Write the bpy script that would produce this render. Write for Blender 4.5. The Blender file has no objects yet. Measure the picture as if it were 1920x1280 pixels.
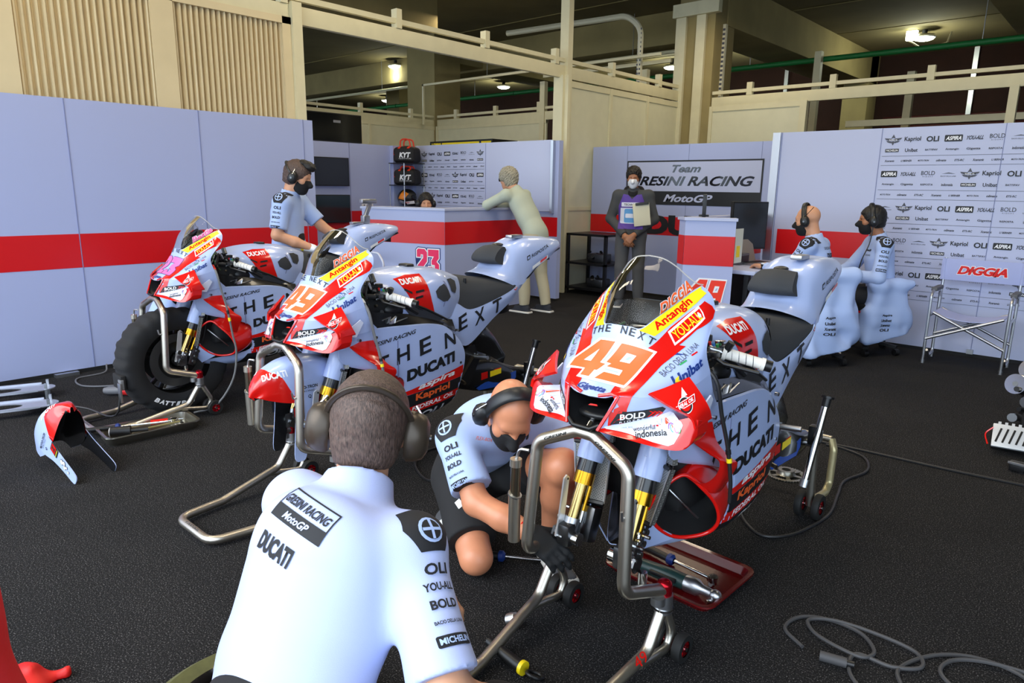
import bpy, bmesh, math, random
import numpy as np
from mathutils import Vector, Matrix, Euler
from mathutils.bvhtree import BVHTree
SC = bpy.context.scene
COL = SC.collection
PI = math.pi
# ---------------------------------------------------------------- camera
cam_d = bpy.data.cameras.new('camera'); cam = bpy.data.objects.new('camera', cam_d); COL.objects.link(cam)
_p, _r, _a = math.atan(1300/5891), math.radians(.78), math.radians(42)
_fw = Vector((-math.sin(_a)*math.cos(_p), math.cos(_a)*math.cos(_p), -math.sin(_p)))
_r0 = Vector((math.cos(_a), math.sin(_a), 0)); _u0 = _r0.cross(_fw)
_rt = _r0*math.cos(_r)+_u0*math.sin(_r); _up = _rt.cross(_fw)
cam.matrix_world = Matrix(((_rt.x, _up.x, -_fw.x, 0), (_rt.y, _up.y, -_fw.y, 0), (_rt.z, _up.z, -_fw.z, 1.45), (0, 0, 0, 1)))
cam_d.sensor_width = 36; cam_d.lens = 36*1300/1920; cam_d.clip_start = .02; cam_d.clip_end = 200
SC.camera = cam
# ---------------------------------------------------------------- daylight through the open garage front, exposure
W = bpy.data.worlds.new('sky'); SC.world = W; W.use_nodes = True
_nt = W.node_tree; _bg = _nt.nodes['Background']
_bg.inputs['Color'].default_value = (.70, .84, 1.0, 1); _bg.inputs['Strength'].default_value = 2.7
sun_d = bpy.data.lights.new('sun', 'SUN'); sun = bpy.data.objects.new('sun', sun_d); COL.objects.link(sun)
sun_d.energy = 1.7; sun_d.angle = math.radians(50); sun_d.color = (1, .96, .9)
sun.rotation_euler = (math.radians(52), 0, math.radians(-14))
vs = SC.view_settings
SC.display_settings.display_device = 'sRGB'
vs.view_transform = 'Standard'; vs.look = 'None'; vs.gamma = 1; vs.use_curve_mapping = False; vs.exposure = 0.42
# ---------------------------------------------------------------- warm strip lamps hung under the slab above the box
for _x, _y, _e in ((-4.6, 1.2, 95), (-1.6, 1.6, 60), (-4.4, 4.2, 95), (-1.6, 4.4, 80), (-4.2, 7.0, 80), (-.6, 5.6, 70), (-7.3, 5.2, 80), (-9.5, 8.6, 70), (-4.9, 9.9, 60), (-1.8, 9.6, 40)):
    _l = bpy.data.lights.new('strip_lamp', 'AREA'); _l.shape = 'RECTANGLE'; _l.size = 1.4; _l.size_y = .3; _l.energy = _e*.33; _l.color = (1, .86, .64)
    _o = bpy.data.objects.new('strip_lamp', _l); COL.objects.link(_o); _o.location = (_x, _y, 4.25)
# ================================================================ helpers
def lin(c):
    if isinstance(c, str):
        c = [int(c[i:i+2], 16)/255 for i in (0, 2, 4)]
    return tuple((x/12.92 if x <= .04045 else ((x+.055)/1.055)**2.4) for x in c)
MATS = {}
def mat(name, c, rough=.5, metal=0, coat=0, bump=0, bscale=200, var=0, vscale=6, spec=.5, emit=0, alpha=1, trans=0, stretch=None):
    if name in MATS: return MATS[name]
    m = bpy.data.materials.new(name); m.use_nodes = True
    nt = m.node_tree; b = nt.nodes['Principled BSDF']
    col = lin(c)+(1,)
    b.inputs['Base Color'].default_value = col; b.inputs['Roughness'].default_value = rough
    b.inputs['Metallic'].default_value = metal; b.inputs['Coat Weight'].default_value = coat
    b.inputs['Coat Roughness'].default_value = .06
    b.inputs['Specular IOR Level'].default_value = spec
    b.inputs['Transmission Weight'].default_value = trans; b.inputs['Alpha'].default_value = alpha
    tc = nt.nodes.new('ShaderNodeTexCoord'); mp = nt.nodes.new('ShaderNodeMapping')
    nt.links.new(tc.outputs['Object'], mp.inputs[0])
    if stretch: mp.inputs['Scale'].default_value = stretch
    if var:
        n = nt.nodes.new('ShaderNodeTexNoise'); n.inputs['Scale'].default_value = vscale; n.inputs['Detail'].default_value = 5
        r = nt.nodes.new('ShaderNodeValToRGB')
        r.color_ramp.elements[0].position = .3; r.color_ramp.elements[1].position = .7
        r.color_ramp.elements[0].color = tuple(x*(1-var) for x in col[:3])+(1,)
        r.color_ramp.elements[1].color = tuple(min(1, x*(1+var)) for x in col[:3])+(1,)
        nt.links.new(mp.outputs[0], n.inputs['Vector']); nt.links.new(n.outputs['Fac'], r.inputs[0]); nt.links.new(r.outputs[0], b.inputs['Base Color'])
    if bump:
        n2 = nt.nodes.new('ShaderNodeTexNoise'); n2.inputs['Scale'].default_value = bscale; n2.inputs['Detail'].default_value = 3
        bp = nt.nodes.new('ShaderNodeBump'); bp.inputs['Strength'].default_value = bump; bp.inputs['Distance'].default_value = .002
        nt.links.new(mp.outputs[0], n2.inputs['Vector']); nt.links.new(n2.outputs['Fac'], bp.inputs['Height']); nt.links.new(bp.outputs[0], b.inputs['Normal'])
    if emit:
        b.inputs['Emission Color'].default_value = col; b.inputs['Emission Strength'].default_value = emit
    MATS[name] = m
    return m
V3 = lambda p: np.array(p, float)
def unit(v):
    v = np.asarray(v, float); n = np.linalg.norm(v); return v/n if n > 1e-12 else v
def frame(d, up=(0, 0, 1)):
    d = unit(d); u = np.asarray(up, float)
    if abs(d @ unit(u)) > .97: u = np.array([0, 1., 0]) if abs(d[1]) < .9 else np.array([1., 0, 0])
    x = unit(np.cross(u, d)); y = np.cross(d, x); return x, y, d
def crom(P, n, closed=False):
    """Catmull-Rom resample of control points to n points (uniform in parameter)."""
    P = np.asarray(P, float); m = len(P)
    if m == 2: return P[0]+(P[1]-P[0])*np.linspace(0, 1, n)[:, None]
    t = np.linspace(0, m if closed else m-1, n, endpoint=not closed)
    i = np.floor(t).astype(int)
    if not closed: i = np.minimum(i, m-2)
    f = (t-i)[:, None]
    if closed: g = lambda k: P[(i+k) % m]
    else:
        Q = np.vstack([2*P[0]-P[1], P, 2*P[-1]-P[-2]]); g = lambda k: Q[i+k+1]
    a, b, c, d = g(-1), g(0), g(1), g(2)
    return .5*((2*b)+(c-a)*f+(2*a-5*b+4*c-d)*f*f+(3*b-3*c+d-a)*f**3)
def fillet(P, r, n=6, closed=False):
    """Polyline with rounded corners."""
    P = [V3(p) for p in P]; out = []
    m = len(P)
    for k in range(m):
        if not closed and k in (0, m-1): out.append(P[k]); continue
        a, b, c = P[k-1], P[k], P[(k+1) % m]
        u, v = unit(a-b), unit(c-b); L = min(np.linalg.norm(a-b), np.linalg.norm(c-b))*.49
        ang = math.acos(max(-1, min(1, u @ v)))
        if ang > 3.08: out.append(b); continue
        d = min(L, r/math.tan(ang/2))
        p0, p1 = b+u*d, b+v*d
        for t in np.linspace(0, 1, n+1): out.append((1-t)**2*p0+2*t*(1-t)*b+t*t*p1)
    return np.array(out)
class MB:
    """Collects shapes; build() links them as ONE mesh object."""
    def __init__(s): s.v = []; s.f = []; s.m = []; s.mats = []; s.n = 0
    def mi(s, m):
        if m not in s.mats: s.mats.append(m)
        return s.mats.index(m)
    def add(s, v, f, m):
        v = np.asarray(v, float).reshape(-1, 3); k = s.mi(m); n = s.n
        s.v.append(v); s.f += [tuple(i+n for i in q) for q in f]; s.m += [k]*len(f); s.n += len(v); return s
    def box(s, c, d, m, R=None, bev=0, seg=2):
        if bev:
            bm = bmesh.new(); bmesh.ops.create_cube(bm, size=1)
            for q in bm.verts: q.co = Vector((q.co.x*d[0], q.co.y*d[1], q.co.z*d[2]))
            bmesh.ops.bevel(bm, geom=bm.edges[:], offset=min(bev, min(d)*.49), segments=seg, affect='EDGES', profile=.6)
            bm.verts.ensure_lookup_table(); v = np.array([q.co[:] for q in bm.verts]); f = [[q.index for q in g.verts] for g in bm.faces]; bm.free()
        else:
            v = np.array([(x, y, z) for x in (-.5, .5) for y in (-.5, .5) for z in (-.5, .5)])*np.array(d)
            f = [(0, 1, 3, 2), (4, 6, 7, 5), (0, 4, 5, 1), (2, 3, 7, 6), (0, 2, 6, 4), (1, 5, 7, 3)]
        if R is not None: v = v @ np.asarray(R, float).T
        return s.add(v+V3(c), f, m)
    def bx(s, a, b, m, bev=0):
        a, b = V3(a), V3(b); return s.box((a+b)/2, np.abs(b-a), m, bev=bev)
    def bar(s, a, b, w, h, m, up=(0, 0, 1), bev=0):
        a, b = V3(a), V3(b); x, y, z = frame(b-a, up)
        return s.box((a+b)/2, (w, h, np.linalg.norm(b-a)), m, R=np.array([x, y, z]).T, bev=bev)
    def tube(s, P, r, m, n=12, closed=False, caps=True):
        P = np.asarray(P, float); k = len(P); rr = np.full(k, r, float) if np.isscalar(r) else np.asarray(r, float)
        T = np.roll(P, -1, 0)-np.roll(P, 1, 0)
        if not closed: T[0] = P[1]-P[0]; T[-1] = P[-1]-P[-2]
        T = np.array([unit(t) for t in T]); x, y, _ = frame(T[0]); V = []
        a = np.linspace(0, 2*PI, n, endpoint=False)
        for i in range(k):
            x = unit(x-T[i]*(x @ T[i])); y = np.cross(T[i], x)
            V.append(P[i]+rr[i]*(np.cos(a)[:, None]*x+np.sin(a)[:, None]*y))
        F = []
        for i in range(k if closed else k-1):
            j = (i+1) % k
            F += [(i*n+q, i*n+(q+1) % n, j*n+(q+1) % n, j*n+q) for q in range(n)]
        if caps and not closed: F += [tuple(range(n))[::-1], tuple((k-1)*n+q for q in range(n))]
        return s.add(np.vstack(V), F, m)
    def cyl(s, a, b, r, m, r2=None, n=20, caps=True):
        return s.tube([a, b], [r, r if r2 is None else r2], m, n=n, caps=caps)
    def lathe(s, prof, o, ax, m, n=32, a0=0, a1=2*PI):
        """prof: (radius, height) pairs about the axis."""
        x, y, z = frame(ax); full = abs(a1-a0-2*PI) < 1e-6
        a = np.linspace(a0, a1, n, endpoint=not full); V = []
        for r, h in prof: V.append(V3(o)+z*h+r*(np.cos(a)[:, None]*x+np.sin(a)[:, None]*y))
        F = [(i*n+q, i*n+(q+1) % n, (i+1)*n+(q+1) % n, (i+1)*n+q) for i in range(len(prof)-1) for q in range(n if full else n-1)]
        return s.add(np.vstack(V), F, m)
    def torus(s, o, ax, R, r, m, n=40, k=12, a0=0, a1=2*PI):
        t = np.linspace(0, 2*PI, k+1); return s.lathe([(R+r*math.cos(q), r*math.sin(q)) for q in t], o, ax, m, n, a0, a1)
    def ell(s, c, r, m, R=None, n=20, k=12):
        r = np.full(3, r) if np.isscalar(r) else np.asarray(r, float); V = []; F = []
        for i in range(k+1):
            p = PI*i/k
            for q in range(n): V.append((math.sin(p)*math.cos(2*PI*q/n), math.sin(p)*math.sin(2*PI*q/n), math.cos(p)))
        F = [(i*n+q, (i+1)*n+q, (i+1)*n+(q+1) % n, i*n+(q+1) % n) for i in range(k) for q in range(n)]
        V = np.array(V)*r
        if R is not None: V = V @ np.asarray(R).T
        return s.add(V+V3(c), F, m)
    def grid(s, G, m, flip=False):
        G = np.asarray(G, float); a, b = G.shape[:2]
        F = [(i*b+j, (i+1)*b+j, (i+1)*b+j+1, i*b+j+1) for i in range(a-1) for j in range(b-1)]
        if flip: F = [q[::-1] for q in F]
        return s.add(G.reshape(-1, 3), F, m)
    def loft(s, ribs, m, nu=None, nv=None, closed=False, caps=False, flip=False):
        G = loft(ribs, nu, nv, closed)
        if closed: G = np.concatenate([G, G[:, :1]], 1)
        s.grid(G, m, flip)
        if caps:
            for row, rv in ((G[0], True), (G[-1], False)):
                k = len(row)-1 if closed else len(row)
                s.add(row[:k], [tuple(range(k))[::-1] if rv != flip else tuple(range(k))], m)
        return s
    def prism(s, poly, depth, m, O=(0, 0, 0), X=(1, 0, 0), Y=(0, 1, 0), mside=None):
        """2D outline extruded by depth along X x Y."""
        O, X, Y = V3(O), V3(X), V3(Y); Z = unit(np.cross(X, Y)); k = len(poly)
        A = np.array([O+X*p[0]+Y*p[1] for p in poly]); B = A+Z*depth
        t = tess(poly)
        s.add(B, t, m); s.add(A, [q[::-1] for q in t], m)
        s.add(np.vstack([A, B]), [(i, (i+1) % k, k+(i+1) % k, k+i) for i in range(k)], mside or m); return s
    def flat(s, poly, m, O, X, Y, off=0):
        O, X, Y = V3(O), V3(X), V3(Y); Z = unit(np.cross(X, Y))*off
        return s.add([O+X*p[0]+Y*p[1]+Z for p in poly], tess(poly), m)
    def text(s, t, w, h, m, O, X, Y, off=.0015, shear=0, bold=0, sp=1):
        """A word fitted into a w x h box centred at O on the plane X, Y."""
        V, F = word(t, shear, bold, sp); O, X, Y = V3(O), V3(X), V3(Y); Z = unit(np.cross(X, Y))*off
        return s.add(O+Z+(V[:, :1]*w)*X+(V[:, 1:]*h)*Y, F, m)
    def mirror(s, x=0.):
        """Everything so far, mirrored across the plane X = x."""
        f0 = list(s.f); m0 = list(s.m); n = s.n
        v = np.vstack(s.v).copy(); v[:, 0] = 2*x-v[:, 0]; s.v.append(v); s.n += n
        s.f += [tuple(i+n for i in q[::-1]) for q in f0]; s.m += m0; return s
    def build(s, name, parent=None, ang=40, loc=None, solid=0, smooth=True, merge=0):
        me = bpy.data.meshes.new(name); me.from_pydata(np.vstack(s.v).tolist(), [], s.f)
        for m in s.mats: me.materials.append(m)
        me.polygons.foreach_set('material_index', s.m); me.polygons.foreach_set('use_smooth', [smooth]*len(s.f))
        if merge or solid:
            bm = bmesh.new(); bm.from_mesh(me)
            if merge: bmesh.ops.remove_doubles(bm, verts=bm.verts[:], dist=merge)
            if solid: bmesh.ops.solidify(bm, geom=bm.faces[:], thickness=solid)
            bm.to_mesh(me); bm.free()
        me.update()
        if smooth and ang < 180: me.set_sharp_from_angle(angle=math.radians(ang))
        o = bpy.data.objects.new(name, me); COL.objects.link(o)
        if parent is not None: o.parent = parent
        if loc is not None: o.location = loc
        return o
def loft(ribs, nu=None, nv=None, closed=False):
    ribs = [np.asarray(r, float) for r in ribs]
    nv = nv or max(len(r) for r in ribs); R = np.array([crom(r, nv, closed) for r in ribs])
    if nu and nu != len(ribs): R = np.stack([crom(R[:, j], nu) for j in range(nv)], 1)
    return R
def tess(poly):
    from mathutils.geometry import tessellate_polygon
    p = [Vector((a[0], a[1], 0)) for a in poly]; out = []
    for t in tessellate_polygon([p]):
        a, b, c = (p[i] for i in t)
        if (b-a).cross(c-a).z < 0: t = t[::-1]
        out.append(tuple(t))
    return out
_W = {}
def word(t, shear=0, bold=0, sp=1):
    """A word as 2D triangles in a box -.5..+.5."""
    key = (t, shear, bold, sp)
    if key not in _W:
        cu = bpy.data.curves.new('w', 'FONT'); cu.body = t; cu.shear = shear; cu.offset = bold; cu.space_character = sp; cu.resolution_u = 3
        o = bpy.data.objects.new('w', cu); me = bpy.data.meshes.new_from_object(o)
        V = np.array([q.co[:2] for q in me.vertices]); F = [tuple(p.vertices) for p in me.polygons]
        bpy.data.objects.remove(o); bpy.data.curves.remove(cu); bpy.data.meshes.remove(me)
        a, b = V.min(0), V.max(0); V = (V-(a+b)/2)/np.maximum(b-a, 1e-6)
        A = sum(np.cross(V[f[1]]-V[f[0]], V[f[2]]-V[f[0]]) for f in F)
        if A < 0: F = [f[::-1] for f in F]
        _W[key] = (V, F)
    return _W[key]
def split(V, F, L):
    """Cut long triangle edges so a flat figure can follow a curved surface."""
    V = [tuple(p) for p in V]; out = []; mid = {}
    st = []
    for f in F:
        for k in range(1, len(f)-1): st.append((f[0], f[k], f[k+1]))
    while st:
        t = st.pop(); d = [math.dist(V[t[i]], V[t[(i+1) % 3]]) for i in range(3)]; i = d.index(max(d))
        if d[i] < L: out.append(t); continue
        a, b, c = t[i], t[(i+1) % 3], t[(i+2) % 3]; k = (min(a, b), max(a, b))
        if k not in mid: V.append(tuple((p+q)/2 for p, q in zip(V[a], V[b]))); mid[k] = len(V)-1
        n = mid[k]; st += [(a, n, c), (n, b, c)]
    return np.array(V), out
class Skin:
    """A surface that flat figures can be laid onto (projection along a direction)."""
    def __init__(s, grids):
        V = []; F = []; n = 0
        for G in grids:
            G = np.asarray(G); a, b = G.shape[:2]; V += G.reshape(-1, 3).tolist()
            F += [(n+i*b+j, n+(i+1)*b+j, n+(i+1)*b+j+1, n+i*b+j+1) for i in range(a-1) for j in range(b-1)]; n += a*b
        s.t = BVHTree.FromPolygons([Vector(p) for p in V], F)
    def lay(s, mb, V, F, m, O, X, Y, off=.0015, L=.02, far=2.):
        O, X, Y = V3(O), V3(X), V3(Y); D = -unit(np.cross(X, Y)); V, F = split(V, F, L); P = []; ok = []
        for p in V:
            q = O+X*p[0]+Y*p[1]; h = s.t.ray_cast(Vector(q), Vector(D), far)
            if h[0] is None: P.append(q); ok.append(False)
            else:
                n = np.array(h[1][:]); n = n if n @ D < 0 else -n
                P.append(np.array(h[0][:])+n*off); ok.append(True)
        F = [f for f in F if all(ok[i] for i in f)]
        if F: mb.add(P, F, m)
    def poly(s, mb, poly, m, O, X, Y, **k): s.lay(mb, np.array(poly, float), tess(poly), m, O, X, Y, **k)
    def text(s, mb, t, c, w, h, m, O, X, Y, rot=0, shear=0, bold=0, sp=1, skew=0, **k):
        V, F = word(t, shear, bold, sp); V = V*np.array([w, h]); V = np.stack([V[:, 0], V[:, 1]+skew*V[:, 0]], 1)
        cs, sn = math.cos(rot), math.sin(rot); V = V @ np.array([[cs, sn], [-sn, cs]])+np.array(c)
        s.lay(mb, V, F, m, O, X, Y, **k)
def thing(name, label, cat, loc=(0, 0, 0), rz=0, group=None):
    o = bpy.data.objects.new(name, None); COL.objects.link(o); o.location = loc; o.rotation_euler = (0, 0, rz); o.empty_display_size = .1
    return tag(o, label, cat, group)
def tag(o, label, cat, group=None):
    o['label'] = label; o['category'] = cat
    if group: o['group'] = group
    return o
def struct(mb, name, **k):
    o = mb.build(name, **k); o['kind'] = 'structure'; return o
def copytree(o, parent=None):
    c = o.copy(); COL.objects.link(c)
    if parent is not None: c.parent = parent
    for ch in list(o.children): copytree(ch, c)
    return c
def disc(r, n=24, c=(0, 0)): return [(c[0]+r*math.cos(2*PI*i/n), c[1]+r*math.sin(2*PI*i/n)) for i in range(n)]
def rrect(w, h, r, n=4, c=(0, 0)):
    return [(c[0]+sx*(w/2-r)+r*math.cos(a0+PI/2*i/n), c[1]+sy*(h/2-r)+r*math.sin(a0+PI/2*i/n)) for sx, sy, a0 in ((1, 1, 0), (-1, 1, PI/2), (-1, -1, PI), (1, -1, 1.5*PI)) for i in range(n+1)]
def fourpts(px): return px
# -------- signed-distance bodies: people and cloth are grown as one continuous surface
class SDF:
    def __init__(s, lo, hi, h):
        s.h = h; s.lo = V3(lo); n = np.ceil((V3(hi)-s.lo)/h).astype(int)+1
        s.ax = [s.lo[i]+h*np.arange(n[i]) for i in range(3)]; s.F = np.full(n, .2, np.float32)
    def _sub(s, lo, hi):
        sl = []
        for i in range(3):
            a = int(max(0, math.floor((lo[i]-s.lo[i])/s.h))); b = int(min(len(s.ax[i]), math.ceil((hi[i]-s.lo[i])/s.h)+1)); sl.append(slice(a, max(a, b)))
        X = np.meshgrid(*[s.ax[i][sl[i]] for i in range(3)], indexing='ij'); return tuple(sl), X
    def put(s, d, sl, k, sub=False):
        F = s.F[sl]
        if sub: s.F[sl] = np.maximum(F, -d); return
        if k > 0:
            hh = np.clip(.5+.5*(F-d)/k, 0, 1); s.F[sl] = F*(1-hh)+d*hh-k*hh*(1-hh)
        else: s.F[sl] = np.minimum(F, d)
    def cap(s, a, b, ra, rb=None, k=.02, cut0=False, cut1=False, sub=False, flat=None):
        """Tapered limb from a to b; flat=(axis, factor) squashes its section along axis."""
        a, b = V3(a), V3(b); rb = ra if rb is None else rb; R = max(ra, rb)*(1.6 if flat else 1)+k+.03
        sl, X = s._sub(np.minimum(a, b)-R, np.maximum(a, b)+R)
        if X[0].size == 0: return
        ab = b-a; L2 = max(ab @ ab, 1e-9); P = [X[i]-a[i] for i in range(3)]
        t0 = (P[0]*ab[0]+P[1]*ab[1]+P[2]*ab[2])/L2; t = np.clip(t0, 0, 1)
        Q = [P[i]-t*ab[i] for i in range(3)]
        if flat:
            fx = unit(flat[0]); f = flat[1]; q = Q[0]*fx[0]+Q[1]*fx[1]+Q[2]*fx[2]; Q = [Q[i]+q*(1/f-1)*fx[i] for i in range(3)]
        d = np.sqrt(Q[0]**2+Q[1]**2+Q[2]**2)-(ra+(rb-ra)*t)
        if flat: d = d*min(1, flat[1]*1.15)
        L = math.sqrt(L2)
        if cut0: d = np.maximum(d, -t0*L)
        if cut1: d = np.maximum(d, (t0-1)*L)
        s.put(d.astype(np.float32), sl, k, sub)
    def ell(s, c, r, k=.02, R=None, sub=False):
        c = V3(c); r = np.full(3, r) if np.isscalar(r) else V3(r); m = max(r)+k+.03; sl, X = s._sub(c-m, c+m)
        if X[0].size == 0: return
        P = np.stack([X[i]-c[i] for i in range(3)], -1)
        if R is not None: P = P @ np.asarray(R)
        k0 = np.linalg.norm(P/r, axis=-1); k1 = np.linalg.norm(P/(r*r), axis=-1)
        d = k0*(k0-1)/np.maximum(k1, 1e-6); s.put(d.astype(np.float32), sl, k, sub)
    def slab(s, c, half, k=.01, R=None, rnd=.01, sub=False):
        c = V3(c); half = V3(half); m = np.linalg.norm(half)+k+.03; sl, X = s._sub(c-m, c+m)
        if X[0].size == 0: return
        P = np.stack([X[i]-c[i] for i in range(3)], -1)
        if R is not None: P = P @ np.asarray(R)
        q = np.abs(P)-(half-rnd); d = np.linalg.norm(np.maximum(q, 0), axis=-1)+np.minimum(q.max(-1), 0)-rnd; s.put(d.astype(np.float32), sl, k, sub)
    def plane(s, p, n):
        """Keep only the side the normal points away from."""
        p = V3(p); n = unit(n); X = np.meshgrid(*s.ax, indexing='ij', sparse=True)
        s.F = np.maximum(s.F, ((X[0]-p[0])*n[0]+(X[1]-p[1])*n[1]+(X[2]-p[2])*n[2]).astype(np.float32))
    def ripple(s, amp, sc, seed=0, dirs=None):
        rg = random.Random(seed); X = np.meshgrid(*s.ax, indexing='ij', sparse=True); N = 0
        for q in range(5):
            d = [rg.uniform(-1, 1) for _ in range(3)] if dirs is None else [dirs[0]*rg.uniform(.6, 1.2)+rg.uniform(-.3, .3), dirs[1]*rg.uniform(.6, 1.2)+rg.uniform(-.3, .3), dirs[2]*rg.uniform(.6, 1.2)+rg.uniform(-.3, .3)]
            d = unit(d)*sc*rg.uniform(.7, 1.7); e = unit([rg.uniform(-1, 1) for _ in range(3)])*sc*.45
            N = N+np.sin(X[0]*d[0]+X[1]*d[1]+X[2]*d[2]+1.6*np.sin(X[0]*e[0]+X[1]*e[1]+X[2]*e[2]+rg.uniform(0, 6))+rg.uniform(0, 6))
        s.F = (s.F+amp*N/2.2).astype(np.float32)
    def mesh(s):
        F = s.F; ins = F < 0; n = F.shape
        c = [ins[i:n[0]-1+i, j:n[1]-1+j, k:n[2]-1+k] for i in (0, 1) for j in (0, 1) for k in (0, 1)]
        sm = sum(x.astype(np.int8) for x in c); act = (sm > 0) & (sm < 8); idx = np.argwhere(act)
        if len(idx) == 0: return np.zeros((0, 3)), []
        num = np.full(act.shape, -1, np.int64); num[act] = np.arange(len(idx))
        acc = np.zeros((len(idx), 3)); cnt = np.zeros(len(idx)); I = idx
        cor = [(i, j, k) for i in (0, 1) for j in (0, 1) for k in (0, 1)]
        val = {q: F[I[:, 0]+q[0], I[:, 1]+q[1], I[:, 2]+q[2]] for q in cor}
        for a in cor:
            for ax in range(3):
                if a[ax]: continue
                b = list(a); b[ax] = 1; b = tuple(b); va, vb = val[a], val[b]; cr = (va < 0) != (vb < 0)
                t = np.where(cr, va/np.where(cr, va-vb, 1), 0); p = np.tile(np.array(a, float), (len(idx), 1)); p[:, ax] += t
                acc[cr] += p[cr]; cnt[cr] += 1
        V = s.lo+s.h*(idx+acc/cnt[:, None]); Q = []
        for ax in range(3):
            a1, a2 = (ax+1) % 3, (ax+2) % 3; sl0 = [slice(None)]*3; sl1 = [slice(None)]*3; sl0[ax] = slice(0, n[ax]-1); sl1[ax] = slice(1, n[ax])
            A, B = ins[tuple(sl0)], ins[tuple(sl1)]; e = np.argwhere(A != B)
            e = e[(e[:, a1] > 0) & (e[:, a2] > 0) & (e[:, a1] < n[a1]-1) & (e[:, a2] < n[a2]-1)]
            def at(o1, o2):
                q = e.copy(); q[:, a1] += o1; q[:, a2] += o2; return num[q[:, 0], q[:, 1], q[:, 2]]
            q = np.stack([at(-1, -1), at(0, -1), at(0, 0), at(-1, 0)], 1); fl = A[e[:, 0], e[:, 1], e[:, 2]]
            q[~fl] = q[~fl][:, ::-1]; Q.append(q)
        Q = np.vstack(Q); return V, Q[(Q >= 0).all(1)].tolist()
    def grown(s, m, relax=1):
        V, F = s.mesh()
        if relax and len(F):
            E = np.array(F); nb = np.zeros_like(V); ct = np.zeros(len(V))
            for _ in range(relax):
                nb[:] = 0; ct[:] = 0
                for i in range(4):
                    np.add.at(nb, E[:, i], V[E[:, (i+1) % 4]]); np.add.at(nb, E[:, i], V[E[:, i-1]]); np.add.at(ct, E[:, i], 2)
                V = V*.5+.5*nb/np.maximum(ct, 1)[:, None]
        s.out = (V, F); mb = MB()
        if len(F): mb.add(V, F, m)
        return mb
    def build(s, name, m, parent=None, relax=1, ang=180): return s.grown(m, relax).build(name, parent, ang=ang)
    def skin(s):
        k = Skin([]); V, F = s.out; k.t = BVHTree.FromPolygons([Vector(p) for p in V], F); return k
# ================================================================ materials shared
PANEL = mat('panel_blue', 'aab4dc', .45, bump=.05, bscale=300)
PANEL2 = mat('panel_pale', 'b9c0de', .4)
RED = mat('stripe_red', 'd20f16', .35)
INK = mat('ink', '17181c', .5)
INKG = mat('ink_grey', '4a4d58', .5)
WHITE = mat('white_print', 'f2f3f6', .4)
CREAM = mat('cream_steel', 'd8d0ac', .55, var=.04)
CREAMC = mat('cream_corrugated', 'd9c8a0', .5, var=.03)
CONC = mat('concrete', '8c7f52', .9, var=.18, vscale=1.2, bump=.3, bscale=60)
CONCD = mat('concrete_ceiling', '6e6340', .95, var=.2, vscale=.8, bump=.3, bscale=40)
BLACK = mat('black_plastic', '121214', .4)
BLKM = mat('black_matt', '0d0d0f', .75)
STEEL = mat('brushed_steel', 'a59f94', .3, metal=1, bump=.04, bscale=400)
CHROME = mat('polished_metal', 'd0d0d0', .16, metal=1)
ALU = mat('aluminium', 'c4c6ca', .35, metal=1)
GREEN = mat('green_pipe', '1f7a3a', .5)
LAMP = mat('lamp_glow', 'f4ffe0', .5, emit=14)
# carpet floor: dark pile with pale flecks
FLOORM = bpy.data.materials.new('carpet'); FLOORM.use_nodes = True
def _carpet():
    nt = FLOORM.node_tree; b = nt.nodes['Principled BSDF']; N = nt.nodes.new; Lk = nt.links.new
    tc = N('ShaderNodeTexCoord'); n1 = N('ShaderNodeTexNoise'); n1.inputs['Scale'].default_value = 210; n1.inputs['Detail'].default_value = 2
    r1 = N('ShaderNodeValToRGB'); e = r1.color_ramp.elements
    e[0].position = .36; e[0].color = (.006, .006, .0062, 1); e[1].position = .78; e[1].color = (.22, .21, .21, 1)
    m = r1.color_ramp.elements.new(.58); m.color = (.019, .0186, .0195, 1)
    n2 = N('ShaderNodeTexNoise'); n2.inputs['Scale'].default_value = 2.2; n2.inputs['Detail'].default_value = 4
    r2 = N('ShaderNodeValToRGB'); r2.color_ramp.elements[0].color = (.7, .7, .7, 1); r2.color_ramp.elements[1].color = (1.2, 1.18, 1.16, 1)
    mx = N('ShaderNodeMix'); mx.data_type = 'RGBA'; mx.blend_type = 'MULTIPLY'; mx.inputs[0].default_value = 1
    Lk(tc.outputs['Object'], n1.inputs['Vector']); Lk(tc.outputs['Object'], n2.inputs['Vector']); Lk(n1.outputs['Fac'], r1.inputs[0]); Lk(n2.outputs['Fac'], r2.inputs[0])
    Lk(r1.outputs[0], mx.inputs[6]); Lk(r2.outputs[0], mx.inputs[7]); Lk(mx.outputs[2], b.inputs['Base Color'])
    b.inputs['Roughness'].default_value = .95; b.inputs['Specular IOR Level'].default_value = .15
    bp = N('ShaderNodeBump'); bp.inputs['Strength'].default_value = .6; bp.inputs['Distance'].default_value = .004
    Lk(n1.outputs['Fac'], bp.inputs['Height']); Lk(bp.outputs[0], b.inputs['Normal'])
_carpet()
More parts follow.
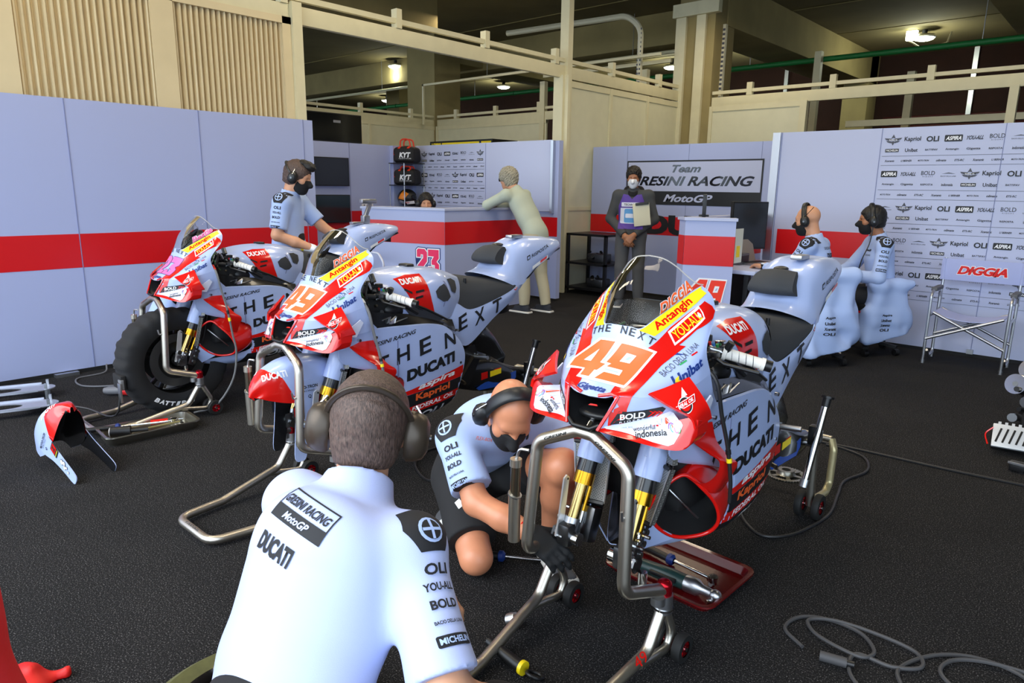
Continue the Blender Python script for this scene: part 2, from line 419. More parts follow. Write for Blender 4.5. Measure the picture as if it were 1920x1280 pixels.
# ================================================================ building shell
CEIL = 4.8
mb = MB(); mb.bx((-40, -1.2, -.1), (14, 30, 0), FLOORM); struct(mb, 'floor')
PIT = mat('pit_lane_concrete', '9c9a94', .9, var=.1)
mb = MB(); mb.bx((-40, -16, -.12), (14, -1.2, -.01), PIT); struct(mb, 'ground_pit_lane')
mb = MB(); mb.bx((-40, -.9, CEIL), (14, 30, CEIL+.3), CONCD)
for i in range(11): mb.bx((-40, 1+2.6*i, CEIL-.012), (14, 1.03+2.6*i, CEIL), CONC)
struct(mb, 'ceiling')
BEAM = mat('concrete_beam', '96875a', .9, var=.15, vscale=1.5)
for k, (a, b) in enumerate((((-40, 12.6, 4.2), (-6.6, 13.3, CEIL)), ((-10.1, -.9, 4.0), (-9.33, 8.4, CEIL)), ((-6.5, 11.4, 4.1), (-5.6, 19.8, CEIL)), ((-2.2, 11.4, 4.2), (-1.4, 19.8, CEIL)), ((-13.3, 11.8, 4.25), (-12.4, 19.8, CEIL)), ((-40, -.9, 3.9), (14, -.5, CEIL)))):
    mb = MB(); mb.bx(a, b, BEAM, bev=.02); struct(mb, 'beam_%d' % (k+1))
MAROON = mat('maroon_shutter', '4a1212', .5); BRICKW = mat('block_wall', '30170f', .9, var=.2, vscale=3)
mb = MB(); mb.bx((-40, 20, 0), (14, 20.3, CEIL), BRICKW)
for i in range(30): mb.tube([(-5.4, 19.98, .1+.11*i), (9, 19.98, .1+.11*i)], .05, MAROON, n=8)
for i in range(8): mb.bx((-8+2.2*i, 19.9, 3.3), (-7.9+2.2*i, 20, CEIL), ALU)
struct(mb, 'wall_back')
mb = MB(); mb.bx((13.7, -1, 0), (14, 30, CEIL), CONC); struct(mb, 'wall_right')
mb = MB(); mb.bx((-40, -1, 0), (-39.7, 30, CEIL), CONC); struct(mb, 'wall_far_left')
def column(x0, x1, y0, y1, clad):
    mb = MB(); mb.bx((x0, y0, 0), (x1, y1, CEIL), BEAM, bev=.015)
    if clad:
        mb.bx((x0-.04, y0-.06, 0), (x0+.14, y0-.003, 4.3), CREAM); mb.bx((x1-.3, y0-.06, 0), (x1-.14, y0-.003, 4.3), CREAM); mb.bx((x0-.08, y0-.12, 4.22), (x1+.10, y0-.003, 4.42), CREAM)
    return struct(mb, 'column')
column(-6.25, -5.62, 11.0, 11.7, True); column(-13.3, -12.35, 11.0, 11.8, False); column(-6.2, -5.6, 19.2, 19.9, False); column(-1.9, -1.3, 19.2, 19.9, False); column(-20.5, -19.8, 16, 16.8, False)
# ---- green sprinkler pipe and grey conduits under the slab
mb = MB(); mb.tube(fillet([(-38, 14.6, 3.92), (12, 14.2, 3.92)], .1), .05, GREEN, n=10)
for i in range(12): mb.cyl((-34.5+4*i, 14.57-.032*i, 3.92), (-34.5+4*i, 14.57-.032*i, CEIL-.015), .008, ALU, n=6)
for i in range(9): mb.torus((-33+5*i, 14.52-.03*i, 3.92), (1, 0, 0), .052, .012, mat('pipe_joint', '165a2a', .5), n=12, k=6)
tag(mb.build('sprinkler_pipe'), 'long green pipe hung under the concrete ceiling', 'pipe')
mb = MB(); mb.tube([(-38, 12.45, 4.0), (-6.8, 12.3, 4.0)], .035, CREAM, n=8)
for i in range(8): mb.cyl((-36+4*i, 12.45-.02*i, 4.0), (-36+4*i, 12.45-.02*i, CEIL-.015), .006, ALU, n=5)
tag(mb.build('conduit'), 'thin pale conduit hung level on rods under the ceiling, behind the cream top rail', 'conduit')
DUCT = mat('perforated_tray', 'd5cfb4', .5)
mb = MB(); mb.tube(fillet([(-9.5, 10.3, 4.3), (-7.0, 10.55, 4.3), (-6.75, 10.6, 4.1), (-6.75, 10.62, 2.95)], .35), .05, DUCT, n=8)
for i in range(16): mb.bx((-6.785, 10.565, 3.0+.07*i), (-6.715, 10.575, 3.03+.07*i), INKG)
tag(mb.build('cable_tray'), 'curved pale perforated cable tray dropping beside the clad column', 'cable tray')
mb = MB(); mb.bar((-5.59, 11.3, 2.9), (-5.59, 11.3, 4.1), .07, .05, DUCT, up=(1, 0, 0))
for i in range(16): mb.bx((-5.61, 11.26, 2.95+.07*i), (-5.57, 11.276, 2.985+.07*i), INKG)
tag(mb.build('cable_tray'), 'straight perforated cable tray on the right face of the clad column', 'cable tray')
# ---- ceiling lamps
for k, (x, y, lb) in enumerate(((-4.05, 17.2, 'round ceiling lamp with bent bracket, lighting the slab above the sponsor wall'), (-7.45, 17.2, 'round ceiling lamp just to the right of the clad column'), (-9.95, 17.2, 'round ceiling lamp left of the clad column, beside the curved cable tray'),
        (-16.0, 17.2, 'round ceiling lamp seen under the cream rail, to the right of the bare column'), (-22.0, 17.2, 'lower round ceiling lamp seen above the two black screens'), (-15.7, 12.6, 'round ceiling lamp seen left of the bare concrete column'), (-9.8, 12.9, 'round ceiling lamp right beside the tall thin post'))):
    t = thing('ceiling_lamp', lb, 'lamp', (x, y, CEIL-.02), group='ceiling lamps'); q = MB()
    q.cyl((0, 0, 0), (0, 0, -.1), .05, BLKM); q.lathe([(.0, -.1), (.2, -.1), (.22, -.14), (.2, -.16)], (0, 0, 0), (0, 0, 1), ALU); q.build('housing', t)
    q = MB(); q.lathe([(.0, -.215), (.1, -.21), (.17, -.19), (.2, -.16)], (0, 0, 0), (0, 0, 1), LAMP); q.build('diffuser', t)
    if k == 0:
        q = MB(); q.tube(fillet([(-.25, -.15, -.2), (.1, -.4, -.45), (.5, -.3, -.35), (.55, -.3, -.15)], .02), .018, CREAM, n=6); q.bx((-.3, -.2, -.2), (-.1, -.1, -.02), LAMP); q.build('bracket', t)
    ld = bpy.data.lights.new('lamp_light', 'POINT'); ld.energy = 45; ld.color = (.95, 1, .8); ld.shadow_soft_size = .15
    lo = bpy.data.objects.new('lamp_light', ld); COL.objects.link(lo); lo.location = (x, y, CEIL-.45)
# ================================================================ cream steel partitions
def rail(a, b, up, name, nb=6, n2=0):
    mb = MB(); a, b = V3(a), V3(b)
    mb.bar(a, b, .06, .16, CREAM, bev=.006); mb.bar(a+(0, 0, .15), b+(0, 0, .15), .05, .05, CREAM)
    for i in range(nb):
        p = a+(b-a)*(i+.5)/nb; mb.bar(p+(0, 0, .08), p+(0, 0, .27), .09, .07, CREAM)
    return struct(mb, name)
rail((-6.2, -1, 3.0), (-6.2, 11, 3.0), 0, 'trim_1', 9)
rail((-5.6, 11.05, 2.86), (12, 11.05, 2.86), 0, 'trim_2', 14)
rail((-12.4, -1, 2.86), (-12.4, 11, 2.86), 0, 'trim_3', 9)
rail((-12.3, 11.05, 2.86), (-6.3, 11.05, 2.86), 0, 'trim_4', 5)
def corrugated(y0, y1, x=-6.2, z0=1.9, z1=2.93):
    mb = MB(); mb.bx((x-.03, y0, z0), (x+.05, y0+.09, z1), CREAMC); mb.bx((x-.03, y1-.09, z0), (x+.05, y1, z1), CREAMC)
    mb.bx((x-.03, y0, z1-.06), (x+.05, y1, z1), CREAMC)
    n = int((y1-y0-.18)/.048)*8; ys = np.linspace(y0+.09, y1-.09, n+1)
    px = np.array([x+.005+.024*(1 if math.sin(2*PI*(q-y0)/.048) > 0 else -1)*min(1, abs(1.8*math.sin(2*PI*(q-y0)/.048))) for q in ys])
    mb.grid(np.stack([np.stack([px, ys, np.full(n+1, z)], 1) for z in (z0, z1-.06)]), CREAMC)
    return mb
for k, (a, b) in enumerate(((-.7, 1.44), (1.44, 2.56), (2.56, 3.72))): struct(corrugated(a, b, z1=2.96), 'wall_left_corrugated_panel', ang=20)
mb = MB(); mb.bx((-6.28, 3.72, 0), (-6.12, 3.82, 3.1), CREAM); struct(mb, 'column_post')
mb = MB(); mb.bx((-6.28, 7.75, 0), (-6.12, 7.95, 2.95), CREAM); mb.bx((-6.14, 7.79, 0), (-6.06, 7.84, 2.95), CREAM); struct(mb, 'column_post')
mb = MB(); mb.bx((-6.27, 7.86, 2.9), (-6.13, 7.96, CEIL), CREAM); struct(mb, 'column_post')
PW = mat('partition_sheet', 'd6d2b4', .55, var=.03)
def sheets(ax, p, a, b, n, z1, mbn):
    mb = MB()
    for i in range(n):
        u0, u1 = a+(b-a)*i/n, a+(b-a)*(i+1)/n
        for A, B, m in (((u0, 0), (u1, z1), PW),):
            if ax == 'y': mb.bx((p-.02, A[0], 0), (p+.02, B[0], z1), m); mb.bx((p-.045, A[0]-.03, 0), (p+.045, A[0]+.03, z1), CREAM); mb.bx((p-.035, A[0], z1-.08), (p+.035, B[0], z1), CREAM); mb.bx((p-.035, A[0], 1.15), (p+.035, B[0], 1.2), CREAM)
            else: mb.bx((A[0], p-.02, 0), (B[0], p+.02, z1), m); mb.bx((A[0]-.03, p-.045, 0), (A[0]+.03, p+.045, z1), CREAM); mb.bx((A[0], p-.035, z1-.08), (B[0], p+.035, z1), CREAM)
    return struct(mb, mbn)
sheets('y', -6.2, 7.95, 11, 3, 2.9, 'partition_wall_deep'); sheets('x', 11.05, -5.6, -4.15, 1, 2.8, 'partition_wall_right')
sheets('y', -12.4, 2, 11, 5, 2.8, 'partition_wall_far'); sheets('x', 11.05, -12.3, -9.1, 1, 2.8, 'partition_wall_back')
mb = MB()
for x in (-9.2, -6.9): mb.bx((x-.06, 11.0, 0), (x+.06, 11.1, 3.5), CREAM)
for z in (2.2, 1.9, 3.6): mb.bx((-9.2, 11.02, z-.03), (-6.4, 11.08, z+.03), CREAM)
mb.bx((-12.2, 10.5, 3.6), (-6.3, 10.54, 3.64), CREAM); mb.bx((-12.2, 10.5, 2.8), (-12.16, 10.54, 3.64), CREAM)
struct(mb, 'trim_5')
mb = MB()
for x in (-4.1, -1.5): mb.bx((x-.05, 11.0, 0), (x+.05, 11.1, 2.8), CREAM)
for x, t in ((-5.0, 4.0), (-3.4, 3.5)): mb.bx((x-.06, 13.9, 0), (x+.06, 14.02, t), CREAM)
mb.bx((-4.1, 13, 2.55), (10, 13.08, 2.65), CREAM)
struct(mb, 'trim_6')
# ================================================================ blue display panels of the box (walls and their printed logos)
PH = 2.05; S0, S1 = .815, 1.07
SEAM = mat('panel_seam', '7d86b0', .5)
def stripe(mb, O, X, a, b, off=.002): mb.flat([(a, S0), (b, S0), (b, S1), (a, S1)], RED, O, X, (0, 0, 1), off)
# ---- left wall
mb = MB(); x = -6.0
mb.bx((x-.07, -1.2, .03), (x, 3.80, PH), PANEL)
O, X, Z = (x, 0, 0), (0, -1, 0), (0, 0, 1)
stripe(mb, (x, 0, 0), (0, 1, 0), 0, 0) if False else mb.add([(x+.002, -1.2, S0), (x+.002, 3.8, S0), (x+.002, 3.8, S1), (x+.002, -1.2, S1)], [(0, 1, 2, 3)], RED)
for y in (-.24, .75, 1.737, 2.72, 3.70): mb.bx((x, y-.003, .03), (x+.0035, y+.003, PH), SEAM)
mb.bx((x-.08, -1.2, 0), (x+.004, 3.8, .03), BLKM)
for y in (1.45, 2.3): mb.bx((x, y, 0), (x+.06, y+.16, .025), ALU)
struct(mb, 'wall_left')
# ---- sponsor print used on two walls
def wing_logo(mb, c, w, h, m, O, X, Y):
    cx, cy = c; f = lambda pts: [(cx+a*w, cy+b*h) for a, b in pts]
    for s in (1, -1):
        for p in ([(0, .5), (.13*s, .12), (0, .18)], [(.1*s, .12), (.5*s, .18), (.42*s, .02), (.1*s, -.08)], [(.1*s, -.12), (.4*s, -.06), (.3*s, -.22), (.1*s, -.3)], [(0, -.1), (.12*s, -.16), (0, -.5)]): mb.flat(f(p), m, O, X, Y, .002)
    mb.flat(f([(-.3, -.06), (.3, -.06), (.3, .06), (-.3, .06)]), INK, O, X, Y, .0022)
    mb.text('FEDERAL OIL', .5*w, .1*h, WHITE, V3(O)+V3(X)*cx+V3(Y)*cy, X, Y, .0024, bold=.03)
def tagtext(mb, t, c, w, h, m, O, X, Y, box=None, **k):
    P = V3(O)+V3(X)*c[0]+V3(Y)*c[1]
    if box: mb.flat(rrect(w*1.16, h*1.7, h*.2, 2, c), box, O, X, Y, .002)
    mb.text(t, w, h, m, P, X, Y, .003, **k)
BIGS = [('W', 0), ('Kapriol', dict(w=.135, h=.05, bold=.02)), ('OLI', dict(w=.10, h=.048, bold=.03)), ('ASPIRA', dict(w=.12, h=.034, bold=.03, shear=.3, box=1)), ('YOU-ALL', dict(w=.125, h=.034, bold=.02, shear=.45)), ('BOLD', dict(w=.11, h=.036, sub='RIDERS')), ('X', 0)]
SMALL = [('MICHELIN', 1, .1, .018), ('Unibat', 0, .105, .032), ('BATTIPAV', 0, .1, .016), ('Antangin', 0, .105, .022), ('Gigetta', 0, .105, .024), ('RISPOSTA', 0, .1, .016), ('indonesia', 0, .09, .024)]
TINY = [('Xceramic', .085, .02), ('LI BERNER', .09, .016), ('MOTO-TRON', .09, .014), ('oilmate', .08, .02), ('ETS-RC', .075, .018)]
def sponsor_grid(mb, O, X, Y, x0, x1, ztop, rows, sx=.163, k=1., first=0):
    n = int((x1-x0)/(sx*k))+1
    for r in range(rows):
        z = ztop-.31*k*r; sh = (0, 4, 1, 3, 0)[(r+first) % 5]
        for i in range(n):
            c = (x0+(i+.5)*sx*k, z)
            if c[0] > x1-.05*k: break
            t, a = BIGS[(i-sh) % 7]
            if t == 'W': wing_logo(mb, c, .15*k, .1*k, INKG, O, X, Y)
            elif t == 'X': mb.flat([(c[0]-.055*k, c[1]), (c[0], c[1]+.012*k), (c[0]+.055*k, c[1]), (c[0], c[1]+.003*k)], INKG, O, X, Y, .002); mb.text('BACIO DELLA LUNA', .12*k, .011*k, INKG, V3(O)+V3(X)*c[0]+V3(Y)*(c[1]-.02*k), X, Y)
            else:
                box = INK if a.get('box') else None
                tagtext(mb, t, (c[0], c[1]+(.008*k if 'sub' in a else 0)), a['w']*k, a['h']*k, WHITE if box else INK, O, X, Y, box, shear=a.get('shear', 0), bold=a.get('bold', 0))
                if 'sub' in a: mb.text(a['sub'], a['w']*k*.75, .009*k, INKG, V3(O)+V3(X)*c[0]+V3(Y)*(c[1]-.024*k), X, Y, sp=1.6)
            t, bx_, w, h = SMALL[(i-sh) % 7]
            tagtext(mb, t, (c[0], z-.095*k), w*k, h*k, WHITE if bx_ else INK, O, X, Y, INK if bx_ else None, bold=.015)
        m_ = int((x1-x0)/(.142*k))+1
        for i in range(m_):
            cx = x0+(i+.5)*.142*k
            if cx > x1-.04*k: break
            t, w, h = TINY[(i+2*r) % 5]; mb.text(t, w*k, h*k, INK, V3(O)+V3(X)*cx+V3(Y)*(z-.19*k), X, Y, .002, shear=.2, bold=.02)
        for q in (-.148, -.232): mb.flat([(x0, z+q*k), (x1, z+q*k), (x1, z+q*k+.003), (x0, z+q*k+.003)], INKG, O, X, Y, .0015)
# ---- right sponsor wall (faces the opening)
mb = MB(); y = 7.4
mb.bx((-2.97, y, .03), (4.0, y+.08, PH), PANEL2); mb.bx((-3.03, y-.02, 0), (-2.95, y+.1, PH), ALU)
for xs in (-2.94, -1.99, -1.02, -.05, .92): mb.bx((xs-.003, y-.0035, .03), (xs+.003, y, PH), SEAM)
mb.bx((-2.97, y-.006, 0), (4, y+.07, .03), BLKM)
mb.add([(-2.9, y-.003, S0), (-2.0, y-.003, S0), (-2.0, y-.003, S1), (-2.9, y-.003, S1)], [(0, 1, 2, 3)], RED)
mb.bx((-1.05, y-.03, .03), (-1.0, y-.005, .07), ALU)
sponsor_grid(mb, (0, y-.001, 0), (1, 0, 0), (0, 0, 1), -1.97, .9, 1.94, 5)
struct(mb, 'wall_sponsor_right')
# ---- team name wall
mb = MB(); y = 8.53
mb.bx((-6.14, y, .03), (-3.3, y+.08, PH), PANEL)
mb.add([(-6.14, y-.003, .85), (-3.3, y-.003, .85), (-3.3, y-.003, 1.1), (-6.14, y-.003, 1.1)], [(0, 1, 2, 3)], RED)
for xs in (-5.55, -4.6, -3.62): mb.bx((xs-.003, y-.002, .03), (xs+.003, y, PH), SEAM)
O, X, Z = (0, y, 0), (1, 0, 0), (0, 0, 1)
mb.flat([(-5.54, 1.26), (-3.58, 1.26), (-3.58, 1.845), (-5.54, 1.845)], INK, O, X, Z, .006)
mb.flat([(-5.52, 1.44), (-3.60, 1.44), (-3.60, 1.825), (-5.52, 1.825)], PANEL2, O, X, Z, .008)
GLOSS = mat('gloss_black_letters', '1b1c22', .12)
mb.text('Team', .42, .10, GLOSS, (-4.62, y, 1.735), X, Z, .01, shear=.35, bold=.03)
mb.text('GRESINI RACING', 1.8, .125, GLOSS, (-4.58, y, 1.575), X, Z, .01, shear=.35, bold=.03)
mb.text('MotoGP', .72, .10, PANEL2, (-4.58, y, 1.35), X, Z, .01, shear=.35, bold=.03)
mb.text('DUCATI', 1.75, .27, INK, (-4.32, y, .99), X, Z, .008, bold=.06)
struct(mb, 'wall_team_name')
# ---- screen wall and sponsor wall of the alcove
mb = MB(); x = -8.6
mb.bx((x-.08, 3.2, .03), (x, 6.75, PH), PANEL)
mb.add([(x+.003, 3.2, S0+.03), (x+.003, 6.72, S0+.03), (x+.003, 6.72, S1+.03), (x+.003, 3.2, S1+.03)], [(0, 1, 2, 3)], RED)
mb.bx((x, 6.02, 0), (x+.004, 6.03, PH), SEAM); struct(mb, 'wall_screens')
mb = MB(); y = 7.13
mb.bx((-8.6, 6.75, .03), (-8.52, y+.08, PH), PANEL)
mb.bx((-8.6, y, .03), (-5.66, y+.08, PH), PANEL)
mb.add([(-8.5, y-.003, S0+.03), (-5.66, y-.003, S0+.03), (-5.66, y-.003, S1+.02), (-8.5, y-.003, S1+.02)], [(0, 1, 2, 3)], RED)
mb.bx((-8.42, y-.03, 1.16), (-5.76, y, 2.06), PANEL2, bev=.008); mb.bx((-5.76, y-.05, 1.14), (-5.72, y+.01, PH), ALU)
mb.bx((-6.93, y-.033, 1.16), (-6.925, y-.03, 2.05), SEAM)
sponsor_grid(mb, (0, y-.031, 0), (1, 0, 0), (0, 0, 1), -8.3, -6.95, 1.93, 3, k=.97, sx=.174)
struct(mb, 'wall_sponsor_alcove')
# ================================================================ racing motorcycles
FAIR = mat('fairing_blue', 'aebfea', .28, coat=.35)
FRED = mat('fairing_red', 'd9150f', .22, coat=.5)
ORANGE = mat('number_orange', 'fb6a30', .4); YEL = mat('sticker_yellow', 'ffe21a', .4); NAVY = mat('sticker_navy', '17357f', .4)
CARB = mat('carbon_black', '16171a', .25, coat=.3, var=.25, vscale=150); SEATM = mat('seat_foam', '36383c', .9, bump=.2, bscale=900)
GOLD = mat('gold_anodised', 'c8962a', .25, metal=1); GREYM = mat('machined_grey', '6d6f72', .35, metal=1); TI = mat('titanium', '8f8676', .28, metal=1)
PINK = mat('number_pink', 'f56fae', .4); GREENP = mat('print_green', '3aa05a', .4); FWHITE = mat('fairing_white', 'd8def2', .28, coat=.35); CYAN = mat('print_cyan', '38a8d8', .4); PURP = mat('print_purple', '8a4ab0', .4)
RUB = mat('rubber_black', '141414', .7); REDAN = mat('red_anodised', 'b01020', .25, metal=.8); HOSE = mat('hose_black', '1c1c1e', .45)
BY = 2.4
def B(P):
    P = np.array(P, float); P[..., 1] -= BY; return P
def mirr(G):
    G = np.array(G).copy(); G[..., 0] *= -1; return G[..., ::-1, :]
UPR = [[(0, 1.745, 1.052), (.035, 1.746, 1.052), (.065, 1.753, 1.051), (.088, 1.80, 1.080), (.112, 1.86, 1.117), (.133, 1.915, 1.150), (.148, 1.955, 1.168)],
       [(0, 1.737, 1.033), (.045, 1.739, 1.032), (.088, 1.752, 1.030), (.118, 1.80, 1.055), (.142, 1.86, 1.093), (.160, 1.915, 1.130), (.172, 1.958, 1.150)],
       [(0, 1.722, 1.0), (.055, 1.726, 1.0), (.105, 1.746, 1.003), (.142, 1.795, 1.028), (.168, 1.85, 1.066), (.183, 1.90, 1.104), (.19, 1.955, 1.128)],
       [(0, 1.695, .958), (.06, 1.70, .958), (.118, 1.725, .965), (.165, 1.775, .985), (.195, 1.83, 1.020), (.207, 1.885, 1.062), (.21, 1.93, 1.085)],
       [(0, 1.645, .908), (.06, 1.652, .908), (.115, 1.675, .912), (.170, 1.715, .925), (.21, 1.77, .950), (.226, 1.82, .98), (.230, 1.852, 1.0)],
       [(0, 1.592, .863), (.05, 1.597, .866), (.084, 1.608, .876), (.150, 1.66, .875), (.205, 1.725, .885), (.235, 1.79, .905), (.243, 1.862, .925)]]
LWR = [[(.084, 1.608, .876), (.150, 1.66, .875), (.205, 1.725, .885), (.235, 1.79, .905), (.243, 1.862, .925)],
       [(.068, 1.584, .825), (.13, 1.64, .828), (.195, 1.71, .835), (.235, 1.79, .85), (.246, 1.885, .862)],
       [(.052, 1.563, .777), (.11, 1.62, .785), (.18, 1.69, .795), (.235, 1.79, .80), (.240, 1.93, .815)]]
SIDE = [[(.228, 1.74, .80), (.236, 1.85, .810), (.238, 1.97, .810), (.236, 2.1, .802), (.234, 2.25, .790), (.23, 2.36, .762), (.222, 2.44, .705)],
        [(.200, 1.745, .73), (.222, 1.85, .728), (.233, 1.97, .722), (.238, 2.1, .715), (.238, 2.26, .705), (.235, 2.39, .69), (.228, 2.475, .655)],
        [(.180, 1.80, .65), (.212, 1.89, .64), (.230, 2.0, .635), (.240, 2.12, .63), (.242, 2.27, .625), (.238, 2.40, .612), (.230, 2.495, .595)],
        [(.231, 2.06, .56), (.233, 2.08, .545), (.236, 2.10, .54), (.240, 2.13, .535), (.242, 2.27, .53), (.236, 2.40, .522), (.228, 2.485, .520)],
        [(.230, 2.08, .46), (.232, 2.09, .445), (.234, 2.105, .435), (.236, 2.13, .43), (.236, 2.27, .43), (.230, 2.38, .425), (.220, 2.455, .42)],
        [(.206, 2.06, .37), (.209, 2.07, .345), (.212, 2.10, .335), (.216, 2.13, .33), (.216, 2.27, .335), (.208, 2.36, .34), (.195, 2.425, .35)],
        [(.05, 1.80, .315), (.08, 1.92, .285), (.10, 2.03, .275), (.11, 2.13, .275), (.11, 2.27, .285), (.105, 2.35, .30), (.10, 2.40, .315)],
        [(0, 1.79, .305), (0, 1.92, .275), (0, 2.03, .262), (0, 2.13, .262), (0, 2.27, .275), (0, 2.35, .29), (0, 2.39, .31)]]
TANK = [[(0, 1.985, 1.0), (.07, 1.985, .995), (.115, 1.985, .96), (.135, 1.985, .90), (.13, 1.985, .84)],
        [(0, 2.10, 1.042), (.10, 2.10, 1.03), (.165, 2.10, .985), (.188, 2.10, .90), (.18, 2.10, .83)],
        [(0, 2.25, 1.058), (.12, 2.25, 1.043), (.190, 2.25, .985), (.205, 2.25, .90), (.19, 2.25, .80)],
        [(0, 2.40, 1.048), (.115, 2.40, 1.035), (.180, 2.40, .985), (.200, 2.40, .90), (.185, 2.38, .79)],
        [(0, 2.52, 1.022), (.08, 2.52, 1.008), (.130, 2.52, .965), (.15, 2.52, .88), (.155, 2.48, .80)],
        [(0, 2.62, .985), (.055, 2.62, .97), (.090, 2.61, .93), (.105, 2.60, .87), (.12, 2.55, .82)]]
SEAT = [[(0, 2.54, 1.0), (.07, 2.53, .975), (.115, 2.52, .93), (.135, 2.51, .89), (.145, 2.50, .86)],
        [(0, 2.64, .985), (.085, 2.64, .965), (.13, 2.63, .915), (.148, 2.61, .86), (.155, 2.60, .815)],
        [(0, 2.78, .962), (.10, 2.78, .950), (.145, 2.78, .915), (.16, 2.77, .875), (.165, 2.77, .845)],
        [(0, 2.92, .948), (.11, 2.92, .940), (.15, 2.92, .92), (.163, 2.92, .90), (.166, 2.92, .888)],
        [(0, 3.03, .945), (.09, 3.01, .942), (.13, 2.99, .935), (.15, 2.98, .925), (.155, 2.975, .918)]]
SUBF = [[(.148, 2.44, .80), (.152, 2.50, .858), (.161, 2.60, .815), (.168, 2.77, .845), (.168, 2.92, .888), (.158, 2.99, .925), (.14, 3.05, .96)],
        [(.162, 2.44, .76), (.168, 2.50, .77), (.172, 2.60, .755), (.174, 2.77, .81), (.170, 2.92, .86), (.158, 3.00, .905), (.14, 3.06, .94)],
        [(.158, 2.44, .70), (.165, 2.49, .665), (.168, 2.58, .625), (.165, 2.77, .74), (.160, 2.92, .82), (.15, 3.00, .875), (.135, 3.06, .91)]]
TAIL = [[(0, 2.78, .985), (.06, 2.79, .98), (.11, 2.82, .965), (.145, 2.88, .94), (.158, 2.95, .91)],
        [(0, 2.90, 1.02), (.08, 2.90, 1.01), (.13, 2.93, .98), (.152, 2.97, .95), (.158, 3.01, .91)],
        [(0, 2.99, 1.115), (.07, 2.99, 1.11), (.118, 3.0, 1.07), (.142, 3.02, 1.0), (.15, 3.05, .915)],
        [(0, 3.10, 1.160), (.08, 3.10, 1.155), (.125, 3.10, 1.115), (.140, 3.10, 1.04), (.14, 3.10, .945)],
        [(0, 3.20, 1.170), (.085, 3.20, 1.163), (.13, 3.20, 1.12), (.140, 3.20, 1.06), (.13, 3.20, 1.0)],
        [(0, 3.32, 1.166), (.085, 3.32, 1.158), (.125, 3.32, 1.12), (.132, 3.32, 1.085), (.12, 3.32, 1.05)],
        [(0, 3.44, 1.150), (.07, 3.44, 1.143), (.10, 3.43, 1.12), (.104, 3.42, 1.098), (.09, 3.41, 1.08)],
        [(0, 3.46, 1.125), (.05, 3.46, 1.12), (.07, 3.45, 1.11), (.07, 3.44, 1.10), (.06, 3.43, 1.09)]]
SCR = [UPR[0], [(0, 1.778, 1.135), (.05, 1.782, 1.132), (.085, 1.80, 1.122), (.108, 1.84, 1.128), (.124, 1.885, 1.140), (.138, 1.925, 1.157), (.149, 1.955, 1.169)],
       [(0, 1.835, 1.205), (.05, 1.84, 1.198), (.088, 1.855, 1.182), (.110, 1.88, 1.170), (.127, 1.91, 1.163), (.140, 1.937, 1.163), (.150, 1.957, 1.170)],
       [(0, 1.89, 1.252), (.045, 1.893, 1.246), (.082, 1.905, 1.226), (.107, 1.918, 1.203), (.126, 1.93, 1.185), (.141, 1.945, 1.173), (.151, 1.958, 1.170)]]
def goff(G, d):
    n = np.cross(np.gradient(G, axis=0), np.gradient(G, axis=1)); n /= np.maximum(np.linalg.norm(n, axis=-1, keepdims=True), 1e-9)
    return G+n*d
G_UP = B(loft(UPR, 36, 44)); G_LW = B(loft(LWR, 16, 30)); G_SIDE = B(loft(SIDE, 44, 50)); G_TANK = B(loft(TANK, 36, 28)); G_SEAT = B(loft(SEAT, 30, 24)); G_SUB = B(loft(SUBF, 20, 40)); G_TAIL = B(loft(TAIL, 44, 28)); G_SCR = B(loft(SCR, 20, 36))
# wing at the nose: closed loops from the nose outward to the tip
WING = [[(.062, 1.580, .790), (.052, 1.561, .777), (.085, 1.66, .768), (.09, 1.67, .785)],
        [(.115, 1.618, .784), (.112, 1.583, .768), (.135, 1.70, .762), (.135, 1.71, .788)],
        [(.175, 1.655, .798), (.182, 1.61, .757), (.19, 1.73, .758), (.19, 1.745, .792)],
        [(.235, 1.674, .822), (.245, 1.635, .75), (.245, 1.74, .758), (.24, 1.755, .80)],
        [(.280, 1.688, .840), (.283, 1.66, .757), (.285, 1.745, .768), (.283, 1.755, .822)],
        [(.300, 1.690, .835), (.298, 1.695, .79), (.30, 1.745, .79), (.30, 1.75, .82)]]
STRUT = [[(.168, 1.645, .895), (.205, 1.69, .915), (.238, 1.74, .938)], [(.235, 1.655, .868), (.255, 1.69, .885), (.275, 1.74, .90)], [(.285, 1.675, .845), (.293, 1.70, .855), (.302, 1.745, .862)], [(.299, 1.68, .815), (.301, 1.72, .82), (.304, 1.765, .825)]]
def wingloop(L):
    a, b, c, d = [V3(p) for p in L]; out = []
    out += [a+(b-a)*t for t in (0, .15, .3, .5, .7, .85)]; out += [b, b+(c-b)*.06, b+(c-b)*.2, b+(c-b)*.5]; out += [c, c+(d-c)*.5]; out += [d, d+(a-d)*.3, d+(a-d)*.7, d+(a-d)*.92]
    return out
G_WING = B(loft([wingloop(L) for L in WING], 26, 32, closed=True)); G_WING = np.concatenate([G_WING, G_WING[:, :1]], 1); G_STRUT = B(loft(STRUT, 16, 12))
ARM = [[(.205, 1.775, .765), (.225, 1.83, .765), (.240, 1.905, .765)], [(.235, 1.815, .72), (.255, 1.865, .712), (.262, 1.925, .70)], [(.272, 1.855, .685), (.288, 1.90, .668), (.292, 1.955, .650)],
       [(.297, 1.885, .655), (.306, 1.93, .635), (.306, 1.99, .620)], [(.285, 1.885, .605), (.296, 1.93, .585), (.296, 1.98, .580)], [(.240, 1.865, .575), (.262, 1.915, .53), (.268, 1.965, .52)], [(.195, 1.83, .605), (.222, 1.87, .57), (.240, 1.93, .535)]]
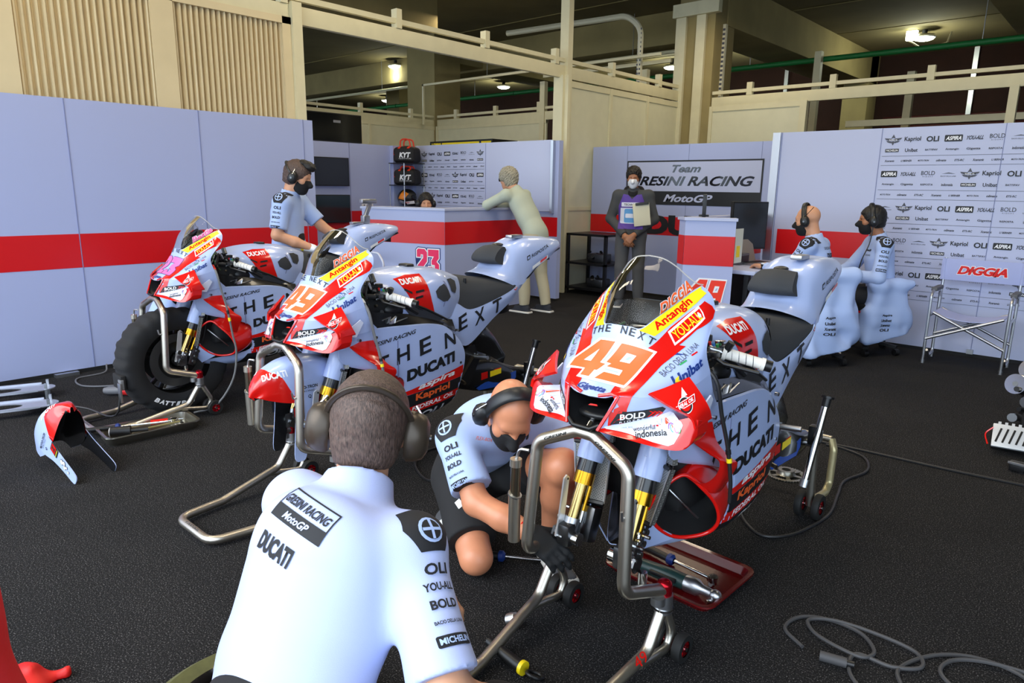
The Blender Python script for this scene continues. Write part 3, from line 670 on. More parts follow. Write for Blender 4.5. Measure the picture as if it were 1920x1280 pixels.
DUCT_RIM = [(.195, 1.835, .60), (.235, 1.88, .555), (.262, 1.93, .49), (.262, 1.955, .42), (.225, 1.945, .372), (.165, 1.87, .368), (.13, 1.80, .42), (.125, 1.765, .49), (.155, 1.785, .56)]
INW = .005 if (goff(G_UP, .01)-G_UP)[10, 10] @ np.array((-1, 1, 0)) > 0 else -.005
SK_UP = {1: Skin([G_UP, G_LW]), -1: Skin([mirr(G_UP), mirr(G_LW)])}; SK_UPB = Skin([G_UP, mirr(G_UP), G_LW, mirr(G_LW)])
SK_SIDE = {1: Skin([G_SIDE]), -1: Skin([mirr(G_SIDE)])}; SK_TANK = {1: Skin([G_TANK]), -1: Skin([mirr(G_TANK)])}; SK_SUB = {1: Skin([G_SUB]), -1: Skin([mirr(G_SUB)])}; SK_TAIL = {1: Skin([G_TAIL]), -1: Skin([mirr(G_TAIL)])}
SK_WING = {1: Skin([G_WING, G_LW]), -1: Skin([mirr(G_WING), mirr(G_LW)])}; SK_STR = {1: Skin([G_STRUT]), -1: Skin([mirr(G_STRUT)])}
NPO, NPX, NPY = (0, 1.69-BY-.3*.776, .955+.3*.63), (1, 0, 0), (0, .63, .776)
class Plane:
    """2D drawing plane on the left side of the machine; s = -1 mirrors it to the right side."""
    def __init__(p, s, kind):
        p.s = s
        if kind == 'side': p.O, p.X, p.Y = V3((.6*s, -BY, 0)), V3((0, s, 0)), V3((0, 0, 1))
        else: p.X, p.Y = V3((.77, .64*s, 0)), V3((0, 0, 1)); n = V3((.64*s, -.77, 0)); p.O = V3((0, 1.65-BY, .8))+n*.6
    def poly(p, sk, mb, P, m, off=.0012, **k): sk.poly(mb, [(p.s*a, b) for a, b in (P if p.s > 0 else P[::-1])], m, p.O, p.X, p.Y, off=off, **k)
    def text(p, sk, mb, t, c, w, h, m, slope=0, off=.0022, **k): sk.text(mb, t, (p.s*c[0], c[1]), w, h, m, p.O, p.X, p.Y, skew=p.s*slope, off=off, **k)
N4 = [(-0.142, -0.036), (-0.136, -0.008), (-0.056, 0.059), (-0.002, 0.059), (-0.026, -0.015), (-0.005, -0.017), (-0.023, -0.043), (-0.032, -0.043), (-0.039, -0.069), (-0.073, -0.068), (-0.069, -0.042)]
N4H = [(-0.09, -0.014), (-0.048, 0.029), (-0.06, -0.016)]
N9 = [(0.021, 0.058), (0.118, 0.057), (0.083, -0.071), (-0.016, -0.071), (0.004, -0.044), (0.056, -0.044), (0.058, -0.025), (0.003, -0.024), (0.013, -0.012), (-0.005, -0.01)]
N9H = [(0.048, 0.032), (0.078, 0.031), (0.068, 0.002), (0.036, 0.001)]
NW = [(-0.154, -0.045), (-0.148, -0.006), (-0.063, 0.066), (0.008, 0.066), (0.126, 0.064), (0.089, -0.08), (-0.028, -0.08), (-0.084, -0.076), (-0.077, -0.046)]
NS1 = [(0.005, 0.059), (0.011, 0.059), (-0.013, -0.007), (-0.019, -0.009)]; NS2 = [(0.002, -0.032), (0.048, -0.033), (0.048, -0.037), (0.002, -0.036)]
_2 = [(225, 450), (225, 210), (290, 150), (570, 160), (670, 270), (670, 600), (470, 840), (680, 850), (680, 1000), (250, 1000), (250, 760), (500, 480), (500, 360), (390, 350), (390, 450)]
_3 = [(720, 165), (1180, 165), (1180, 470), (1080, 590), (1190, 690), (1190, 1000), (740, 1000), (740, 790), (910, 790), (910, 890), (1010, 890), (1010, 720), (870, 700), (870, 560), (970, 410), (720, 400)]
def digits23(w, h, c=(0, 0), shear=0):
    f = lambda P: [(c[0]+((x-705)/965)*w+shear*((600-y)/850)*h, c[1]+((575-y)/850)*h) for x, y in P][::-1]
    return [f(_2), f(_3)]
def grow(P, d):
    P = np.array(P); n = len(P); A = sum(P[i][0]*P[(i+1) % n][1]-P[(i+1) % n][0]*P[i][1] for i in range(n)); s = 1 if A > 0 else -1; out = []
    for i in range(n):
        a, b, c = P[i-1], P[i], P[(i+1) % n]; u, v = unit(b-a), unit(c-b); n1 = V3((u[1], -u[0]))*s; n2 = V3((v[1], -v[0]))*s; k = unit(n1+n2); out.append(tuple(b+k*d/max(.45, k @ n1)))
    return out
def upper_fairing(num, parent):
    mb = MB(); mb.grid(G_UP, FAIR); mb.grid(G_LW, FAIR); mb.grid(mirr(G_UP), FAIR); mb.grid(mirr(G_LW), FAIR)
    bk = MB(); up = SK_UPB
    for s in (1, -1):
        sd, q, S = Plane(s, 'side'), Plane(s, 'q'), SK_UP[s]
        # red band: rear part drawn from the side, front part on the nose
        sd.poly(S, mb, [(1.735, .990), (1.74, .998), (1.809, 1.054), (1.887, 1.105), (1.924, 1.126), (1.937, 1.112), (1.938, 1.098), (1.917, 1.078), (1.856, 1.05), (1.774, .99), (1.735, .958)], FRED)
        red = [(s*a, b) for a, b in [(.125, .098), (.101, .063), (.088, .02), (.066, -.054), (.058, -.088), (.060, -.122), (.075, -.14), (.074, -.20), (.052, -.262), (.052, -.30), (.094, -.30), (.108, -.2), (.112, -.13), (.128, -.06), (.151, .031), (.185, .115)]]
        up.poly(mb, red if s < 0 else red[::-1], FRED, NPO, NPX, NPY, off=.0012)
        sd.poly(S, mb, [(1.747, 1.044), (1.765, 1.030), (1.843, 1.080), (1.92, 1.131), (1.958, 1.152), (1.953, 1.166), (1.912, 1.146), (1.86, 1.115), (1.80, 1.079)], YEL)
        sd.text(S, mb, 'Antangin', (1.838, 1.0885), .120, .0215, FRED, slope=.64, bold=.03)
        sd.poly(S, mb, grow([(1.801, 1.040), (1.895, 1.106), (1.888, 1.082), (1.795, 1.014)], .004), WHITE, off=.0018)
        sd.poly(S, mb, [(1.801, 1.040), (1.895, 1.106), (1.888, 1.082), (1.795, 1.014)], FRED, off=.0024)
        sd.text(S, mb, 'YOU-ALL', (1.844, 1.0605), .083, .020, YEL, slope=.71, bold=.01, off=.003)
        sd.text(S, mb, 'BACIO DELLA LUNA', (1.776, .973), .115, .010, INKG, slope=.70)
        sd.poly(S, mb, [(1.76, .972), (1.775, .990), (1.80, 1.003), (1.783, .988), (1.795, .985), (1.775, .983)], NAVY)
        sd.text(S, mb, 'Unibat', (1.776, .942), .095, .026, NAVY, slope=.56, bold=.035)
        sd.poly(S, mb, [(1.737, .925), (1.747, .932), (1.742, .920), (1.748, .921), (1.736, .903), (1.738, .916), (1.732, .914)], YEL, off=.003)
        sd.poly(S, mb, [(1.765, .958), (1.785, .970), (1.785, .973), (1.765, .961)], GREENP); sd.poly(S, mb, [(1.802, .982), (1.82, .992), (1.82, .995), (1.802, .985)], FRED)
        q.poly(S, mb, [(.021, -.006), (.047, .034), (.073, .033), (.115, .038), (.171, .048), (.181, .042), (.173, .032), (.128, .016), (.073, .001)], INK)
        q.text(S, mb, 'BOLD', (.086, .021), .072, .017, WHITE, slope=.13, bold=.03); q.text(S, mb, 'RIDERS', (.084, .007), .07, .005, WHITE, slope=.17, sp=1.5)
        for k in range(3):
            a = .132+.012*k; q.poly(S, mb, [(a, .036), (a+.004, .0365), (a+.018, .031), (a, .019), (a-.004, .0185), (a+.010, .0305)], FRED, off=.0024)
    lay = lambda P, m, off: up.poly(mb, P, m, NPO, NPX, NPY, off=off)
    if num == '49':
        lay(NW[::-1], WHITE, .002)
        for P, m, o in ((N4, ORANGE, .0027), (N9, ORANGE, .0027), (N4H, WHITE, .0034), (N9H, WHITE, .0034), (NS1, FAIR, .0027), (NS2, FAIR, .0027)): lay(P[::-1], m, o)
        lay([(.058, .022), (.068, .022), (.06, .01), (.05, .01)][::-1], FAIR, .004)
    else:
        for P in digits23(.2, .13, (0, -.006), .1):
            lay(grow(P, .0045), NAVY, .002); lay(grow(P, .0012), PINK, .0027)
    for i, ch in enumerate('THE NEXT'):
        if ch != ' ':
            a = -.098+.0285*i; up.text(mb, ch, (a, .098-.9*a*a), .019 if ch != 'N' else .021, .023, INK, NPO, NPX, NPY, off=.0025, bold=.01, rot=-1.1*a)
    up.text(mb, 'Gigetta', (-.008, -.105), .098, .026, NAVY, NPO, NPX, NPY, off=.0025, shear=.35, bold=.03)
    o = mb.build('upper_fairing', parent, ang=50, merge=2e-4)
    # inside of the fairing
    mi = MB(); mi.grid(goff(G_UP, INW), CARB); mi.grid(goff(G_LW, INW), CARB); mi.mirror(); mi.build('fairing_inside', o, ang=60, merge=2e-4)
    return o
def bike_common(root):
    # ---- windscreen
    GL = bpy.data.materials.get('screen_glass')
    if GL is None:
        GL = bpy.data.materials.new('screen_glass'); GL.use_nodes = True; nt = GL.node_tree; nt.nodes.clear()
        o_ = nt.nodes.new('ShaderNodeOutputMaterial'); t_ = nt.nodes.new('ShaderNodeBsdfTransparent'); g_ = nt.nodes.new('ShaderNodeBsdfGlossy'); mx = nt.nodes.new('ShaderNodeMixShader'); f_ = nt.nodes.new('ShaderNodeFresnel')
        t_.inputs[0].default_value = (.9, .9, .89, 1); g_.inputs['Roughness'].default_value = .04; f_.inputs[0].default_value = 1.18
        nt.links.new(f_.outputs[0], mx.inputs[0]); nt.links.new(t_.outputs[0], mx.inputs[1]); nt.links.new(g_.outputs[0], mx.inputs[2]); nt.links.new(mx.outputs[0], o_.inputs[0])
    mb = MB(); mb.grid(G_SCR, GL); mb.grid(mirr(G_SCR), GL); ws = mb.build('windscreen', root, ang=180, merge=2e-4)
    EDGE = mat('screen_edge', 'c9c4bd', .2, alpha=.55)
    mb = MB(); e = np.vstack([G_SCR[-1], mirr(G_SCR)[::-1, ::-1][0][::1]]) if False else G_SCR[-1]
    mb.tube(np.vstack([e[::-1], (e*np.array((-1, 1, 1)))[1:]]), .0022, EDGE, n=6); mb.build('screen_edge', ws)
    # ---- intake
    mb = MB(); R = np.array([(.0, 1.594, .860), (.05, 1.599, .863), (.083, 1.611, .873), (.076, 1.60, .850), (.067, 1.587, .825), (.051, 1.566, .778), (.03, 1.562, .772), (0, 1.560, .770)])
    R = B(np.vstack([R, (R*np.array((-1, 1, 1)))[1:-1][::-1]])); c = R.mean(0)
    rings = [R, R*np.array((.97, 1, 1))+(0, .02, 0), (R-c)*.8+c+(0, .10, .01), (R-c)*.45+c+(0, .2, .02), (R-c)*.05+c+(0, .22, .02)]
    mb.loft(rings, BLACK, closed=True, nv=32, nu=12); mb.tube(B([(-.055, 1.572, .79), (-.03, 1.562, .776), (.03, 1.562, .776), (.055, 1.572, .79)]), .007, BLACK, n=8)
    mb.ell(B([(0, 1.66, .80)])[0], (.075, .06, .02), BLACK); mb.flat([(-.02, .0), (.012, .003), (.008, .008), (-.015, .006)], FRED, B([(0, 1.62, .825)])[0], (1, 0, 0), (0, .6, .8))
    mb.build('air_intake', root, ang=60)
    for s in (1, -1): mb = MB(); mb.tube(B(np.array([(s*.030, 1.599, .868), (s*.07, 1.606, .880), (s*.089, 1.613, .874), (s*.082, 1.60, .85), (s*.071, 1.584, .82), (s*.055, 1.563, .777)])), .0055, FRED, n=8); mb.build('intake_rim', root)
    # ---- winglets
    for s in (1, -1):
        G, H = (G_WING, G_STRUT) if s > 0 else (mirr(G_WING), mirr(G_STRUT)); mb = MB(); mb.grid(G, FRED)
        mb.add(G[-1][:-1], [tuple(range(len(G[-1])-1))], FRED); q = Plane(s, 'q'); S = SK_WING[s]
        q.poly(S, mb, [(.004, -.011), (.045, -.004), (.128, .013), (.193, .034), (.214, .024), (.218, .016), (.208, -.010), (.193, -.034), (.178, -.041), (.139, -.037), (.072, -.025), (.012, -.018)], FWHITE, off=.0022, L=.007)
        q.text(S, mb, 'wonderful', (.118, -.010), .06, .009, INKG, slope=.22, bold=.01, off=.0035); q.text(S, mb, 'indonesia', (.135, -.018), .085, .015, INK, slope=.22, bold=.02, off=.0035)
        for k, m in enumerate((ORANGE, PURP, CYAN, PINK, GREENP)):
            a0 = (.184, .190, .194, .203, .207)[k]; P = [(a0+.010*math.cos(t+k)*(1-.1*k), .005+.012*math.sin(t+k)) for t in np.linspace(0, 2.6, 7)]; P2 = [(a0+.0075*math.cos(t+k)*(1-.1*k), .005+.009*math.sin(t+k)) for t in np.linspace(2.6, 0, 7)]
            q.poly(S, mb, P+P2, m, off=.0035)
        w = mb.build('winglet', root, ang=50, merge=1e-5)
        mb = MB(); mb.grid(H, FRED)
        q.poly(SK_STR[s], mb, disc(.020, 24, (.222, .072)), WHITE, off=.001); q.poly(SK_STR[s], mb, disc(.018, 24, (.222, .072)), INK, off=.0015); q.poly(SK_STR[s], mb, disc(.0135, 24, (.222, .072)), FRED, off=.002)
        q.poly(SK_STR[s], mb, [(.185, .049), (.25, .080), (.25, .098), (.185, .067)], WHITE, off=.0026); q.poly(SK_STR[s], mb, [(.187, .052), (.248, .081), (.248, .095), (.187, .066)], FRED, off=.0032)
        q.text(SK_STR[s], mb, 'FEDERAL OIL', (.2175, .0735), .055, .009, WHITE, slope=.48, off=.0038, bold=.03); q.poly(SK_STR[s], mb, [(.212, .088), (.216, .112), (.229, .095)], WHITE, off=.0026)
        G2 = H+np.array((-.006*s, .004, -.006)); mb.grid(G2, FRED, flip=True)
        ed = lambda A: np.vstack([A[0], A[1:, -1], A[-1, :-1][::-1], A[1:-1, 0][::-1]]); a, b = ed(H), ed(G2); k = len(a); mb.add(np.vstack([a, b]), [(i, (i+1) % k, k+(i+1) % k, k+i) for i in range(k)], FRED)
        mb.build('winglet_strut', w, ang=60)
        mb = MB(); mb.prism([(1.70, .815), (1.79, .80), (1.83, .86), (1.815, .875), (1.755, .842), (1.72, .845)], .005, FWHITE, (s*.268 if s > 0 else -.273, -BY, 0), (0, 1, 0), (0, 0, 1)); mb.build('winglet_fin', w)
    # ---- side fairings
    for s in (1, -1):
        G = G_SIDE if s > 0 else mirr(G_SIDE); mb = MB(); mb.grid(G, FAIR); p = Plane(s, 'side'); S = SK_SIDE[s]
        p.poly(S, mb, [(2.04, .472), (2.10, .480), (2.52, .552), (2.52, .488), (2.10, .458), (2.06, .452)], FRED); p.text(S, mb, 'aspira', (2.29, .498), .25, .036, WHITE, slope=.12, bold=.03, shear=.3)
        p.poly(S, mb, [(2.07, .455), (2.52, .488), (2.52, .43), (2.10, .392), (2.07, .40)], INK, off=.0016); p.text(S, mb, 'Kapriol', (2.265, .442), .23, .046, ORANGE, slope=.085, bold=.035)
        p.poly(S, mb, [(2.08, .394), (2.52, .430), (2.52, .392), (2.08, .352)], FRED); p.text(S, mb, 'FEDERAL OIL', (2.27, .392), .29, .022, WHITE, slope=.085, bold=.02, shear=.2)
        p.poly(S, mb, [(2.06, .353), (2.52, .394), (2.52, .262), (2.0, .25)], INK, off=.0016); p.text(S, mb, 'OLI', (2.27, .338), .16, .040, WHITE, slope=.08, bold=.03, shear=.1)
        for t, c, w, h in (('T', (1.968, .638), .055, .08), ('H', (2.078, .668), .075, .08), ('E', (2.215, .690), .075, .08)): p.text(S, mb, t, c, w, h, INK, slope=.2, bold=.02)
        p.text(S, mb, 'N', (2.385, .698), .08, .08, INK, slope=.2, bold=.02)
        p.text(S, mb, 'DUCATI', (2.255, .580), .315, .058, INK, slope=.15, bold=.06); p.text(S, mb, 'GRESINI RACING', (2.02, .752), .28, .020, INK, slope=.13, shear=.35, bold=.02)
        sf = mb.build('side_fairing', root, ang=50)
        mi = MB(); mi.grid(G*np.array((.965, 1, 1))+np.array((0, 0, .004)), CARB, flip=True)
        a, b = G, G*np.array((.965, 1, 1))+np.array((0, 0, .004))
        for ra, rb in ((a[0], b[0]), (a[:, -1], b[:, -1]), (a[:, 0], b[:, 0])): mi.add(np.vstack([ra, rb]), [(i, i+1, len(ra)+i+1, len(ra)+i) for i in range(len(ra)-1)], FAIR)
        mi.build('fairing_inside', sf, ang=60)
        mb = MB(); mb.bx((s*.2325, 2.045-BY, .56), (s*.2375, 2.05-BY, .74), SEAM)
        for y, z in ((2.46, .56), (1.83, .775), (1.92, .775), (2.44, .735)): mb.cyl((s*.222, y-BY, z), (s*.245 if y < 2 else s*.236, y-BY, z), .007, CHROME, n=10)
        mb.build('fasteners', sf)
        # swept lower arm and side duct, red
        A = np.array(ARM); A[..., 0] = np.where(A[..., 0] > .24, A[..., 0]-.012, A[..., 0]); A = B(A); A[..., 0] *= s; mb = MB(); g = loft(A, 34, 12); mb.grid(g, FRED); o = g+np.array((-.004*s, .004, -.006)); mb.grid(o, FRED, flip=True)
        e = lambda A_: np.vstack([A_[0], A_[1:, -1], A_[-1, :-1][::-1], A_[1:-1, 0][::-1]]); a, b = e(g), e(o); k = len(a); mb.add(np.vstack([a, b]), [(i, (i+1) % k, k+(i+1) % k, k+i) for i in range(k)], FRED)
        mb.build('side_wing', root, ang=60)
        R = np.array(DUCT_RIM)*np.array((s, 1, 1)); c = R.mean(0); k2 = [R, (R-c)*1.02+c+(0, .02, 0), (R-c)*1.0+c+(-.015*s, .10, .02), (R-c)*.8+c+(-.035*s, .18, .04)]
        mb = MB(); mb.loft([B(q) for q in k2], FRED, closed=True, nv=48, nu=12); mb.tube(crom(B(R), 48, True), .0065, FRED, n=8, closed=True); mb.build('side_duct', root, ang=180)
        mb = MB(); k3 = [R*1., (R-c)*.9+c+(-.02*s, .10, .02), (R-c)*.6+c+(-.03*s, .16, .04), (R-c)*.03+c+(-.03*s, .17, .04)]; mb.loft([B((q-c)*.97+c) for q in k3], BLKM, closed=True, nv=40, nu=10)
        mb.cyl(B([(s*.15, 1.83, .54)])[0], B([(s*.20, 1.94, .42)])[0], .004, ALU, n=6); mb.build('duct_liner', root, ang=180)
        mb = MB(); P = B([(s*.125, 1.765, .49), (s*.13, 1.80, .42), (s*.165, 1.87, .37), (s*.10, 1.83, .33), (s*.05, 1.80, .30), (s*.085, 1.76, .40)]); mb.add(P, [(0, 1, 5), (1, 2, 3), (1, 3, 5), (5, 3, 4)], FAIR); mb.build('chin_panel', root, solid=.004)
    # ---- tank, pads
    mb = MB(); mb.grid(G_TANK, FAIR); mb.grid(mirr(G_TANK), FAIR)
    for s in (1, -1):
        p, S = Plane(s, 'side'), SK_TANK[s]
        p.poly(S, mb, [(2.107, 1.017), (2.18, 1.032), (2.264, 1.032), (2.274, .968), (2.29, .90), (2.326, .804), (2.25, .842), (2.172, .897), (2.151, .943)], FRED)
        p.text(S, mb, 'DUCATI', (2.187, 1.005), .115, .026, WHITE, bold=.04, slope=.05)
        for a, b, c_, d in ((2.135, .975, 2.175, .955), (2.195, .957, 2.245, .962), (2.19, .928, 2.235, .935), (2.20, .875, 2.235, .862), (2.245, .855, 2.265, .845), (2.275, .84, 2.315, .812)): p.poly(S, mb, [(a, b), (c_, d), (c_, d-.011), (a, b-.011)], BLKM, off=.003)
        p.poly(S, mb, [(2.385, .99), (2.40, .985), (2.41, .955), (2.375, .86), (2.37, .862), (2.402, .955)], SEAM, off=.001)
        for P in ([(2.315, .945), (2.345, .965), (2.385, .975), (2.41, .94), (2.425, .905), (2.40, .888), (2.366, .888), (2.325, .912)], [(2.423, .992), (2.47, .99), (2.512, .972), (2.505, .935), (2.482, .915), (2.44, .93)]): p.poly(S, mb, P, SEATM, off=.004)
    mb.box(B([(0, 2.30, 1.058)])[0], (.07, .05, .02), BLACK, bev=.008); mb.build('fuel_tank', root, ang=60, merge=2e-4)
    mb = MB(); mb.grid(G_SEAT, SEATM); mb.mirror()
    for y in (2.62, 2.95):
        for x in (-.1, .1): mb.cyl(B([(x, y, .945)])[0], B([(x, y, .975 if y < 2.7 else .946)])[0], .008, BLACK, n=10)
    mb.build('seat', root, ang=60, merge=2e-4)
    for s in (1, -1):
        mb = MB(); mb.grid(G_SUB if s > 0 else mirr(G_SUB), FAIR); p, S = Plane(s, 'side'), SK_SUB[s]
        for t, c, w, h in (('E', (2.538, .755), .062, .078), ('X', (2.662, .772), .075, .078), ('T', (2.80, .812), .075, .078)): p.text(S, mb, t, c, w, h, INK, slope=.33, bold=.02)
        p.poly(S, mb, disc(.018, 20, (2.955, .902)), FRED); p.poly(S, mb, disc(.011, 20, (2.955, .902)), WHITE, off=.002); p.poly(S, mb, disc(.005, 12, (2.955, .902)), INK, off=.003)
        mb.build('seat_side_panel', root, ang=60)
    # ---- tail
    mb = MB(); mb.grid(G_TAIL, FAIR); mb.mirror()
    for s in (1, -1):
        p, S = Plane(s, 'side'), SK_TAIL[s]
        p.text(S, mb, 'RISPOSTA', (3.205, 1.092), .16, .020, INK, slope=.33, bold=.01); p.poly(S, mb, [(3.085, 1.04), (3.112, 1.05), (3.112, 1.075), (3.085, 1.065)], INK); p.poly(S, mb, [(3.09, 1.047), (3.106, 1.053), (3.106, 1.067), (3.09, 1.06)], FAIR, off=.002)
    mb.build('tail_unit', root, ang=60, merge=2e-4)
    mb = MB(); U = [[(0, 3.0, .88), (.13, 3.0, .90), (.152, 3.02, .915)], [(0, 3.12, .93), (.125, 3.12, .945), (.143, 3.10, .955)], [(0, 3.25, 1.02), (.11, 3.25, 1.03), (.135, 3.24, 1.04)], [(0, 3.44, 1.085), (.09, 3.44, 1.085), (.105, 3.43, 1.10)]]
    mb.loft(B(U), CARB, nu=12, nv=10); mb.mirror()
    for s in (1, -1): mb.flat([(s*3.13, .985), (s*3.27, 1.045), (s*3.27, 1.065), (s*3.13, 1.005)], WHITE, (s*.143, -BY, 0), (0, s, 0), (0, 0, 1)); mb.flat([(s*3.20, 1.02), (s*3.26, 1.045), (s*3.26, 1.06), (s*3.20, 1.035)], FRED, (s*.144, -BY, 0), (0, s, 0), (0, 0, 1))
    mb.bx((-.05, 3.38-BY, 1.02), (.05, 3.40-BY, 1.09), BLACK); mb.ell(B([(0, 3.42, 1.06)])[0], (.03, .015, .015), mat('rain_light', '70140c', .3)); mb.build('tail_underside', root, ang=60, merge=2e-4)
    mb = MB(); mb.loft(B([[(-.10, 2.90, 1.03), (-.095, 2.86, 1.06), (-.085, 2.90, 1.105), (-.07, 2.97, 1.12), (-.07, 3.0, 1.03)], [(0, 2.87, 1.03), (0, 2.825, 1.06), (0, 2.865, 1.11), (0, 2.965, 1.128), (0, 3.0, 1.03)], [(.10, 2.90, 1.03), (.095, 2.86, 1.06), (.085, 2.90, 1.105), (.07, 2.97, 1.12), (.07, 3.0, 1.03)]]), SEATM, nu=18, nv=20, closed=True, caps=True); mb.build('seat_pad', root, ang=60)
    mb = MB(); mb.box(B([(.03, 3.09, 1.175)])[0], (.05, .10, .02), ALU, bev=.006); mb.build('gps_unit', root)
    mb = MB(); mb.ell(B([(-.01, 2.99, 1.128)])[0], (.03, .04, .012), BLACK); mb.build('antenna', root)
    # ---- dark core: airbox, frame, engine, carbon panel
    mb = MB(); mb.box(B([(0, 2.16, .86)])[0], (.34, .56, .20), BLKM, bev=.05); mb.box(B([(0, 2.12, .62)])[0], (.36, .52, .38), BLKM, bev=.06); mb.box(B([(0, 2.52, .62)])[0], (.26, .30, .44), BLKM, bev=.06); mb.box(B([(0, 2.72, .80)])[0], (.24, .50, .12), BLKM, bev=.04)
    mb.build('engine', root, ang=60)
    for s in (1, -1):
        mb = MB(); mb.loft(B([[(.205*s, 1.87, .90), (.21*s, 2.0, .875), (.20*s, 2.15, .85), (.19*s, 2.3, .815), (.17*s, 2.46, .78)], [(.222*s, 1.86, .82), (.226*s, 2.0, .815), (.226*s, 2.2, .80), (.222*s, 2.34, .775), (.20*s, 2.46, .72)]]), CARB, nu=6, nv=20)
        mb.tube(B([(s*.224, 1.97, .845), (s*.224, 2.01, .855), (s*.224, 2.0, .83), (s*.224, 2.05, .85), (s*.224, 2.04, .825), (s*.222, 2.12, .84)]), .0025, ALU, n=5); mb.build('carbon_panel', root, solid=.003)
        mb = MB(); mb.prism([(2.10, .905), (2.16, .915), (2.37, .80), (2.30, .785), (2.15, .85)], .006, GREYM, (s*.20-(.003), -BY, 0), (0, 1, 0), (0, 0, 1)); mb.tube(B([(s*.20, 1.99, .95), (s*.205, 2.1, .925), (s*.205, 2.25, .865), (s*.20, 2.40, .79)]), .006, BLACK, n=6); mb.build('frame_plate', root)
    # ---- cockpit: dash, clamps, bars
    mb = MB(); mb.box(B([(0, 1.90, 1.07)])[0], (.13, .03, .085), BLACK, R=np.array(Euler((-.5, 0, 0)).to_matrix()), bev=.01); mb.box(B([(0, 1.918, 1.078)])[0], (.115, .004, .07), mat('dash_screen', '3a3d42', .15), R=np.array(Euler((-.5, 0, 0)).to_matrix())); mb.build('dashboard', root)
    mb = MB(); mb.box(B([(0, 1.985, .985)])[0], (.27, .07, .03), GREYM, bev=.01); mb.tube(B([(-.05, 1.80, 1.0), (-.03, 1.86, 1.03), (.02, 1.87, 1.03), (.06, 1.80, .99)]), .007, ALU, n=6); mb.ell(B([(.0, 1.93, 1.0)])[0], (.05, .07, .04), BLACK); mb.build('triple_clamp', root)
    rg = random.Random(5)
    for s in (1, -1):
        a, b = B([(s*.105, 1.985, .978)])[0], B([(s*.325, 2.085, .922)])[0]; d = unit(b-a)
        hb = MB(); hb.cyl(a, b, .011, ALU, n=12); hb.cyl(a-d*.03, a+d*.02, .03, BLACK, n=14); h = hb.build('handlebar', root)
        gm = mat('grip_white', 'e4e0d8', .7, bump=.2, bscale=300)
        g = MB(); g0, g1 = a+d*.105, b-d*.012; g.tube([g0, g0+d*.012, g0+d*.014, g1-d*.012, g1-d*.011, g1], [.024, .024, .0185, .0175, .021, .021], gm, n=18)
        for k in range(4): q = g0+d*(.03+.022*k); g.torus(q, d+V3((0, .0, .25)), .0178, .0012, INKG, n=16, k=5)
        g.cyl(g1, g1+d*.022, .0185, BLACK, n=16); g.build('grip', h)
        g = MB(); L0 = a+d*.07+V3((0, -.03, -.004)); g.tube([a+d*.06, L0, L0+d*.07+V3((0, -.035, -.012)), L0+d*.17+V3((0, -.02, -.012))], [.01, .009, .006, .007], BLACK, n=8); g.build('lever', h)
        g = MB()
        for k in range(9):
            c = a+d*(.01+.012*k)+V3((rg.uniform(-.02, .02), rg.uniform(-.05, .01), rg.uniform(-.02, .045))); m = (BLACK, GREYM, BLACK, CHROME, BLACK)[k % 5]
            if k % 2: g.cyl(c, c+V3((rg.uniform(-.02, .02), rg.uniform(-.02, .02), .035)), rg.uniform(.008, .014), m, n=12)
            else: g.box(c, (.03, .028, .022), m, bev=.004)
        for k, m in enumerate((mat('button_red', 'c8201c', .4), mat('button_blue', '3a78c0', .4), mat('button_green', '2f8a48', .4))): g.cyl(a+d*(.07+.012*k)+V3((0, -.012, .016)), a+d*(.07+.012*k)+V3((0, -.016, .026)), .005, m, n=8)
        g.tube(B([(s*.13, 1.96, .99), (s*.17, 1.93, 1.02), (s*.20, 1.90, .97), (s*.19, 1.92, .88), (s*.16, 1.97, .80)]), .005, HOSE, n=6); g.tube(B([(s*.11, 1.94, 1.02), (s*.14, 1.90, 1.0), (s*.17, 1.92, .93), (s*.15, 2.0, .86)]), .004, mat('wire_green', '46784a', .5), n=6)
        for k in range(10):
            y = rg.uniform(1.90, 2.08); c = B([(s*rg.uniform(.165, .2), y, rg.uniform(.87, .955))])[0]; g.cyl(c, c+V3((s*.012, 0, .004)), rg.uniform(.004, .012), (GREYM, CHROME, BLACK, TI)[k % 4], n=10)
        g.tube(crom(B([(s*.16, 1.93, .955), (s*.195, 2.02, .945), (s*.205, 2.10, .91), (s*.20, 2.2, .85)]), 12), .012, HOSE, n=8); g.ell(B([(s*.165, 2.09, .875)])[0], (.03, .07, .045), BLACK)
        g.build('switch_cluster', h)
    # ---- radiator
    RADM = bpy.data.materials.get('radiator_fins')
    if RADM is None:
        RADM = mat('radiator_fins', '5a5a56', .45, metal=.7); nt = RADM.node_tree; bt = nt.nodes.new('ShaderNodeTexBrick'); tc = nt.nodes.new('ShaderNodeTexCoord'); mp = nt.nodes.new('ShaderNodeMapping'); mp.inputs['Rotation'].default_value = (PI/2, 0, 0)
        bt.inputs['Scale'].default_value = 55; bt.inputs['Color1'].default_value = (.10, .10, .095, 1); bt.inputs['Color2'].default_value = (.14, .14, .13, 1); bt.inputs['Mortar'].default_value = (.42, .42, .40, 1); bt.inputs['Mortar Size'].default_value = .05
        nt.links.new(tc.outputs['Object'], mp.inputs[0]); nt.links.new(mp.outputs[0], bt.inputs[0]); nt.links.new(bt.outputs[0], nt.nodes['Principled BSDF'].inputs['Base Color'])
    mb = MB(); up_ = [[(.06, 1.835, .755), (.12, 1.82, .755), (.17, 1.80, .755)], [(.06, 1.825, .64), (.12, 1.81, .64), (.18, 1.785, .64)]]; lo_ = [[(.06, 1.815, .63), (.12, 1.80, .63), (.18, 1.775, .63)], [(.05, 1.77, .445), (.09, 1.76, .445), (.14, 1.745, .445)]]
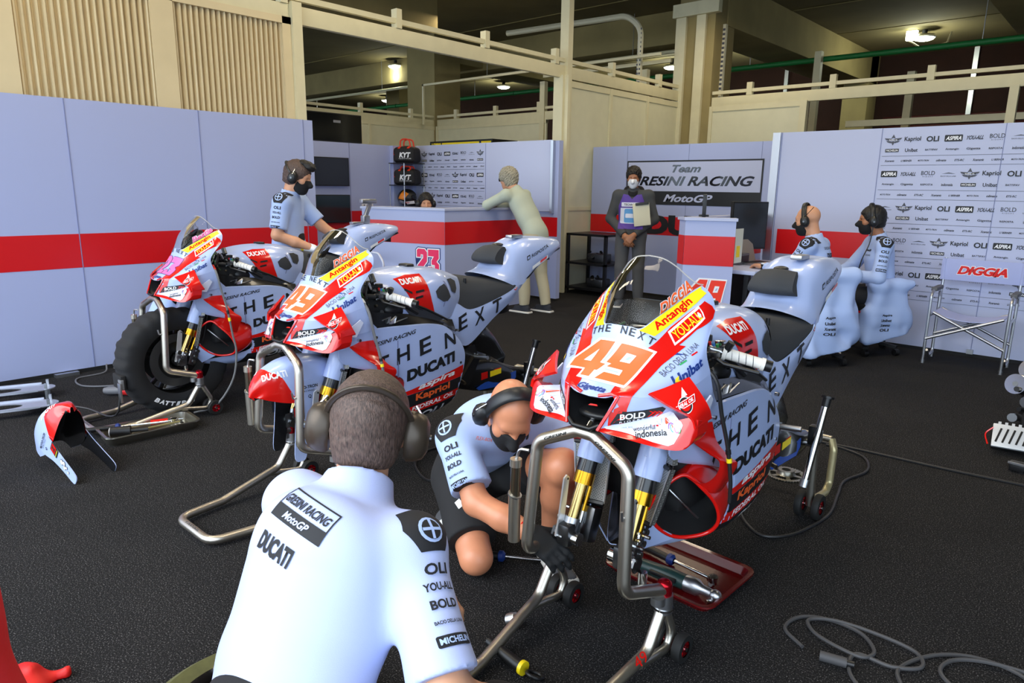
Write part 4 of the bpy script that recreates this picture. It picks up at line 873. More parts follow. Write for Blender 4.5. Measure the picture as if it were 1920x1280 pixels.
    for s in (1, -1):
        for q in (up_, lo_): mb.loft(B(np.array(q)*np.array((s, 1, 1))), RADM, nu=4, nv=12, flip=s > 0)
    rd = mb.build('radiator', root, solid=-.02)
    for s in (1, -1):
        for P, r, m in ((lo_[0], .007, BLACK), (lo_[1], .009, BLACK), ([lo_[0][0], lo_[1][0]], .004, ALU), ([lo_[0][-1], lo_[1][-1]], .004, ALU)): mb = MB(); mb.tube(B(np.array(P)*np.array((s, 1, 1))), r, m, n=6); mb.build('radiator_frame', rd)
    # ---- forks
    ax = lambda z, w=.108: V3((w, 1.657-BY+(z-.355)*.46, z))
    for s in (1, -1):
        p = lambda z, w=.108, dy=0: ax(z, s*w)+V3((0, dy, 0)); f = MB(); f.cyl(p(.58), p(1.0), .028, CARB, n=20); f.cyl(p(.548), p(.60), .034, CARB, n=20); fo = f.build('fork', root)
        f = MB(); d = unit(p(.8)-p(.5)); f.tube([p(.585), p(.60), p(.70), p(.80)], [.043, .045, .046, .044], FAIR, n=24)
        f.cyl(p(.655)+V3((s*.0, -.042, 0)), p(.655)+V3((0, -.047, 0)), .007, BLACK, n=10); f.build('fork_guard', fo)
        f = MB(); f.cyl(p(.512), p(.548), .034, GOLD, n=24); f.cyl(p(.40), p(.512), .021, mat('fork_tube_gold', 'bfa468', .18, metal=1), n=20); f.build('fork_tube', fo)
        f = MB(); f.cyl(p(.415, .108, .05), p(.50, .108, .05), .012, GOLD, n=12); f.cyl(p(.38, .108, .05), p(.415, .108, .05), .014, CHROME, n=12); f.cyl(p(.36), p(.41), .026, ALU, n=18); f.box(p(.365, .108, .0), (.05, .07, .075), GREYM, bev=.012); f.cyl((s*.06, 1.657-BY, .355), (s*.15, 1.657-BY, .355), .022, CHROME, n=16); f.cyl((s*.148, 1.657-BY, .355), (s*.156, 1.657-BY, .355), .028, GREYM, n=6)
        for k in range(6): c = p(.36+.012*k, .108+.02*(k % 2), -.03+.012*k); f.cyl(c, c+V3((s*.03, 0, 0)), .006, CHROME, n=8)
        f.build('axle_clamp', fo)
        f = MB(); f.box(p(.37, .085, .085), (.045, .055, .12), GREYM, R=np.array(Euler((-.35, 0, 0)).to_matrix()), bev=.014)
        for k in range(3): f.cyl(p(.335+.033*k, .105, .095), p(.335+.033*k, .118, .095), .011, CHROME, n=12)
        f.build('brake_caliper', fo)
        f = MB(); f.prism([(-.045, .36), (-.012, .36), (.0, .42), (.018, .545), (.006, .556), (-.008, .548), (-.03, .42)], .006, mat('wear_plate', 'dedede', .3, metal=.6), (s*.128-.003, 1.662-BY, 0), (0, 1, 0), (0, 0, 1)); f.cyl((s*.124, 1.672-BY, .542), (s*.134, 1.672-BY, .542), .004, BLACK, n=8); f.cyl((s*.126, 1.65-BY, .415), (s*.138, 1.65-BY, .415), .014, CHROME, n=14); f.build('axle_slider', fo)
        f = MB(); f.tube(crom([p(.80, .13, .02), p(.70, .15, .03), p(.60, .15, .04), p(.50, .145, .06), p(.40, .11, .09)], 16), .0045, HOSE, n=6); f.tube(crom([p(.80, .135, .03), p(.62, .16, .05), p(.50, .15, .08), p(.42, .12, .10)], 16), .003, HOSE, n=6); f.build('brake_hose', fo)
    # ---- swingarm, rear parts
    mb = MB()
    for s in (1, -1):
        mb.loft(B([[(s*.09, 2.50, .50), (s*.13, 2.50, .50), (s*.13, 2.50, .40), (s*.09, 2.50, .40)], [(s*.10, 2.75, .50), (s*.145, 2.75, .49), (s*.145, 2.75, .34), (s*.10, 2.75, .34)], [(s*.105, 2.98, .42), (s*.145, 2.98, .41), (s*.145, 2.98, .32), (s*.105, 2.98, .32)], [(s*.105, 3.13, .39), (s*.14, 3.13, .38), (s*.14, 3.13, .33), (s*.105, 3.13, .33)]]), CARB, nu=16, nv=12, closed=True, caps=True)
        mb.prism([(2.68, .345), (2.95, .33), (2.99, .36), (2.99, .40), (2.73, .38), (2.66, .36)], .004, mat('sticker_blue', '1f4fb0', .4), (s*.148-(.002), -BY, 0), (0, 1, 0), (0, 0, 1))
        mb.prism([(2.70, .40), (2.86, .41), (2.86, .445), (2.70, .44)], .004, FRED, (s*.148-(.002), -BY, 0), (0, 1, 0), (0, 0, 1)); mb.prism([(2.77, .405), (2.86, .411), (2.86, .44), (2.77, .438)], .005, YEL, (s*.1485-(.002), -BY, 0), (0, 1, 0), (0, 0, 1))
        mb.cyl((s*.14, 3.07-BY, .358), (s*.175, 3.07-BY, .358), .016, ALU, n=12)
    mb.build('swingarm', root, ang=50)
    mb = MB(); mb.loft(B([[(-.09, 2.60, .60), (-.10, 2.62, .70), (0, 2.62, .73), (.10, 2.62, .70), (.09, 2.60, .60)], [(-.095, 2.80, .52), (-.10, 2.80, .66), (0, 2.80, .69), (.10, 2.80, .66), (.095, 2.80, .52)], [(-.08, 2.95, .44), (-.09, 2.95, .50), (0, 2.95, .53), (.09, 2.95, .50), (.08, 2.95, .44)]]), CARB, nu=14, nv=16); mb.build('rear_hugger', root, solid=.004)
    mb = MB(); mb.tube(crom(B([(.06, 2.45, .48), (.12, 2.55, .60), (.10, 2.75, .72), (.06, 2.95, .86), (.05, 3.08, .93)]), 24), [.035+.012*i/23 for i in range(24)], mat('exhaust_dark', '2a2620', .4, metal=.8), n=16, caps=False); mb.tube(crom(B([(-.12, 2.4, .42), (-.15, 2.6, .45), (-.15, 2.8, .50)]), 14), .04, mat('exhaust_dark', '2a2620', .4), n=14); mb.build('exhaust', root)
    for s in (1, -1):
        mb = MB(); mb.prism([(2.50, .60), (2.62, .62), (2.66, .53), (2.58, .40), (2.50, .43)], .006, CARB, (s*.172-(.003), -BY, 0), (0, 1, 0), (0, 0, 1)); mb.cyl(B([(s*.175, 2.62, .555)])[0], B([(s*.265, 2.63, .56)])[0], .011, ALU, n=12); mb.bar(B([(s*.18, 2.60, .56)])[0], B([(s*.18, 2.50, .45)])[0], .012, .018, TI); mb.cyl(B([(s*.18, 2.50, .45)])[0], B([(s*.235, 2.49, .44)])[0], .009, TI, n=10); mb.bar(B([(s*.185, 2.63, .56)])[0], B([(s*.185, 2.73, .52)])[0], .01, .02, CHROME); mb.build('footrest', root)
    mb = MB(); mb.tube(B([(.06, 2.46, .455), (.13, 2.70, .40), (.13, 3.0, .36)]), .006, mat('chain_gold', '8a7a3a', .35, metal=1), n=6); mb.cyl(B([(.0, 2.60, .67)])[0], B([(0, 2.52, .50)])[0], .03, mat('shock_spring', '2a2a2e', .4), n=16); mb.build('chain', root)
BIKES = [('front forty-nine', -1.13, 0), ('mid', -2.78, -.03), ('left', -4.52, .10)]
moto = thing('racing_motorcycle', 'nearest racing motorcycle with orange number 49 and no front wheel, nose towards the camera', 'motorcycle', (-1.13, BY, 0), group='racing motorcycles')
bike_common(moto)
m2 = copytree(moto); m2.location = (-2.78, BY-.03, 0); m2['label'] = 'middle racing motorcycle with orange number 49, a mudguard between its forks'
m3 = copytree(moto); m3.location = (-4.52, BY+.10, 0); m3['label'] = 'racing motorcycle with pink number 23 and its front wheel wrapped in a black warmer'
fr = upper_fairing('49', moto); copytree(fr, m2); upper_fairing('23', m3)
for r, nm, m in ((moto, 'DIGGIA', ORANGE), (m2, 'DIGGIA', ORANGE), (m3, 'Bestia', PINK)):
    mb = MB(); sk = Skin([G_SCR, mirr(G_SCR)])
    for s in (1, -1):
        p = Plane(s, 'side'); p.text(sk, mb, nm, (1.865, 1.140), .115, .034, WHITE, slope=.60, bold=.09, off=.002); p.text(sk, mb, nm, (1.865, 1.140), .113, .032, m, slope=.60, bold=.03, off=.003)
    mb.build('screen_name', r)
for x, dy, lb, more in ((-1.13, 0, 'grey charging cable hanging down the flank of the nearest bike', []), (-2.78, -.03, 'grey charging cable hanging down the flank of the middle bike', []), (-4.52, .10, 'grey charging cable hanging down the flank of the number 23 bike to the floor', [(.315, 1.93, .40), (.30, 1.90, .22), (.25, 1.80, .06), (.15, 1.70, .012)])):
    t = thing('hanging_cable', lb, 'cable', (x, BY+dy, 0)); P = crom(B([(.215, 1.87, .945), (.262, 1.868, .90), (.280, 1.88, .80), (.300, 1.895, .70), (.312, 1.905, .60), (.312, 1.915, .52)]+more), 40); mb = MB(); mb.tube(P, .0065, HOSE if x > -2 else mat('hose_grey', '6f7072', .5), n=8); mb.build('hose', t)
    mb = MB(); mb.cyl(P[0]-(.008, 0, -.006), P[2], .0095, FRED if x < -4 or x > -2 else WHITE, n=10); mb.build('plug', t); k = 24 if not more else 14
    for q in (0, 2): mb = MB(); mb.cyl(P[k+q], P[k+q+1], .0085, (BLACK, YEL)[q//2], n=10); mb.build('cable_collar', t)
# ---- front mudguard (on the middle machine, and one lying on the floor)
def fender(parent, dy=0, name='front_mudguard'):
    AY, AZ = 1.66-BY+dy, .355; pt = lambda w, r, a: (w, AY-r*math.cos(a), AZ+r*math.sin(a))
    ribs = []
    for d, r, hw, ly, lz in ((38, .316, .010, 1.425, .550), (45, .333, .040, 1.475, .530), (53, .342, .060, 1.54, .510), (60, .345, .070, 1.598, .499), (76, .345, .076, 1.64, .50), (96, .343, .076, 1.70, .52), (114, .340, .066, 1.775, .57)):
        a = math.radians(d); c = V3(pt(0, r, a)); l = V3((hw+.012, ly-BY+dy, lz)); s1 = V3(pt(hw*.62, r-.006, a)); s2 = V3(pt(hw, r-.028, a)); s2[1] += .25*(l[1]-s2[1]); ribs.append([c, s1, s2, s2*.5+l*.5+(.004, 0, 0), l])
    G = loft(ribs, 34, 18); mb = MB(); f0 = 17
    mb.grid(G[f0:], FAIR); mb.grid(G[:f0+1], FRED)
    for s in (1,):
        P = crom([(1.60, .585), (1.65, .60), (1.70, .585), (1.705, .53), (1.665, .44), (1.638, .34), (1.620, .245), (1.595, .228), (1.563, .245), (1.572, .36), (1.580, .45), (1.582, .52)], 48, True)
        w = lambda y, z: .088+.03*max(0, (.55-z))
        A = np.array([(w(*q), q[0]-BY+dy, q[1]) for q in P]); Bv = A-np.array((.004, 0, 0)); n = len(P); T = tess([tuple(q) for q in P])
        mb.add(A, T, FAIR); mb.add(Bv, [q[::-1] for q in T], CARB); mb.add(np.vstack([A, Bv]), [(i, (i+1) % n, n+(i+1) % n, n+i) for i in range(n)], FAIR)
        Xd, O = (0, 1, 0), (.1, -BY+dy, 0)
    mb.grid(goff(G, -.005 if (goff(G, .01)-G)[17, 4] @ np.array((0, 0, 1)) > 0 else .005), CARB)
    mb.mirror()
    for s in (1, -1):
        X = (0, s, 0); Pp = lambda y, z, e=0: (s*(.0895+.03*max(0, .55-z)+e), y-BY+dy, z)
        Yv = V3((-.03*s, 0, 1))
        mb.text('MOTO-TRON', 1.0*.115, .015, INK, Pp(1.640, .566), X, (0, 0, 1), off=.002, bold=.03); mb.text('RACING', .07, .008, INK, Pp(1.645, .548), X, (0, 0, 1), off=.002, shear=.3)
        mb.flat(rrect(.055, .07, .004), INK, Pp(1.595, .455), X, Yv, .001); mb.flat(rrect(.047, .042, .003), FRED, V3(Pp(1.595, .462)), X, Yv, .002); mb.flat([(-.012, -.016), (.002, .004), (-.01, .012), (.014, .016), (.004, .002), (.014, -.014), (.004, -.012), (-.004, -.004)], INK, V3(Pp(1.595, .462)), X, Yv, .003); mb.text('AKRAPOVIC', .045, .008, YEL, V3(Pp(1.595, .428)), X, Yv, off=.003, bold=.03)
        for q in ((1.598, .372, .016), (1.588, .352, .013), (1.604, .338, .012), (1.592, .324, .009), (1.60, .30, .007)): mb.flat(disc(q[2], 14), INK, Pp(q[0], q[1]), X, Yv, .001); mb.flat(disc(q[2]*.82, 14), WHITE, Pp(q[0], q[1]), X, Yv, .0016)
        mb.text('Q', .016, .018, INK, Pp(1.655, .52), X, Yv, off=.001, bold=.02)
        sk = Skin([G if s > 0 else mirr(G)]); n = unit((s*.62, -.72, .45)); X = unit(np.cross((0, 0, 1), n)); sk.text(mb, 'DUCATI', (0, 0), .10, .030, WHITE, V3((s*.048, 1.515-BY+dy, .632))+n*.2, X, np.cross(n, X), rot=.35*s, bold=.04, off=.0015)
    return mb.build(name, parent, ang=60, solid=.0)
fender(m2)
# ---- front wheel of number 23
def front_wheel(parent):
    AY, AZ = 1.66-BY, .355; o = (0, AY, AZ); ax = (1, 0, 0); TY = mat('tyre', '1a1a1a', .75)
    mb = MB(); mb.lathe([(.235, -.05), (.27, -.062), (.285, -.055), (.298, -.03), (.302, 0), (.298, .03), (.285, .055), (.27, .062), (.235, .05)], o, ax, TY, n=64); w = mb.build('front_wheel', parent)
    MAG = mat('magnesium_black', '1c1b1a', .35, metal=.5); mb = MB(); mb.lathe([(.236, -.052), (.215, -.05), (.205, -.03), (.205, .03), (.215, .05), (.236, .052)], o, ax, MAG, n=48); mb.cyl((-.06, AY, AZ), (.06, AY, AZ), .035, MAG, n=20)
    for k in range(5):
        a = 2*PI*k/5+.3; d = V3((0, math.cos(a), math.sin(a))); e = V3((0, -math.sin(a), math.cos(a)))
        for q in (.35, -.35): mb.bar(V3(o)+d*.03, V3(o)+(d+e*q*.45)/np.linalg.norm(d+e*q*.45)*.21, .022, .028, MAG, up=(1, 0, 0), bev=.004)
    mb.build('rim', w)
    for s in (1, -1):
        mb = MB(); mb.lathe([(.12, s*.066), (.17, s*.066), (.17, s*.074), (.12, s*.074), (.12, s*.066)], o, ax, mat('carbon_disc', '2b2a2a', .35), n=48); mb.lathe([(.05, s*.062), (.122, s*.068)], o, ax, MAG, n=24); mb.build('brake_disc', w)
front_wheel(m3)
WARM = mat('warmer_cloth', '1b1b1d', .85, bump=.25, bscale=250)
wt = thing('tyre_warmer', 'black padded tyre warmer with white lettering wrapped around the front wheel', 'tyre warmer', (-4.52, 1.76, 0)); mb = MB(); n = 120
prof = [(.205, .078), (.24, .095), (.29, .098), (.325, .075), (.338, .0), (.325, -.075), (.29, -.098), (.24, -.095), (.205, -.078)]
rg = random.Random(3); G = []
for i in range(n+1):
    a = 2*PI*i/n; fold = .005*math.sin(a*31)+.004*math.sin(a*17+1)
    G.append([(w, -(r+fold*(r > .23))*math.cos(a), .345+(r+fold*(r > .23))*math.sin(a)) for r, w in crom(np.array(prof), 24)])
mb.grid(G, WARM); cover = mb.build('warmer_cover', wt, ang=180)
mb = MB()
for k, ch in enumerate('BATTIPAV'):
    a = math.radians(306-7.2*k); r = .268; mb.text(ch, .031, .028, WHITE, (.1015, -r*math.cos(a), .345+r*math.sin(a)), (0, -math.sin(a), -math.cos(a)), (0, math.cos(a), -math.sin(a)), off=.0, bold=.05, shear=.15)
mb.build('lettering', cover)
mb = MB(); mb.box((.02, -.335, .27), (.14, .03, .09), WARM, bev=.01); mb.box((.075, -.345, .262), (.05, .02, .06), mat('clear_pocket', '77787a', .15), bev=.006); mb.box((.09, -.36, .215), (.04, .012, .12), ALU, bev=.004); mb.build('control_pocket', wt)
# ================================================================ paddock stands
STM = mat('stand_steel', 'cfc8bb', .36, metal=1, bump=.05, bscale=300)
def wheelset(mb, c, r=.047, w=.03, ax=(1, 0, 0)):
    ax = V3(ax); c = V3(c); mb.lathe([(r*.55, -w/2), (r*.93, -w/2), (r, -w*.3), (r, w*.3), (r*.93, w/2), (r*.55, w/2)], c, ax, RUB, n=28)
    mb.lathe([(r*.56, -w*.35), (r*.2, -w*.1), (r*.2, w*.1), (r*.56, w*.35)], c, ax, REDAN, n=20)
    for k in range(6):
        a = 2*PI*k/6; x, y, z = frame(ax); d = x*math.cos(a)+y*math.sin(a); mb.bar(c+d*r*.15, c+d*r*.58, r*.18, w*.75, REDAN, up=ax)
    mb.cyl(c-ax*w*.6, c+ax*w*.6, r*.16, CHROME, n=10)
def front_stand(x, dy, label, w0=.15, decal=None):
    t = thing('paddock_stand', label, 'stand', (x, 1.6+dy, 0), group='front paddock stands'); L = lambda w, y, z: V3((w, y-1.6, z))
    arch = fillet([L(-.213, 1.725, .268), L(-.183, 1.54, .325), L(-.165, 1.565, .69), L(-.03, 1.583, .752), L(.03, 1.583, .752), L(.165, 1.565, .69), L(.183, 1.54, .325), L(.213, 1.725, .268)], .05, 7)
    mb = MB(); mb.tube(arch, .0195, STM, n=18); mb.cyl(L(0, 1.583, .75), L(0, 1.64, .80), .012, CHROME, n=12)
    for s in (1, -1): a, b = L(s*.165, 1.565, .69), L(s*.03, 1.583, .752); X = unit(b-a)*s*-1; mb.text('GRESINI', .085, .009, INK, (a*.45+b*.55)+V3((0, -.0200, .003)), X, unit(np.cross(X, (0, 1, 0)))*-1 if np.cross(X, (0, 1, 0))[2] < 0 else unit(np.cross(X, (0, 1, 0))), off=.001, shear=.3, bold=.02)
    mb.build('support_arch', t)
    base = fillet([L(-.213, 1.725, .215), L(-.213, 1.645, .095), L(-w0-.03, 1.34, .028), L(-w0, 1.13, .028), L(w0, 1.13, .028), L(w0+.03, 1.34, .028), L(.213, 1.645, .095), L(.213, 1.725, .215)], .07, 6)
    mb = MB(); mb.tube(base, .018, STM, n=16); mb.text('GRESINI', .12, .014, INK, L(0, 1.1245, .046), (1, 0, 0), unit((0, .5, .9)), off=.001, shear=.3, bold=.02)
    if decal: mb.text(decal, .05, .032, FRED, L(.206, 1.60, .088), unit((.12, .95, .2)), unit(np.cross((.72, -.4, .55), unit((.12, .95, .2)))), off=.0195, bold=0)
    mb.build('base_frame', t)
    for s in (1, -1):
        mb = MB(); mb.tube(fillet([L(s*.213, 1.728, .22), L(s*.213, 1.79, .10), L(s*.213, 1.77, .045), L(s*.213, 1.60, .075)], .05, 6), .014, STM, n=12); mb.cyl(L(s*.165, 1.795, .048), L(s*.262, 1.795, .048), .008, CHROME, n=10); mb.build('brace', t)
        mb = MB(); mb.cyl(L(s*.213, 1.725, .195), L(s*.213, 1.725, .255), .028, ALU, n=20); mb.cyl(L(s*.213, 1.725, .205), L(s*.213, 1.725, .212), .031, CHROME, n=20); mb.cyl(L(s*.213, 1.725, .255), L(s*.213, 1.725, .285), .024, REDAN, n=20); mb.ell(L(s*.213, 1.725, .285), (.024, .024, .018), REDAN); mb.cyl(L(s*.213, 1.69, .26), L(s*.213, 1.69, .235), .022, ALU, n=16)
        mb.cyl(L(s*.17, 1.665, .335), L(s*.17, 1.665, .275), .014, CHROME, n=12); mb.build('pivot_joint', t)
        for d in (-.036, .036):
            mb = MB(); wheelset(mb, L(s*.213+d, 1.795, .048)); mb.build('wheel', t)
    mb = MB(); mb.cyl(L(-.232, 1.535, .34), L(-.228, 1.53, .50), .0195, STM, n=18); mb.cyl(L(-.228, 1.53, .50), L(-.226, 1.53, .505), .0225, ALU, n=18); mb.cyl(L(-.226, 1.53, .50), L(-.222, 1.528, .61), .016, TI, n=16); mb.cyl(L(-.223, 1.528, .60), L(-.222, 1.528, .625), .019, STM, n=16); mb.tube(fillet([L(-.222, 1.528, .62), L(-.21, 1.53, .66), L(-.18, 1.54, .66)], .015), .005, ALU, n=8); mb.build('lever_handle', t)
    mb = MB(); mb.tube(fillet([L(.165, 1.545, .555), L(.18, 1.52, .555), L(.18, 1.515, .585)], .01), .004, ALU, n=8); mb.build('hook', t)
    return t
front_stand(-1.13, 0, 'tube steel paddock stand holding up the nearest bike, small red 49 on its arm', decal='49')
front_stand(-2.78, -.03, 'tube steel paddock stand under the nose of the middle bike with the mudguard')
front_stand(-4.52, .10, 'tube steel paddock stand straddling the warmer-wrapped wheel of the number 23 bike')
def rear_stand(x, dy, label):
    t = thing('paddock_stand', label, 'stand', (x, 3.1+dy, 0), group='rear paddock stands'); L = lambda w, y, z: V3((w, y-3.1, z)); mb = MB()
    for s in (1, -1):
        mb.tube(fillet([L(s*.185, 3.09, .06), L(s*.185, 3.07, .33), L(s*.185, 3.07, .36)], .03), .018, STM, n=14); mb.tube(fillet([L(s*.185, 3.09, .075), L(s*.19, 3.28, .06), L(s*.19, 3.33, .09), L(s*.19, 3.34, .26), L(-s*0+s*.17, 3.36, .30)], .04), .017, mat('stand_cream', 'b9ad84', .35, metal=.6), n=14)
    mb.tube(fillet([L(-.17, 3.36, .30), L(.17, 3.36, .30)], .04), .017, STM, n=12); mb.build('frame', t)
    mb = MB(); a, b = L(.185, 2.98, .19), L(.205, 3.10, .56); mb.cyl(a, b, .0155, CHROME, n=16); d = unit(b-a); mb.cyl(b-d*.03, b+d*.015, .018, BLACK, n=16); mb.cyl(b+d*.008, b+d*.018, .028, BLACK, n=18); mb.cyl(a-d*.005, a+d*.03, .02, ALU, n=14); mb.build('lever_pole', t)
    for s in (1, -1):
        mb = MB(); mb.box(L(s*.18, 3.07, .40), (.05, .045, .09), BLACK, bev=.01); mb.box(L(s*.208, 3.07, .40), (.006, .025, .05), ALU, bev=.002); mb.build('bobbin_hook', t)
        for d_ in (-.038, .038): mb = MB(); wheelset(mb, L(s*.185+d_, 3.09, .062), .06, .03); mb.build('wheel', t)
        mb = MB(); mb.cyl(L(s*.185-.06, 3.09, .062), L(s*.185+.06, 3.09, .062), .008, CHROME, n=10); mb.build('axle', t)
    return t
rear_stand(-1.13, 0, 'rear stand with an upright lever pole at the tail of the nearest bike'); rear_stand(-2.78, -.03, 'rear stand under the tail of the middle bike, behind the crouching bald mechanic'); rear_stand(-4.52, .1, 'rear stand under the tail of the number 23 bike')
# ================================================================ people
def skinmat(name, c, r=.5): return mat(name, c, r, var=.06, vscale=14, bump=.06, bscale=350)
SKIN1 = skinmat('skin_tan', 'd29a78'); SKIN2 = skinmat('skin_warm', 'd08a66', .4); SKIN3 = skinmat('skin_brown', 'a87150')
SHIRT = mat('shirt_pale_blue', 'aec4f2', .75, bump=.15, bscale=500); SHIRTW = mat('shirt_white_blue', 'b6c2ee', .75, bump=.15, bscale=500); TROUS = mat('trousers_black', '1a1a1c', .85, bump=.2, bscale=400)
HAIRB = mat('hair_brown', '54423a', .6, var=.6, vscale=260, bump=.8, bscale=420, stretch=(1, 1, .3)); HAIRK = mat('hair_black', '14110f', .55, var=.3, vscale=80, bump=.8, bscale=150); HAIRG = mat('hair_grey', 'a09a88', .6, var=.35, vscale=70, bump=.9, bscale=120)
MASKB = mat('mask_black', '131315', .8); MASKW = mat('mask_white', 'e8ecf2', .7); CUPB = mat('headset_black', '1b1c1e', .4); GLOVEB = mat('glove_black', '17181a', .8, bump=.2, bscale=300); GLOVEW = mat('glove_white', 'e6e8ec', .8); SOLE = mat('sole_white', 'dcdad4', .6); SHOE = mat('shoe_grey', '4a4b4f', .8)
PATCH = mat('shirt_print', '1a1b20', .7)
class Head:
    def __init__(h, c, f, u, k=1.): h.c = V3(c); h.f = unit(f); h.r = unit(np.cross(h.f, u)); h.u = np.cross(h.r, h.f); h.k = k; h.R = np.array([h.r, h.f, h.u]).T
    def at(h, r=0, f=0, u=0): return h.c+(h.r*r+h.f*f+h.u*u)*h.k
    def flesh(h, S, ears=True):
        k = h.k; e = lambda p, r, kk=.015, **q: S.ell(h.at(*p), V3(r)*k, kk, R=h.R, **q)
        e((0, -.012, .035), (.077, .097, .088)); e((0, .030, -.035), (.060, .066, .082), .03); e((0, .058, -.085), (.030, .030, .028), .03); e((0, .072, .028), (.052, .022, .022), .02)
        for s in (1, -1):
            e((s*.045, .055, -.02), (.024, .026, .022), .02); e((s*.030, .088, .008), (.017, .012, .012), .008, sub=True); e((s*.030, .072, .008), (.0145, .0145, .0125), .002)
            if ears: e((s*.078, -.008, -.005), (.010, .020, .033), .006); e((s*.086, -.002, -.002), (.006, .010, .018), .004, sub=True)
        S.cap(h.at(0, .092, .012), h.at(0, .112, -.022), .009*k, .013*k, .012); e((0, .104, -.030), (.019, .013, .009), .008); e((0, .086, -.058), (.026, .012, .007), .006); e((0, .085, -.070), (.022, .012, .007), .006)
    def box(h, m=.17): return h.c-m, h.c+m
    def hair(h, name, m, parent, v=.0045, th=.012, front=.012, nape=-.075, ripple=.0022, bald=False, top=None):
        S = SDF(*h.box(), v); k = h.k; S.ell(h.at(0, -.014, .036), V3((.077+th, .097+th, .088+th))*k, 0, R=h.R); S.ell(h.at(0, -.045, -.03), V3((.070+th*.4, .062+th*.4, .075))*k, .03, R=h.R)
        if top: S.ell(h.at(0, .03, .09), V3((.065, .07, top))*k, .03, R=h.R)
        S.ripple(ripple, 260, 3); S.ell(h.at(0, .115, -.05), V3((.09, .115-front, .115))*k, 0, R=h.R, sub=True)
        for s in (1, -1): S.ell(h.at(s*.085, .03, -.07), V3((.03, .045, .06))*k, 0, R=h.R, sub=True)
        S.plane(h.at(0, -.03, nape), unit(-h.u*.9-h.f*.1)); return S.build(name, m, parent)
    def mask(h, m, parent, v=.005):
        S = SDF(*h.box(), v); k = h.k; S.ell(h.at(0, .034, -.040), V3((.068, .074, .088))*k, 0, R=h.R); S.cap(h.at(0, .092, .0), h.at(0, .118, -.032), .013*k, .020*k, .02); S.ell(h.at(0, .066, -.088), V3((.036, .036, .034))*k, .02, R=h.R)
        S.plane(h.at(0, .10, .004), unit(h.u*.95-h.f*.25)); S.plane(h.at(0, .018, -.05), unit(-h.f*.95+h.u*.3)); return S.build('face_mask', m, parent)
    def headset(h, m, parent, tilt=0., mic=0, pad=1., bw=1.):
        mb = MB(); k = h.k; up = unit(h.u*math.cos(tilt)+h.f*math.sin(tilt)); fw = np.cross(up, h.r)
        P = [h.at()+(h.r*(.093*math.cos(t))+up*(.010+.134*math.sin(t)))*k for t in np.linspace(.05, PI-.05, 24)]
        G = []
        for p in P:
            d = unit(p-h.at()); G.append([p-fw*.02*k*bw, p-fw*.012*k*bw+d*.009*k, p+fw*.012*k*bw+d*.009*k, p+fw*.02*k*bw, p+fw*.012*k*bw-d*.005*k, p-fw*.012*k*bw-d*.005*k])
        mb.loft(G, m, closed=True, nv=12, caps=True); hs = mb.build('headset_band', parent)
        for s in (1, -1):
            mb = MB(); c = h.at(s*.098, -.004, -.008); n = h.r*s; mb.lathe([(0, .034), (.020, .033), (.032, .024), (.037, .008), (.038, -.006), (.034, -.014), (0, -.016)], c, n, m, n=28); v = np.vstack(mb.v)-c
            q = v @ h.u; mb.v = [c+(v+np.outer(q*.35, h.u))*k*pad]; mb.tube([c+h.u*.07*k, c+h.u*.03*k+n*.03*k], .003*k, CHROME, n=6); mb.cyl(c+n*.034*k*pad, c+n*.038*k*pad, .008*k, GREYM, n=12); mb.build('ear_cup', hs)
        if mic: mb = MB(); mb.tube(crom([h.at(mic*.10, .01, -.03), h.at(mic*.09, .08, -.06), h.at(mic*.05, .125, -.06)], 10), .004*k, m, n=6); mb.ell(h.at(mic*.04, .128, -.06), .011*k, m); mb.build('microphone', hs)
        return hs
def hand(S, w, d, n, th, curl=.5, k=1., spread=.10, k_=.006):
    """Palm at wrist w along d, palm facing n; th: +1/-1 the side the thumb leaves from."""
    w = V3(w); d = unit(d); n = unit(n-d*(V3(n) @ d)); s = np.cross(d, n)*th; R = np.array([s, d, n]).T
    S.slab(w+d*.048*k, (.040*k, .050*k, .015*k), .012, R=R, rnd=.013*k); S.cap(w-d*.01*k, w+d*.03*k, .027*k, .026*k, .02, flat=(n, .7))
    for i, (o, L) in enumerate(((.030, .074), (.010, .084), (-.010, .078), (-.029, .062))):
        a = spread*(1.5-i)*.5; p = w+d*(.092-.004*abs(i-1))*k+s*o*k; f = unit(d+s*a); c = curl*(.55+.08*i); L *= k
        for q, (fr, r0, r1) in enumerate(((.46, .0098, .0092), (.30, .0092, .0084), (.24, .0084, .0070))):
            e = unit(f*math.cos(c)+n*math.sin(c)); b = p+e*L*fr; S.cap(p, b, r0*k, r1*k, k_); p = b; c += curl*(.75, .55, 0)[q]
    p = w+d*.022*k+s*.036*k+n*.004*k; f = unit(d*.75+s*.65+n*.25*curl)
    for L, r0, r1, b_ in ((.040, .0125, .0108, 0), (.030, .0105, .0095, .25*curl), (.024, .0095, .0075, .35*curl)):
        f = unit(f+d*b_+n*b_*.6); b = p+f*L*k; S.cap(p, b, r0*k, r1*k, k_+.004); p = b
